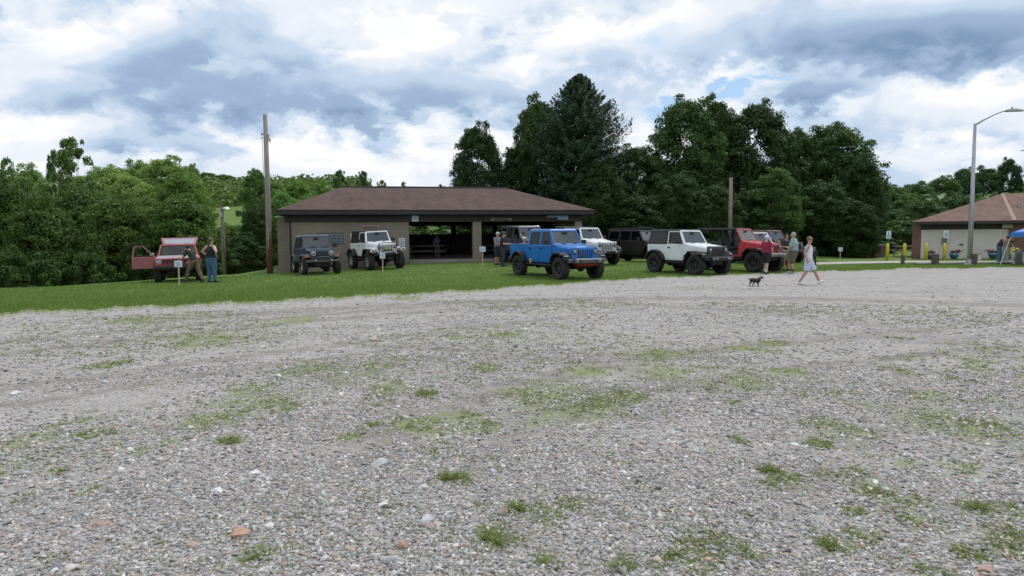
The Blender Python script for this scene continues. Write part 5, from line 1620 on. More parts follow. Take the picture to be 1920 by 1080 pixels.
    for s in (-1, 1):
        hl = MB().lathe([(0, .055), (hr * .6, .05), (hr, .02), (hr, -.02), (0, -.02)], (xg + .07, s * hy, hzz), 'X', 20).build('headlight', LENS, r, smooth=True)
        MB().lathe([(hr, -.01), (hr + .018, -.01), (hr + .018, .03), (hr, .03)], (xg + .07, s * hy, hzz), 'X', 20, closed=True).build('bezel', P_TRIM if mod else CHROME, hl)
        # front fender
        if mod:
            zt = max(zr + .40, 2 * R + .06)
            path = [(xf + .50, zt - .20), (xf + .40, zt - .01), (xf + .10, zt + .045), (xf - .34, zt + .035), (xf - .52, zt - .14), (xf - .60, zr + .02)]
            mb = MB()
            for (p, q) in zip(path[:-1], path[1:]):
                th = .055
                yo, yi = s * (t + tw / 2 + .02), s * (bw - .16)
                a0, a1 = min(yo, yi), max(yo, yi)
                mb.hexa([(p[0], a0, p[1] - th), (q[0], a0, q[1] - th), (q[0], a1, q[1] - th), (p[0], a1, p[1] - th), (p[0], a0, p[1]), (q[0], a0, q[1]), (q[0], a1, q[1]), (p[0], a1, p[1])])
            fe = mb.build('fender', flare, r)
            MB().box((xf + .455, s * (t + tw / 2 - .12), zt - .10), (.05, .2, .07), rot=Matrix.Rotation(1.0, 3, 'Y')).build('daytime_light', LENS, fe, bevel=.01)
            MB().box((xf + .30, s * (t + tw / 2 + .025), zt - .035), (.09, .012, .03)).build('side_marker', AMBER, fe)
        else:
            zt = max(zr + .42, 2 * R + .04)
            yo, yi = s * (bw + .02), s * (gw - .04)
            a0, a1 = min(yo, yi), max(yo, yi)
            MB().prism([(xg - .0, zt - .16), (xg - .02, zt), (xf - .42, zt + .02), (xf - .60, zt - .18), (xf - .60, zt - .24), (xf - .40, zt - .05), (xg - .08, zt - .05), (xg - .08, zt - .16)], a0, a1).build('fender', body, r, bevel=.015)
            yo2 = s * (t + tw / 2 - .0); b0, b1 = min(yo, yo2) + .001, max(yo, yo2)
            fl = MB().prism([(xg - .02, zt - .22), (xg - .04, zt - .03), (xf - .42, zt - .012), (xf - .62, zt - .24), (xf - .66, zr + .0), (xf - .62, zr + .0), (xf - .56, zt - .26), (xf - .40, zt - .06), (xg - .09, zt - .07), (xg - .09, zt - .22)], b0, b1).build('flare', flare, r, bevel=.01)
            MB().box((xg + .012, s * (gw + .17), zt - .095), (.03, .20, .085)).build('turn_signal', AMBER, r, bevel=.012)
        # rear flare
        a2 = math.asin(max(-1, min(1, (zr + .02 - R) / ra)))
        A = arc(-xf, R, ra - .005, math.pi - a2, a2, 10); B = arc(-xf, R, ra + .06, math.pi - a2, a2, 10)
        if mod:   # squared-off flare
            B = [(p[0], min(p[1] + .0, 9)) for p in B]
        mb = MB()
        yo, yi = s * (t + tw / 2 + .02), s * (bw - .02)
        b0, b1 = min(yo, yi), max(yo, yi)
        for i in range(len(A) - 1):
            mb.hexa([(A[i][0], b0, A[i][1]), (A[i + 1][0], b0, A[i + 1][1]), (A[i + 1][0], b1, A[i + 1][1]), (A[i][0], b1, A[i][1]),
                     (B[i][0], b0, B[i][1]), (B[i + 1][0], b0, B[i + 1][1]), (B[i + 1][0], b1, B[i + 1][1]), (B[i][0], b1, B[i][1])])
        mb.build('rear_flare', flare, r)
    # bumpers
    zb = zr + .03
    if mod:
        bp = MB().prism([(xg + .10, zb - .02), (xg + .30, zb + .0), (xg + .34, zb + .10), (xg + .30, zb + .17), (xg + .10, zb + .18)], -.62, .62).build('front_bumper', bumper, r, bevel=.02)
        for s in (-1, 1):
            yy = sorted((s * .625, s * .86))
            MB().prism([(xg + .10, zb + .03), (xg + .20, zb + .02), (xg + .24, zb + .16), (xg + .10, zb + .17)], yy[0], yy[1]).build('bumper_end', bumper, bp, bevel=.015)
            MB().lathe([(0, .02), (.045, .015), (.05, -.03), (0, -.03)], (xg + .33, s * .52, zb + .08), 'X', 14).build('fog_light', LENS, bp)
        MB().span(xg + .0, xg + .09, -.55, .55, zb - .04, zb + .14).build('valance', UNDER, r)
    else:
        bp = MB().prism([(xg + .12, zb + .02), (xg + .24, zb + .02), (xg + .26, zb + .12), (xg + .12, zb + .13)], -.76, .76).build('front_bumper', bumper, r, bevel=.02)
        MB().tube([(xg + .2, -.3, zb + .12), (xg + .23, -.24, zb + .26), (xg + .23, .24, zb + .26), (xg + .2, .3, zb + .12)], .025, 8).build('bumper_hoop', bumper, bp)
    if tow:
        for s in (-1, 1): MB().lathe([(.025, -.012), (.05, -.012), (.05, .012), (.025, .012)], (xg + .36, s * .36, zb + .10), 'Y', 12, closed=True).build('tow_hook', skid or CHROME, bp)
    if skid:
        MB().prism([(xg + .04, zb - .14), (xg + .22, zb - .10), (xg + .27, zb - .022), (xg + .04, zb - .022)], -.50, .50).build('skid_plate', skid, r, bevel=.015)
    MB().span(xr - .14, xr - .005, -.72, .72, zr + .0, zr + .16).build('rear_bumper', P_TRIM, r, bevel=.02)
    for s in (-1, 1):
        MB().box((xr - .015, s * (bw - .10), zr + .36), (.05, .13, .20)).build('taillight', mat('red_lens', (.35, .01, .01), .2), r, bevel=.01)
        if mod: MB().span(-xf + ra + .10, xf - .60, *sorted((s * (bw - .02), s * (bw + .12))), zr - .10, zr - .045).build('side_step', P_TRIM, r, bevel=.01)
    # chassis
    mb = MB(); mb.span(xr + .1, xg + .05, -.36, .36, zr - .14, zr + .16); mb.span(-.5, .4, -.5, .4, zr - .22, zr - .1)
    mb.build('chassis', UNDER, r)
    for ax in (-xf, xf):
        MB().tube([(ax, -t + .1, R), (ax, t - .1, R)], .05, 8).ball((ax, .12, R), (.16, .15, .15)).build('axle', UNDER, r)
        for s in (-1, 1):
            wheel(r, ax, s * t, R, tw, rim)
    if spare and top != 'bed':
        w = empty('spare_wheel', (xr - tw / 2 - .03, 0, zr + .55), 0, parent=r)
        w.rotation_euler = (0, 0, math.pi / 2)
        for me, nm, _ in _wheel_cache[(R, tw, rim.name)]:
            o = bpy.data.objects.new(nm, me); C.objects.link(o); o.parent = w
            o.scale = (.96, .96, .96)
    # windscreen
    wy0, wy1 = bw - .05, bw - .135
    q = [(xw, -wy0, cowl), (xw, wy0, cowl), (xt, wy1, rz_), (xt, -wy1, rz_)]
    wf = MB().ring(q, .06, .06, .05, .06, .05).build('windscreen_frame', body, r, bevel=.012)
    qi = inset([Vector(p) for p in q], .06, .06, .05, .06)
    nn = (qi[1] - qi[0]).cross(qi[3] - qi[0]).normalized()
    MB().add([p - nn * .02 for p in qi], [(0, 1, 2, 3)]).build('windscreen', GL_W, wf)
    for yy in (-.35, .18):
        MB().tube([(xw + .04, yy, cowl + .02), (xw - .0, yy + .38, cowl + .07)], .012, 5).build('wiper', P_TRIM, wf)
    MB().box((xt + .10, 0, rz_ - .12), (.03, .22, .07)).build('rear_view_mirror', P_TRIM, wf)
    # side structure
    def sideq(x0b, x1b, x0t, x1t, s, off=0):
        yb, yt = bw - .02 + off, bw - .125 + off
        pts = [(x0b, s * yb, belt + .002), (x1b, s * yb, belt + .002), (x1t, s * yt, rz_ - .03), (x0t, s * yt, rz_ - .03)]
        return pts if s < 0 else [pts[1], pts[0], pts[3], pts[2]]
    if top == 'bed': xcab = xw - 2.02
    else: xcab = xr + .04
    if doors == 2: cuts = [xw - .03, xw - 1.06]
    elif top == 'bed': cuts = [xw - .03, xw - 1.02, xcab + .08]
    else: cuts = [xw - .03, xw - .98, max(xw - 1.80, -xf + .12)]
    for s in (-1, 1):
        for i in range(len(cuts) - 1):
            x1, x0 = cuts[i], cuts[i + 1]
            x1t = (xt - .02) if i == 0 else x1
            if doorless:
                continue
            lo = zr + .07
            xrear = x0
            pts = [(x0 + .012, lo), (x1 - .012, lo), (x1 - .012, belt - .012), (x0 + .012, belt - .012)]
            if i == len(cuts) - 2 and x0 - .02 < -xf + ra:
                xa = -xf + ra + .07
                pts = [(min(xa, x1 - .3), lo), (x1 - .012, lo), (x1 - .012, belt - .012), (x0 + .012, belt - .012), (x0 + .012, R + ra * .75)]
            d_ = MB().prism(pts, *sorted((s * (bw - .001), s * (bw + .016)))).build('door', body, r, bevel=.008)
            MB().box((x0 + .16, s * (bw + .035), belt - .13), (.17, .03, .045)).build('door_handle', P_TRIM, d_, bevel=.008)
            q = sideq(x0, x1, x0, x1t, s)
            MB().ring(q, .05, .05, .025, .05, .035).build('window_frame', body, d_, bevel=.006)
            qi = inset([Vector(p) for p in q], .05, .05, .025, .05)
            nn = (qi[1] - qi[0]).cross(qi[3] - qi[0]).normalized()
            MB().add([p - nn * .015 for p in qi], [(0, 1, 2, 3)]).build('window', gmix, d_)
            if i == 0:
                m_ = MB().box((xw - .22, s * (bw + .16), belt + .13), (.09, .20, .17)).tube([(xw - .2, s * (bw - .0), belt + .05), (xw - .2, s * (bw + .12), belt + .09)], .02, 6)
                m_.build('mirror', P_TRIM if not mod or body is not P_BLUE else P_TRIM, d_, bevel=.02)
        # quarter panel and pillars behind the doors
        x1 = cuts[-1] - .005
        if top in ('hard', 'soft') and not doorless:
            q = sideq(xcab, x1, xcab + .06, x1, s)
            MB().ring(q, .10 if top == 'hard' else .14, .07, .06, .08, .03).build('quarter_panel', topm, r, bevel=.006)
            qi = inset([Vector(p) for p in q], .10 if top == 'hard' else .14, .07, .06, .08)
            nn = (qi[1] - qi[0]).cross(qi[3] - qi[0]).normalized()
            MB().add([p - nn * .012 for p in qi], [(0, 1, 2, 3)]).build('quarter_window', GL_D, r)
        if top == 'bed':
            MB().plate(sideq(xcab, x1, xcab, x1, s), .04).build('cab_pillar', body, r)
        if doorless:
            pts = [(xr + .3, s * (bw - .1), belt - .1), (xr + .45, s * (bw - .14), rz_ - .06), (xw - 1.1, s * (bw - .14), rz_ - .04), (xt - .05, s * (bw - .14), rz_ - .04)]
            MB().tube(pts, .035, 8).tube([(xw - 1.1, s * (bw - .14), rz_ - .04), (xw - 1.1, s * (bw - .12), belt - .1)], .035, 8).build('roll_bar', P_TRIM, r)
    # rear wall of the cab / top
    q = [(xcab, bw - .03, belt), (xcab, -(bw - .03), belt), (xcab + .05, -(bw - .13), rz_ - .03), (xcab + .05, bw - .13, rz_ - .03)]
    if not doorless:
        MB().ring(q, .12, .12, .05, .1, .03).build('rear_panel', body if top == 'bed' else topm, r)
        qi = inset([Vector(p) for p in q], .12, .12, .05, .1)
        MB().add(qi, [(0, 1, 2, 3)]).build('rear_window', GL_D if top != 'bed' else GL_C, r)
    # roof
    ty = bw - .10
    rm = body if top == 'bed' else topm
    rt = MB().hexa([(xcab, -ty, rz_ - .028), (xt + .0, -ty, rz_ - .028), (xt + .0, ty, rz_ - .028), (xcab, ty, rz_ - .028), (xcab + .04, -ty + .05, rz_ + .045), (xt - .06, -ty + .05, rz_ + .035), (xt - .06, ty - .05, rz_ + .035), (xcab + .04, ty - .05, rz_ + .045)])
    rt.build('roof', rm, r, bevel=.02)
    # interior
    if doorless:
        MB().span(xw - 1.04, xw - .18, -(bw - .02), bw - .02, zr + .125, zr + .15).build('floor_mat', UNDER, r)
        seatm = P_TRIM
    MB().span(xw - .30, xw - .04, -(bw - .12), bw - .12, belt - .02, belt + .07).build('dashboard', P_TRIM, r, bevel=.03)
    for s in (-1, 1):
        seat(r, xw - .82, s * .36, belt - .42, seatm)
        if doors == 4: seat(r, xw - 1.6, s * .36, belt - .42, seatm)
    MB().lathe([(.155, -.015), (.185, -.015), (.185, .015), (.155, .015)], (0, 0, 0), 'X', 18, closed=True).build('steering_wheel', P_TRIM, r, (xw - .42, .36, belt + .10))
    # tub-back sides of the bed
    if top == 'bed':
        MB().span(xr + .06, xcab - .06, -(bw - .05), bw - .05, belt + .001, belt + .018).build('bed_cover', P_TOP, r, bevel=.005)
    if extra: extra(r, dict(xf=xf, xw=xw, xt=xt, xg=xg, xr=xr, belt=belt, cowl=cowl, rz=rz_, bw=bw, zr=zr, zb=zb, R=R, gw=gw, hz=hz, gz0=gz0, gz1=gz1, xcab=xcab, t=t, tw=tw))
    return r

def place(px_front_near, d, wb, t, hd, side):
    """centre of a vehicle whose near front wheel stands at px, d; hd heading; side = -1 when that wheel is on the vehicle's right"""
    w = at(px_front_near, d)
    f_ = Vector((math.cos(hd), math.sin(hd), 0)); l_ = Vector((-math.sin(hd), math.cos(hd), 0))
    c = w - f_ * wb / 2 - l_ * (side * t)
    rr_ = c - f_ * wb / 2
    zf = gz(w.x, w.y); z2 = gz(c.x, c.y)
    return Vector((c.x, c.y, z2))
def settle(r, wb, t):
    """tilt the vehicle so that its wheels follow the ground"""
    h = r.rotation_euler.z
    f_ = Vector((math.cos(h), math.sin(h))); l_ = Vector((-math.sin(h), math.cos(h)))
    def z(a, b):
        p = Vector((r.location.x, r.location.y)) + f_ * a + l_ * b
        return gz(p.x, p.y)
    zf = (z(wb / 2, t) + z(wb / 2, -t)) / 2; zb = (z(-wb / 2, t) + z(-wb / 2, -t)) / 2
    zl = (z(wb / 2, t) + z(-wb / 2, t)) / 2; zR = (z(wb / 2, -t) + z(-wb / 2, -t)) / 2
    r.rotation_euler = (math.atan2(zl - zR, 2 * t), -math.atan2(zf - zb, wb), h)
    r.location.z = (zf + zb) / 2 - .012
D2 = math.radians

# near wheel is on the vehicle's right (side -1): the vehicles face the lot and turn their right flank to the camera's left
def x_pickup(r, k):
    MB().box((.62 - 1.75 + .35, -(k['bw'] + .03), k['zr'] + .06), (.12, .03, .2)).build('marker_flag', mat('yellow_orange_tag', (.70, .38, .03), .6), r)
    MB().box((k['xt'] - .22, .34, k['rz'] - .42), (.01, .20, .14)).build('windscreen_card', WHITEP, r)
    MB().span(k['xg'] + .30, k['xg'] + .36, -.60, .60, k['zb'] + .14, k['zb'] + .19).build('bumper_top', CHROME, r, bevel=.01)
    q = k['belt']
    MB().span(-k['xf'] - 1.02, -k['xf'] + .9 , -(k['bw'] + .004), -(k['bw'] - .03), q - .02, q + .045).build('bed_rail', P_BLUE, r, bevel=.01)
    MB().span(-k['xf'] - 1.02, -k['xf'] + .9, k['bw'] - .03, k['bw'] + .004, q - .02, q + .045).build('bed_rail', P_BLUE, r, bevel=.01)
hd = D2(-62)
r = offroader('pickup_truck', 'bright blue four door pickup, nearest vehicle at the lot edge', 'pickup', place(1053, 26.8, 3.49, .82, hd, -1), hd, wb=3.35, R=.46, tw=.31, t=.82, zr=.64, body=P_BLUE, top='bed', doors=4, skid=SKIDR, seatm=SEATT, bumper=mat('grey_steel_bumper', (.13, .14, .15), .4, metal=.5), extra=x_pickup, gmix=GL_C)
settle(r, 3.35, .82)
hd = D2(-58)
def x_w2(r, k):
    MB().span(k['xf'] - 1.0, k['xf'] - .72, -(k['bw'] + .003), -(k['bw'] - .02), k['zr'] + .10, k['zr'] + .26).build('decal', mat('faint_decal', (.35, .36, .37), .5), r)
r = offroader('parked_suv', 'white two door car with black fenders and a black grille, right of the blue pickup', 'off-road car', place(1304.5, 29.4, 2.46, .80, hd, -1), hd, wb=2.46, R=.45, tw=.30, t=.80, zr=.60, body=P_WHITE, grille=P_BLACK, extra=x_w2)
settle(r, 2.46, .8)
hd = D2(-60)
r = offroader('parked_suv', 'white four door car with chrome slotted grille half behind the blue pickup', 'off-road car', place(1104, 35.3, 3.0, .79, hd, -1), hd, wb=3.0, R=.41, tw=.28, t=.79, zr=.58, body=P_WHITE, doors=4)
settle(r, 3.0, .79)
hd = D2(-48)
def x_rack(r, k):
    z = k['rz'] + .12
    mb = MB()
    for s in (-1, 1): mb.tube([(k['xcab'] + .3, s * .6, z), (k['xt'] - .1, s * .6, z)], .022, 6)
    for i in range(8):
        x = k['xcab'] + .3 + (k['xt'] - .4 - k['xcab']) * i / 7
        mb.tube([(x, -.6, z), (x, .6, z)], .018, 6)
    mb.tube([(k['xt'] - .05, -.6, z + .08), (k['xt'] - .05, .6, z + .08)], .03, 6)
    for s in (-1, 1):
        for x in (k['xcab'] + .4, k['xt'] - .3): mb.tube([(x, s * .6, z), (x, s * .62, z - .1)], .02, 6)
    mb.build('roof_rack', DSTEEL, r)
r = offroader('parked_suv', 'black four door car with a roof rack standing back under the trees', 'off-road car', place(1222, 40.2, 3.0, .79, hd, -1), hd, wb=3.0, R=.42, tw=.28, t=.79, zr=.56, body=P_BLACK, doors=4, extra=x_rack, rim=RIMD)
settle(r, 3.0, .79)
hd = D2(-66)
def x_grey(r, k):
    MB().box((k['xt'] - .12, 0, k['rz'] - .10), (.02, .9, .07)).build('reflection_strip', mat('red_reflection', (.30, .05, .06), .6), r)  # solid red bar drawn in place of the reflection at the windscreen top
r = offroader('parked_suv', 'slate grey hard top car mostly hidden behind the blue pickup', 'off-road car', place(985, 35.6, 3.0, .79, hd, -1), hd, wb=3.0, R=.44, tw=.28, t=.79, zr=.66, body=P_GREYTOP, doors=4, topm=P_GREYTOP, extra=x_grey)
settle(r, 3.0, .79)
hd = D2(-50)
r = offroader('parked_suv', 'red open sided car on very large tyres with a thin black top', 'off-road car', place(1411.5, 31.6, 2.6, .84, hd, -1), hd, wb=2.75, R=.485, tw=.34, t=.84, zr=.70, body=P_RED, top='soft', doors=2, doorless=True, topm=P_TOP, style='modern', bumper=mat('worn_steel', (.20, .18, .17), .5, metal=.5, var=.3), rim=P_BLACK)
settle(r, 2.75, .84)
hd = D2(-63)
r = offroader('parked_suv', 'dark navy two door car with round headlights in front of the block wall', 'off-road car', place(571.5, 31.2, 2.37, .72, hd, -1), hd, wb=2.37, R=.385, tw=.25, t=.74, zr=.53, body=P_NAVY, style='classic', top='hard', flare=mat('grey_plastic', (.07, .08, .09), .6), rim=RIML, bumper=mat('grey_bumper', (.09, .09, .095), .45), topm=P_NAVY)
settle(r, 2.37, .74)
hd = D2(-58)
def x_wtj(r, k):
    for s in (-1, 1):
        l = MB().box((k['xg'] + .17, s * (k['gw'] + .30), k['zr'] + .30), (.10, .24, .15)).build('auxiliary_lamp', WHITEP, r, bevel=.02)
        MB().box((k['xg'] + .225, s * (k['gw'] + .30), k['zr'] + .30), (.01, .15, .06)).build('lens', P_TRIM, l)
    g = MB()
    for y in (-.46, .46): g.tube([(k['xg'] + .2, y, k['zb'] + .1), (k['xg'] + .2, y, k['hz'])], .022, 6)
    g.tube([(k['xg'] + .2, -.46, k['hz']), (k['xg'] + .14, -.4, k['hz'] + .03), (k['xg'] + .14, .4, k['hz'] + .03), (k['xg'] + .2, .46, k['hz'])], .022, 6)
    g.build('grille_guard', P_TRIM, r)
    MB().box((k['xg'] + .13, 0, k['gz0'] + .23), (.02, .30, .10)).build('front_plate', mat('yellow_plate', (.45, .40, .16), .6), r)
    MB().tube([(k['xf'] - .5, -.70, k['cowl']), (k['xf'] - .5, -.72, k['cowl'] + .04)], .03, 6).build('aerial_base', P_TRIM, r)
r = offroader('parked_suv', 'white two door car with black soft top and white auxiliary lamps', 'off-road car', place(694.5, 34.3, 2.37, .76, hd, -1), hd, wb=2.45, R=.45, tw=.30, t=.80, zr=.68, body=P_WHITE, style='classic', top='soft', topm=P_TOP, flare=P_TRIM, rim=RIML, extra=x_wtj)
settle(r, 2.45, .8)
# two vehicles showing between the people by the red car
hd = D2(-60)
r = offroader('parked_suv', 'dark car with a white windscreen frame showing behind the red open car', 'off-road car', place(1434, 38.5, 2.46, .79, hd, -1), hd, wb=2.46, R=.40, tw=.27, t=.79, zr=.50, body=P_WHITE, doors=2, gmix=GL_D)
settle(r, 2.46, .79)
hd = D2(-60)
r = offroader('parked_suv', 'maroon car parked furthest right behind the bearded man', 'off-road car', place(1462, 41, 3.0, .79, hd, -1), hd, wb=3.0, R=.43, tw=.28, t=.79, zr=.60, body=P_MAROON, doors=4, topm=P_MAROON)
settle(r, 3.0, .79)

# the old red station wagon with door and tailgate open ------------------
def wagon(loc, hd, wb=2.58, R=.40, tw=.26, t=.74):
    r = empty('station_wagon', loc, hd, 'old red station wagon with a chalky hood, passenger door and tailgate open', 'station wagon', 'off road vehicles parked on the lawn')
    xf = wb / 2; zr = .52; bw = .86; belt = 1.10; rz_ = 1.60; ra = R + .07
    xg = xf + .62; xw = xf - .42; xt = xw - .62; xr = -xf - .82
    a = math.asin((zr - R) / ra)
    rear = arc(-xf, R, ra, math.pi - a, a, 10); front = arc(xf, R, ra, math.pi - a, a, 10)
    poly = [(xg, 1.0), (xg - .06, 1.02), (xw, belt + .0), (xr, belt), (xr - .02, zr + .08), (xr, zr)] + rear + front + [(xg - .02, zr + .03), (xg, zr + .1)]
    MB().prism(poly, -bw, bw).build('body', P_OLDRED, r, bevel=.025)
    MB().hexa([(xw + .04, -bw + .06, belt - .01), (xg - .03, -bw + .08, 1.0), (xg - .03, bw - .08, 1.0), (xw + .04, bw - .06, belt - .01), (xw + .06, -bw + .1, belt + .035), (xg - .08, -bw + .13, 1.045), (xg - .08, bw - .13, 1.045), (xw + .06, bw - .1, belt + .035)]).build('hood', P_GREYHOOD, r, bevel=.015)
    gr = MB().span(xg + .001, xg + .03, -.56, .56, .80, .98).build('grille', P_OLDRED, r)
    for i in range(10):
        yy = -.50 + i * .111
        MB().span(xg + .02, xg + .034, yy - .038, yy + .038, .82, .96).build('slot', UNDER, gr)
    for s in (-1, 1):
        y0, y1 = sorted((s * .59, s * .80))
        h = MB().span(xg + .001, xg + .035, y0, y1, .82, .96).build('headlight', LENS, r, bevel=.01)
        MB().span(xg - .0, xg + .02, y0 + .002, y1, .775, .812).build('turn_signal', AMBER, h)
        for ax in (-xf, xf):
            A = arc(ax, R, ra - .003, math.pi - a, a, 10); B = arc(ax, R, ra + .055, math.pi - a, a, 10)
            mb = MB(); b0, b1 = sorted((s * (bw - .01), s * (bw + .05)))
            for i in range(10):
                mb.hexa([(A[i][0], b0, A[i][1]), (A[i + 1][0], b0, A[i + 1][1]), (A[i + 1][0], b1, A[i + 1][1]), (A[i][0], b1, A[i][1]), (B[i][0], b0, B[i][1]), (B[i + 1][0], b0, B[i + 1][1]), (B[i + 1][0], b1, B[i + 1][1]), (B[i][0], b1, B[i][1])])
            mb.build('flare', P_TRIM, r)
            wheel(r, ax, s * (t + .04), R, tw, P_BLACK)
    MB().prism([(xg + .03, .56), (xg + .17, .57), (xg + .18, .70), (xg + .03, .72)], -.86, .86).build('front_bumper', P_TRIM, r, bevel=.02)
    MB().span(xr - .14, xr - .03, -.84, .84, .54, .70).build('rear_bumper', P_TRIM, r, bevel=.02)
    MB().span(xr + .2, xg - .1, -.4, .4, .40, .6).build('chassis', UNDER, r)
    MB().tube([(xf + .1, -.62, .36), (xf + .1, .62, .36)], .018, 6).build('track_bar', CHROME, r)
    for ax in (-xf, xf): MB().tube([(ax, -t, R), (ax, t, R)], .05, 8).ball((ax, .1, R), .14).build('axle', UNDER, r)
    wy0, wy1 = bw - .07, bw - .17
    q = [(xw, -wy0, belt), (xw, wy0, belt), (xt, wy1, rz_), (xt, -wy1, rz_)]
    wf = MB().ring(q, .05, .05, .03, .05, .04).build('windscreen_frame', P_OLDRED, r, bevel=.01)
    qi = inset([Vector(p) for p in q], .05, .05, .03, .05); nn = (qi[1] - qi[0]).cross(qi[3] - qi[0]).normalized()
    MB().add([p - nn * .015 for p in qi], [(0, 1, 2, 3)]).build('windscreen', GL_C, wf)
    for yy in (-.5, .05): MB().tube([(xw + .06, yy, belt + .03), (xw - .02, yy + .5, belt + .08)], .012, 5).build('wiper', P_TRIM, wf)
    xd = xw - 1.12
    for s in (-1, 1):
        spans = [(xd, xw - .04, xd, xt - .02), (xd - .85, xd - .01, xd - .80, xd - .01), (xr + .08, xd - .87, xr + .22, xd - .82)]
        for i, (x0, x1, x0t, x1t) in enumerate(spans):
            if i == 0 and s == -1: continue
            yb, yt = bw - .03, bw - .165
            q = [(x0, s * yb, belt), (x1, s * yb, belt), (x1t, s * yt, rz_ - .02), (x0t, s * yt, rz_ - .02)]
            if s > 0: q = [q[1], q[0], q[3], q[2]]
            MB().ring(q, .05, .05, .02, .05, .03).build('window_frame', P_OLDRED, r)
            qi = inset([Vector(p) for p in q], .05, .05, .02, .05); nn = (qi[1] - qi[0]).cross(qi[3] - qi[0]).normalized()
            MB().add([p - nn * .012 for p in qi], [(0, 1, 2, 3)]).build('window', GL_C, r)
    ty = bw - .16
    MB().hexa([(xr + .18, -ty, rz_ - .02), (xt, -ty, rz_ - .02), (xt, ty, rz_ - .02), (xr + .18, ty, rz_ - .02), (xr + .24, -ty + .06, rz_ + .03), (xt - .08, -ty + .06, rz_ + .03), (xt - .08, ty - .06, rz_ + .03), (xr + .24, ty - .06, rz_ + .03)]).build('roof', P_OLDRED, r, bevel=.02)
    # open passenger door, hinged at the front on the right side
    d_ = empty('open_door', (xw - .05, -(bw + .01), 0), D2(60), parent=r)
    d_['label'] = 'sun faded passenger door standing open'
    dl = MB().prism([(-1.06, .60), (-.02, .60), (0, belt), (-1.06, belt)], -.05, .0).build('door_shell', P_PINK, d_, bevel=.015)
    MB().span(-.9, -.15, .001, .02, .66, .72).build('trim_strip', mat('pale_strip', (.46, .30, .28), .6), d_)
    q = [(-1.06, -.02, belt + .001), (0, -.02, belt + .001), (-.60, .10, rz_ - .02), (-1.04, .10, rz_ - .02)]
    MB().ring(q, .06, .05, .01, .05, .03).build('window_frame', P_PINK, d_)
    MB().box((-.22, .12, belt + .10), (.10, .18, .13)).build('mirror', mat('grey_mirror', (.35, .36, .37), .4), d_, bevel=.02)
    # tailgate swung up from the rear edge of the roof
    tg = empty('open_tailgate', (xr + .18, 0, rz_ + .02), 0, parent=r)
    tg['label'] = 'pinkish tailgate swung up above the roof'
    ang_ = D2(22)
    ex, ez = -math.cos(ang_) * .95, math.sin(ang_) * .95
    q = [(-.02, -.68, .02), (-.02, .68, .02), (ex, .80, ez + .0), (ex, -.80, ez + .0)]
    MB().ring(q, .10, .10, .05, .12, .05).build('gate_frame', P_PINK, tg, bevel=.01)
    qi = inset([Vector(p) for p in q], .10, .10, .05, .12); nn = (qi[1] - qi[0]).cross(qi[3] - qi[0]).normalized()
    MB().plate([p - nn * .01 for p in qi], .02).build('gate_glass', mat('grey_gate_glass', (.26, .27, .30), .2, spec=.8), tg)
    MB().plate([Vector((ex, -.80, ez)), Vector((ex, .80, ez)), Vector((ex - .04, .78, ez - .22)), Vector((ex - .04, -.78, ez - .22))], .03).build('gate_lower', P_PINK, tg)
    for s in (-1, 1):
        seat(r, xw - .75, s * .36, .72, mat('light_grey_seat', (.36, .37, .38), .8, var=.1)); seat(r, xw - 1.6, s * .36, .72, SEAT)
    MB().span(xw - .25, xw - .02, -.72, .72, 1.02, 1.14).build('dashboard', P_TRIM, r, bevel=.02)
    MB().lathe([(.155, -.015), (.185, -.015), (.185, .015), (.155, .015)], (0, 0, 0), 'X', 18, closed=True).build('steering_wheel', P_TRIM, r, (xw - .36, .36, 1.18))
    return r
hd = D2(-66)
w_ = wagon(place(296, 28.7, 2.58, .78, hd, -1), hd)
settle(w_, 2.58, .78)
# ------------------------------------------------------------------ people
SKIN = mat('tanned_skin', (.46, .25, .18), .6, var=.08, vscale=8); SKIN2 = mat('fair_skin', (.56, .34, .27), .6, var=.08, vscale=8); SKIN3 = mat('sunburnt_skin', (.50, .24, .17), .6, var=.08, vscale=8)
def cloth(name, col, var=.14): return mat(name, col, .85, var=var, vscale=9, bump=.3, bscale=30)
def plaid(name, a, b, c):
    m = bpy.data.materials.new(name); m.use_nodes = True
    t = NT(m.node_tree); bs = m.node_tree.nodes['Principled BSDF']
    tc = t.n('ShaderNodeTexCoord').outputs['Object']
    s = t.n('ShaderNodeSeparateXYZ'); t.link(tc, s.inputs[0])
    w = lambda v, k: t.math('GREATER_THAN', t.math('SINE', t.math('MULTIPLY', v, k)), .35)
    col = t.mix(w(s.outputs[2], 90), a, b)
    col = t.mix(t.math('MULTIPLY', w(s.outputs[1], 90), .6), col, c)
    t.link(col, bs.inputs['Base Color']); bs.inputs['Roughness'].default_value = .85
    return m

BASE = dict(pelvis=(0, 0, .96), waist=(.0, 0, 1.08), chest=(0, 0, 1.30), neck=(.0, 0, 1.48), head=(.02, 0, 1.63),
            hipL=(0, .09, .93), kneeL=(.01, .10, .50), footL=(-.02, .105, .08), hipR=(0, -.09, .93), kneeR=(.01, -.10, .50), footR=(-.02, -.105, .08),
            shL=(0, .185, 1.41), elL=(-.03, .245, 1.13), wrL=(.02, .265, .88), shR=(0, -.185, 1.41), elR=(-.03, -.245, 1.13), wrR=(.02, -.265, .88))

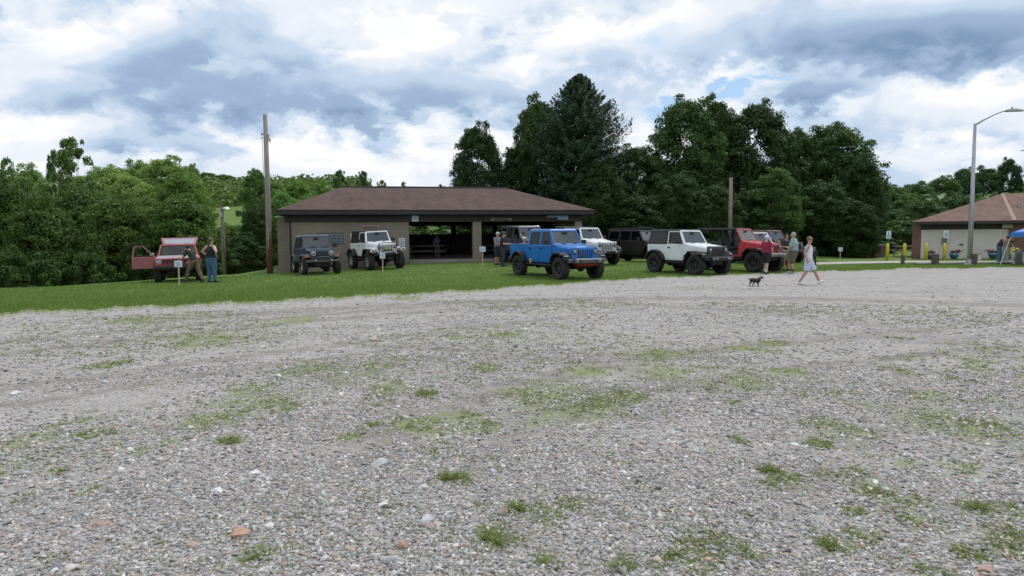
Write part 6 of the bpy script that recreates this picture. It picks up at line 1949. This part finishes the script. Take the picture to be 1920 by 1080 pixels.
def eltube(mb, pts, rad, lat, seg=14):
    """tube with elliptic sections: rad = (lateral, depth) pairs, lat = lateral axis"""
    pts = [Vector(p) for p in pts]; n = len(pts); lat = Vector(lat).normalized()
    vs = []; fs = []
    for i, p in enumerate(pts):
        t = (pts[min(i + 1, n - 1)] - pts[max(i - 1, 0)]).normalized()
        l = (lat - t * lat.dot(t)).normalized(); w = t.cross(l)
        for k in range(seg):
            a = 2 * math.pi * k / seg
            vs.append(p + l * math.cos(a) * rad[i][0] + w * math.sin(a) * rad[i][1])
    for i in range(n - 1):
        for k in range(seg):
            k2 = (k + 1) % seg
            fs.append((i * seg + k, i * seg + k2, (i + 1) * seg + k2, (i + 1) * seg + k))
    fs.append(tuple(range(seg - 1, -1, -1))); fs.append(tuple(range((n - 1) * seg, n * seg)))
    mb.add(vs, fs)

def limb(mb, a, b, c, ra, rb, rc, ext=0, upto=2.0):
    """two-segment limb; upto 0..2 cuts it short (sleeves, trouser legs)"""
    a, b, c = Vector(a), Vector(b), Vector(c)
    if upto <= 1:
        e = a.lerp(b, upto)
        mb.tube([a, a.lerp(e, .5), e], [ra + ext, ra + (rb - ra) * upto * .5 + ext, ra + (rb - ra) * upto + ext * 1.15], 12)
        mb.ball(a, ra + ext, 12, 8)
    else:
        u = upto - 1
        e = b.lerp(c, u)
        mb.tube([a, a.lerp(b, .35), b, b.lerp(e, .35), e], [ra + ext, ra * .98 + ext, rb + ext, rb * 1.06 + (rc - rb) * u * .25 + ext, rb + (rc - rb) * u + ext], 12)
        mb.ball(a, ra + ext, 12, 8); mb.ball(b, rb + ext, 12, 8)

def finish(o, vox, sm=4):
    m = o.modifiers.new('skin', 'REMESH'); m.mode = 'VOXEL'; m.voxel_size = vox; m.use_smooth_shade = True
    s = o.modifiers.new('soft', 'SMOOTH'); s.iterations = sm; s.factor = .5
    # bake the modifiers into plain geometry
    dg = bpy.context.evaluated_depsgraph_get(); dg.update()
    me = bpy.data.meshes.new_from_object(o.evaluated_get(dg))
    o.modifiers.clear(); old = o.data; o.data = me
    if not me.materials:
        for mm in old.materials: me.materials.append(mm)
    me.polygons.foreach_set('use_smooth', [True] * len(me.polygons))

def person(name, label, loc, rz, H=1.75, pose=None, fat=1.0, skin=SKIN, shirt=None, sleeve=.75, vest=False, pants=None, leg=2.0, shoes=None, hair=None, longhair=False, cap=None, cap_dir=1, beard=None,
           glasses=False, grip=(.5, .5), belly=0, socks=None, skirt=False, look=0, vox=.011, group='people around the parked vehicles', low=0, cat='person'):
    J = dict(BASE); J.update(pose or {})
    k = H / 1.75
    r = empty('person', loc, rz, label, cat, group)
    r.scale = (k, k, k)
    V = {a: Vector(b) for a, b in J.items()}
    lat = (V['shL'] - V['shR']).normalized(); hl = (V['hipL'] - V['hipR']).normalized()
    wd = fat
    up = (V['neck'] - V['pelvis']).normalized(); fwd = lat.cross(up).normalized()
    # body
    mb = MB()
    crotch = V['pelvis'] + Vector((0, 0, -.09))
    tors = [crotch, V['pelvis'], V['waist'] + fwd * .0, V['waist'].lerp(V['chest'], .55), V['chest'], V['chest'].lerp(V['neck'], .62), V['neck'] + up * .01]
    tr = [(.12 * wd, .10 * wd), (.165 * wd, .115 * wd), (.145 * wd, .10 * wd), (.155 * wd, .11 * wd), (.165 * wd, .115 * wd), (.135, .085), (.055, .055)]
    eltube(mb, tors, tr, lat)
    if belly: mb.ball(V['waist'].lerp(V['chest'], .25) + fwd * .05 * belly, (.13 * wd, .15 * wd, .14), rot=None)
    mb.tube([V['neck'] - up * .03, V['neck'].lerp(V['head'], .6)], [.058, .052], 12)
    hd_, nk = V['head'], V['neck']
    hr_ = Matrix.Rotation(look, 3, 'Z')
    def hp(x, y, z): return hd_ + hr_ @ Vector((x, y, z))
    eltube(mb, [hp(.012, 0, -.115), hp(.012, 0, -.09), hp(.004, 0, -.04), hp(-.004, 0, .02), hp(-.008, 0, .07), hp(-.008, 0, .105), hp(-.006, 0, .118)],
           [(.03, .035), (.052, .068), (.066, .085), (.075, .095), (.066, .084), (.038, .05), (.012, .016)], hr_ @ Vector((0, 1, 0)), 16)
    mb.hexa([hp(.075, -.014, -.035), hp(.108, -.010, -.03), hp(.108, .010, -.03), hp(.075, .014, -.035), hp(.075, -.008, .02), hp(.092, -.006, .015), hp(.092, .006, .015), hp(.075, .008, .02)])
    mb.ball(hp(.072, 0, -.083), (.022, .022, .018)); 
    for s in (-1, 1): mb.ball(hp(-.005, s * .076, -.01), (.018, .012, .03)); 
    hands = {}
    for s, S in ((1, 'L'), (-1, 'R')):
        limb(mb, V['sh' + S], V['el' + S], V['wr' + S], .052 * min(wd, 1.25), .040, .027)
        limb(mb, V['hip' + S], V['knee' + S], V['foot' + S] + Vector((0, 0, .02)), .085 * wd, .057, .040)
        # foot
        kf = V['foot' + S]
        fd = Vector((1, s * .12, 0)) if ('toe' + S) not in V else (V['toe' + S] - kf)
        fd = fd.normalized()
        mb.tube([kf + fd * -.06 + Vector((0, 0, -.035)), kf + fd * .06 + Vector((0, 0, -.04)), kf + fd * .17 + Vector((0, 0, -.055 if ('toe' + S) not in V else -.05))], [.035, .040, .026], 10)
        # hand
        w = V['wr' + S]; d = (w - V['el' + S]).normalized()
        side = d.cross(fwd)
        side = side.normalized() if side.length > .05 else lat
        nrm = d.cross(side).normalized()
        # palm plane contains d and nrm: thumb points towards nrm
        th = nrm if nrm.dot(fwd) > 0 else -nrm
        inn = side if side.dot(-lat * s) > 0 else -side
        g = grip[0 if s > 0 else 1]
        pc = w + d * .045
        eltube(mb, [w, w + d * .03, w + d * .085], [(.024, .018), (.036, .017), (.038, .014)], th, 10)
        for i, (off, L) in enumerate(((.028, .072), (.010, .080), (-.009, .074), (-.027, .058))):
            b0 = w + d * .08 + th * off
            d1 = (d * math.cos(g * .6) + inn * math.sin(g * .6)); d2 = (d * math.cos(g * 1.7) + inn * math.sin(g * 1.7))
            mb.tube([b0, b0 + d1 * L * .5, b0 + d1 * L * .5 + d2 * L * .5], [.0105, .0095, .0085], 7)
        t0 = w + d * .025 + th * .026
        mb.tube([t0, t0 + (d * .6 + th * .8).normalized() * .04, t0 + (d * .6 + th * .8).normalized() * .04 + (d * .9 + inn * .5 * g + th * .2).normalized() * .035], [.014, .012, .010], 7)
        hands[S] = w + d * .09
    body = mb.build('body', skin, r); finish(body, vox * .85, 3)
    # eyes, brows and mouth
    if not glasses:
        e_ = MB()
        for s in (-1, 1): e_.ball(hp(.083, s * .030, .012), (.008, .014, .007), 8, 6)
        e_.build('eyes', mat('eye_dark', (.03, .02, .02), .3), r)
    else:
        e_ = MB()
        for s in (-1, 1): e_.ball(hp(.090, s * .033, .010), (.012, .028, .021), 12, 8)
        e_.tube([hp(.095, -.06, .018), hp(.105, 0, .018), hp(.095, .06, .018)], .005, 6)
        for s in (-1, 1): e_.tube([hp(.09, s * .062, .016), hp(0, s * .082, .01)], .004, 5)
        e_.build('sunglasses', mat('black_lens', (.01, .01, .012), .12), r)
    m_ = MB(); m_.ball(hp(.088, 0, -.060), (.008, .022, .006), 10, 6); m_.build('mouth', mat('lips', (.30, .10, .09), .5), r)
    if hair is not None:
        h = MB(); h.ball(hp(-.020, 0, .032), (.104, .092, .104), 14, 10)
        if longhair: eltube(h, [hp(-.04, 0, .04), hp(-.06, 0, -.06), hp(-.085, 0, -.18), hp(-.09, 0, -.27)], [(.075, .055), (.088, .05), (.085, .045), (.05, .025)], (0, 1, 0))
        else: eltube(h, [hp(-.03, 0, .03), hp(-.040, 0, -.03), hp(-.042, 0, -.075)], [(.080, .065), (.076, .056), (.055, .040)], (0, 1, 0))
        o = h.build('hair', hair, r); finish(o, .010, 2)
    if beard is not None:
        h = MB(); h.ball(hp(.055, 0, -.095), (.045, .058, .05), 12, 8); h.ball(hp(.05, 0, -.14), (.032, .04, .05), 12, 8); o = h.build('beard', beard, r); finish(o, .010, 2)
    if cap is not None:
        h = MB(); h.ball(hp(-.008, 0, .058), (.116, .102, .094), 16, 10)
        o = h.build('cap', cap, r); finish(o, .010, 1)
        MB().prism([(0, -.075), (.07, -.06), (.095, 0), (.07, .06), (0, .075)], -.006, .006, 'Z').build('peak', cap, o).location = hp(.075 * cap_dir, 0, .055)
        if cap_dir < 0: o.children[0].rotation_euler = (0, 0, math.pi)
    # clothes
    e = .014
    if shirt is not None:
        h = MB()
        low_ = V['pelvis'] + up * (.02 - low)
        pts = [low_, V['waist'] + up * -.02, V['waist'].lerp(V['chest'], .55), V['chest'], V['chest'].lerp(V['neck'], .60)]
        rr_ = [(.172 * wd + e, .122 * wd + e), (.158 * wd + e, .112 * wd + e), (.162 * wd + e, .118 * wd + e), (.170 * wd + e, .120 * wd + e), (.140 + e, .092 + e)]
        if not vest: pts.append(V['chest'].lerp(V['neck'], .88)); rr_.append((.080, .072))
        else: pts.append(V['chest'].lerp(V['neck'], .80)); rr_.append((.105, .075))
        eltube(h, pts, rr_, lat, 18)
        if belly: h.ball(V['waist'].lerp(V['chest'], .2) + fwd * .055 * belly, (.14 * wd, .165 * wd, .16))
        for S in 'LR':
            if not vest:
                limb(h, V['sh' + S], V['el' + S], V['wr' + S], .054 * min(wd, 1.25), .042, .03, e + .006, sleeve)
                h.tube([V['chest'].lerp(V['neck'], .7), V['sh' + S] + up * .0], [.06, .060], 10)
            else:
                h.tube([V['chest'].lerp(V['neck'], .2).lerp(V['sh' + S], .45), V['neck'].lerp(V['sh' + S], .55) + up * -.01], [.055, .040], 10)
        o = h.build('shirt', shirt, r); finish(o, vox, 3)
    if pants is not None:
        h = MB()
        eltube(h, [crotch + up * .02, V['pelvis'] - up * .02, V['pelvis'] + up * .07], [(.14 * wd, .12 * wd), (.175 * wd + e * .6, .13 * wd), (.158 * wd + e * .6, .118 * wd)], hl, 18)
        flare_ = .022 if leg < 1.3 else .008
        for S in 'LR':
            a, b, c = V['hip' + S], V['knee' + S], V['foot' + S]
            limb(h, a, b, c, .090 * wd, .062 * (1 + (wd - 1) * .3), .050, e * .5 + flare_, leg)
            if skirt:
                e2 = a.lerp(b, min(leg, 1))
                h.tube([a, e2], [.12, .115], 12)
        o = h.build('trousers' if leg > 1.4 else 'shorts', pants, r); finish(o, vox, 3)
    for S, s in (('L', 1), ('R', -1)):
        kf = V['foot' + S]
        fd = (Vector((1, s * .12, 0)) if ('toe' + S) not in V else (V['toe' + S] - kf)).normalized()
        if shoes is not None:
            h = MB()
            z0 = Vector((0, 0, -.030))
            h.tube([kf + fd * -.065 + z0, kf + fd * .05 + z0, kf + fd * .19 + z0 * 1.6], [.045, .050, .034], 10); h.tube([kf + z0, kf + Vector((0, 0, .02))], [.05, .048], 10)
            o = h.build('shoe', shoes, r); finish(o, .010, 2)
        if socks is not None:
            kk = V['knee' + S]
            h = MB(); h.tube([kf + Vector((0, 0, .0)), kf.lerp(kk, .28)], [.05, .054], 12); o = h.build('sock', socks, r)
    return r

HB = mat('brown_hair', (.10, .06, .035), .7, var=.3, vscale=30); HG = mat('grey_hair', (.35, .33, .31), .7, var=.2, vscale=30); HD = mat('dark_hair', (.03, .022, .018), .6, var=.3, vscale=30); HBL = mat('blond_hair', (.13, .085, .055), .7, var=.25, vscale=30)
BLK = cloth('black_cloth', (.012, .012, .014)); JEAN = cloth('blue_denim', (.06, .12, .21), .25); DJEAN = cloth('dark_denim', (.03, .04, .07), .2)
WCL = cloth('white_cotton', (.70, .72, .78), .04); LBL = cloth('pale_blue_cotton', (.50, .56, .72), .06); OLV = cloth('olive_cloth', (.11, .095, .065), .15); MRN = cloth('crimson_cloth', (.26, .018, .045), .1)
GRYC = cloth('grey_cotton', (.20, .21, .23)); CAMO = cloth('brown_camouflage', (.16, .115, .07), .6); GRNB = cloth('dark_green_cloth', (.025, .035, .022), .4)
KHAK = cloth('khaki', (.22, .20, .15), .15)
SHW = mat('white_shoe', (.68, .66, .66), .6, var=.08); SHD = mat('dark_shoe', (.03, .03, .035), .7, var=.2); SHG = mat('grey_shoe', (.3, .3, .31), .7, var=.2)
def w2(px, d): return at(px, d)
def toward(px, d):   # heading that looks at the camera from there
    p = at(px, d); return math.atan2(-p.y, -p.x)

# man with hands on hips, seen from behind, by the red wagon
person('p', 'man with long hair in a black sleeveless vest and jeans, hands on hips', w2(396.5, 27.7), D2(62), 1.80, dict(
    elL=(-.09, .42, 1.22), wrL=(.05, .22, 1.06), elR=(-.09, -.42, 1.22), wrR=(.05, -.22, 1.06), footL=(0, .17, .08), footR=(0, -.17, .08), kneeL=(.02, .14, .5), kneeR=(.02, -.14, .5), head=(.03, 0, 1.645)),
    1.32, SKIN2, BLK, 0, True, JEAN, 2.0, SHD, HB, True, cap=cloth('camouflage_cap', (.13, .10, .06), .5), grip=(1.0, 1.0), look=-.7)
# bending man in camouflage trousers at the wagon's front
person('p', 'man in a dark green shirt and camouflage trousers striding at the wagon corner', w2(364, 28.0), D2(165), 1.70, dict(
    pelvis=(-.02, 0, .90), waist=(.03, 0, 1.03), chest=(.12, 0, 1.22), neck=(.22, 0, 1.37), head=(.31, 0, 1.48), shL=(.17, .18, 1.32), shR=(.17, -.18, 1.32), elL=(.33, .22, 1.08), wrL=(.50, .16, .98), elR=(.30, -.24, 1.08), wrR=(.42, -.2, .90),
    hipL=(-.02, .09, .87), hipR=(-.02, -.09, .87), kneeL=(.22, .1, .50), footL=(.34, .11, .08), kneeR=(-.14, -.1, .48), footR=(-.34, -.11, .09)),
    1.05, SKIN3, GRNB, .8, False, CAMO, 1.95, SHD, HD, cap=None, grip=(.7, .7))
# the two men by the pickup's tailgate
person('p', 'man in a grey shirt and light blue cap looking down beside the man in black', w2(932.5, 36.2), D2(-40), 1.74, dict(elR=(.10, -.25, 1.16), wrR=(.30, -.15, 1.12), elL=(.08, .25, 1.15), wrL=(.26, .14, 1.05), head=(.06, 0, 1.61)), 1.0, SKIN3, GRYC, .8, False, cloth('dark_shorts', (.025, .03, .05)), 1.05, SHD, None, cap=cloth('light_blue_cap', (.34, .47, .56)), grip=(.7, .7))
person('p', 'man in a black t shirt, dark jeans and brown cap reaching towards the pickup', w2(943.5, 35.2), D2(-12), 1.78, dict(elR=(.10, -.27, 1.14), wrR=(.36, -.18, 1.14), elL=(.06, .26, 1.14), wrL=(.34, .12, 1.10), head=(.05, 0, 1.62)), 1.12, SKIN2, BLK, .8, False, DJEAN, 2.0, SHD, HB, cap=cloth('brown_cap', (.12, .07, .05)), grip=(.8, .8))
person('p', 'dark haired man in a dark shirt standing behind the pickup bed', w2(980.5, 33.0), D2(200), 1.86, {}, 1.1, SKIN2, cloth('near_black_shirt', (.02, .022, .03)), .8, False, DJEAN, 2.0, SHD, HD)
person('p', 'shorter person in a white cap behind the pickup bed', w2(983, 31.6), toward(983, 31.6) + .2, 1.62, {}, 1.0, SKIN2, cloth('grey_green_shirt', (.10, .12, .10)), .8, False, KHAK, 1.05, SHD, HD, cap=cloth('white_green_cap', (.50, .56, .52)), look=0)
# the child in the pavilion
person('p', 'child in a violet top and shorts standing in the shade of the pavilion', pav_pt(9.0, 5.2, ZS), D2(-80), 1.42, dict(elL=(.05, .24, 1.2), wrL=(.16, .12, 1.38), elR=(.02, -.24, 1.15)), .9, SKIN2, cloth('violet_top', (.28, .18, .45)), .6, False, cloth('blue_grey_shorts', (.14, .18, .30)), .8, SHG, HB, True)
# around the red car
person('p', 'man in a crimson shirt, black shorts and white cap by the red car wheel', w2(1436.5, 30.3), D2(25), 1.70, dict(elR=(.06, -.27, 1.16), wrR=(.20, -.20, .98), elL=(.05, .27, 1.18), wrL=(.26, .20, 1.20), kneeL=(.06, .10, .50), footL=(.06, .12, .08), footR=(-.12, -.12, .08), kneeR=(-.04, -.11, .50), head=(.03, 0, 1.62)),
       1.22, SKIN2, MRN, .8, False, cloth('black_shorts', (.012, .013, .015)), 1.0, SHD, None, cap=cloth('white_blue_cap', (.58, .62, .74)), beard=HD, socks=cloth('white_sock', (.6, .6, .6)), belly=.6)
person('p', 'grey bearded man in a camouflage cap leaning over the red hood', w2(1458, 33.4), D2(-60), 1.66, dict(chest=(.08, 0, 1.26), neck=(.15, 0, 1.42), head=(.21, 0, 1.55), shL=(.12, .18, 1.36), shR=(.12, -.18, 1.36), elL=(.32, .30, 1.24), wrL=(.52, .36, 1.20), elR=(.30, -.22, 1.10), wrR=(.44, -.16, 1.06)),
       1.1, SKIN3, cloth('grey_green_tee', (.17, .18, .165)), .8, False, DJEAN, 2.0, SHD, HG, cap=cloth('camouflage_green_cap', (.12, .11, .08), .4), beard=HG)
person('p', 'person in dark clothes pressed between the bearded man and the plaid shirt', w2(1473.5, 33.0), toward(1473, 33) + .5, 1.75, dict(elR=(.1, -.26, 1.15), wrR=(.3, -.1, 1.15)), 1.1, SKIN3, cloth('charcoal_shirt', (.025, .028, .032)), .8, False, KHAK, 1.1, SHD, HD)
person('p', 'big man in a teal plaid shirt and olive shorts with his back turned', w2(1487.5, 30.4), D2(140), 1.84, dict(elL=(.02, .30, 1.15), wrL=(.18, .26, .98), elR=(.04, -.28, 1.18), wrR=(.24, -.2, 1.12), kneeL=(0, .12, .50), footL=(-.02, .14, .08), footR=(.10, -.13, .08), kneeR=(.08, -.12, .5), head=(.04, 0, 1.62)),
       1.38, SKIN3, plaid('teal_plaid', (.22, .36, .34), (.34, .46, .45), (.12, .22, .22)), .95, False, OLV, 1.02, SHG, HG, socks=cloth('dark_sock', (.04, .04, .045)), belly=.5)
person('p', 'child in dark clothes and a grey green cap behind the woman in white', w2(1526, 36.5), D2(-120), 1.05, {}, .95, SKIN2, cloth('dark_jacket', (.03, .03, .04)), 1.7, False, cloth('dark_trousers', (.04, .03, .03)), 1.9, SHD, None, cap=cloth('grey_green_cap', (.20, .22, .17)))
# the woman walking across the gravel
wo = G(1515, 534.5)
woman = person('p', 'woman in a white tank top and pale shorts walking her dog across the gravel', wo, D2(-22), 1.66, dict(
    pelvis=(0, 0, .93), waist=(0, 0, 1.06), chest=(.0, 0, 1.29), neck=(.0, 0, 1.47), head=(.03, 0, 1.62), hipL=(0, .09, .90), hipR=(0, -.09, .90),
    kneeL=(.20, .08, .51), footL=(.36, .08, .13), toeL=(.55, .08, .20), kneeR=(-.06, -.08, .49), footR=(-.30, -.09, .09), toeR=(-.12, -.09, .08),
    elR=(-.14, -.22, 1.16), wrR=(-.06, -.22, .90), elL=(-.02, .24, 1.16), wrL=(.10, .24, .93)),
    1.0, SKIN, WCL, 0, True, LBL, .92, SHW, HBL, glasses=True, look=-.75, grip=(.4, .9), skirt=True, vox=.010, low=.02)
# two men at the canopy
person('p', 'stooping man in a dark t shirt and jeans behind the canopy leg', w2(1873, 38.2), D2(-10), 1.76, dict(waist=(.03, 0, 1.08), chest=(.16, 0, 1.27), neck=(.30, 0, 1.38), head=(.42, 0, 1.44), shL=(.22, .19, 1.34), shR=(.22, -.19, 1.34), elR=(.18, -.26, 1.08), wrR=(.22, -.26, .84), elL=(.45, .25, 1.30), wrL=(.66, .2, 1.48)),
       1.1, SKIN3, cloth('black_tee', (.016, .016, .022)), .8, False, JEAN, 2.0, SHD, HD)
person('p', 'man in an olive shirt and pale trousers holding up the canopy corner', w2(1885, 37.4), D2(30), 1.68, dict(waist=(.03, 0, 1.08), chest=(.10, 0, 1.27), neck=(.18, 0, 1.41), head=(.24, 0, 1.52), shL=(.14, .19, 1.36), shR=(.14, -.19, 1.36), elL=(.34, .22, 1.45), wrL=(.52, .15, 1.58), elR=(.30, -.24, 1.22), wrR=(.46, -.2, 1.38)),
       1.15, SKIN3, cloth('olive_tee', (.19, .16, .11)), .8, False, cloth('pale_trousers', (.30, .32, .31)), 2.0, SHD, HD)

# ------------------------------------------------------------------ the dog and its lead
dg_ = G(1416, 537.5)
dog = empty('dog', dg_, D2(8), 'small shaggy black dog trotting on the gravel behind the woman', 'dog')
BLKF = mat('black_fur', (.022, .019, .018), .85, var=.4, vscale=40, bump=.8, bscale=90)
k = 1.0
mb = MB()
eltube(mb, [(-.20, 0, .235), (-.14, 0, .245), (-.02, 0, .232), (.09, 0, .228), (.15, 0, .25), (.18, 0, .275)], [(.055, .06), (.075, .080), (.072, .078), (.080, .092), (.070, .082), (.055, .06)], (0, 1, 0))
mb.tube([(.14, 0, .26), (.20, 0, .315), (.225, 0, .335)], [.055, .045, .045], 10)
mb.ball((.25, 0, .335), (.060, .050, .050)); mb.tube([(.28, 0, .325), (.345, 0, .31)], [.033, .022], 8)
for s in (-1, 1):
    mb.hexa([Vector((.215, s * .048, .30)) + Vector(q) for q in ((-.02, -.008, 0), (.02, -.008, 0), (.02, .008, 0), (-.02, .008, 0), (-.012, -.006, .07), (.018, -.006, .07), (.018, .006, .07), (-.012, .006, .07))])
for s, xh, xf_ in ((1, -.02, .05), (-1, .05, -.04)):
    mb.tube([(.12, s * .045, .22), (.115 + xf_ * .4, s * .045, .13), (.115 + xf_, s * .045, .025)], [.036, .022, .016], 8); mb.tube([(.11 + xf_, s * .045, .018), (.145 + xf_, s * .045, .014)], .016, 6)
    mb.tube([(-.16, s * .045, .23), (-.125 + xh, s * .048, .155), (-.195 + xh, s * .048, .09), (-.18 + xh, s * .048, .02)], [.05, .034, .018, .015], 8); mb.tube([(-.185 + xh, s * .048, .018), (-.15 + xh, s * .048, .014)], .016, 6)
mb.tube([(-.20, 0, .26), (-.27, 0, .30), (-.31, 0, .31)], [.022, .018, .008], 8)
o = mb.build('body', BLKF, dog); finish(o, .009, 2)
dog.scale = (.84, 1.25, .90)
MB().lathe([(.048, -.012), (.056, -.012), (.056, .012), (.048, .012)], (0, 0, 0), 'X', 16, closed=True).build('collar', mat('red_collar', (.45, .06, .07), .5), dog, (.185, 0, .30))
MB().ball((.348, 0, .314), .010).build('nose', mat('nose_black', (.01, .01, .01), .3), dog)
e_ = MB()
for s in (-1, 1): e_.ball((.292, s * .032, .352), .008)
e_.build('eyes', mat('dog_eye', (.02, .012, .008), .2), dog)
hand = woman.matrix_world
bpy.context.view_layer.update()
hnd = woman.matrix_world @ Vector((-.03, -.22, .80))
col_ = dog.matrix_world @ Vector((.185, 0, .30)) if False else Vector(dg_) + Vector((.16, .02, .27))
pts = []
for i in range(25):
    t = i / 24
    p = col_.lerp(hnd, t)
    sag = .62 * 4 * t * (1 - t) * (1 - .15 * t)
    gzz = gz(p.x, p.y) + .02
    pts.append((p.x, p.y, max(p.z - sag, gzz)))
tag(MB().tube(pts, .005, 5).build('dog_lead', mat('pink_lead', (.42, .22, .22), .7)), 'thin pinkish lead sagging from the black dog to the woman', 'dog lead')
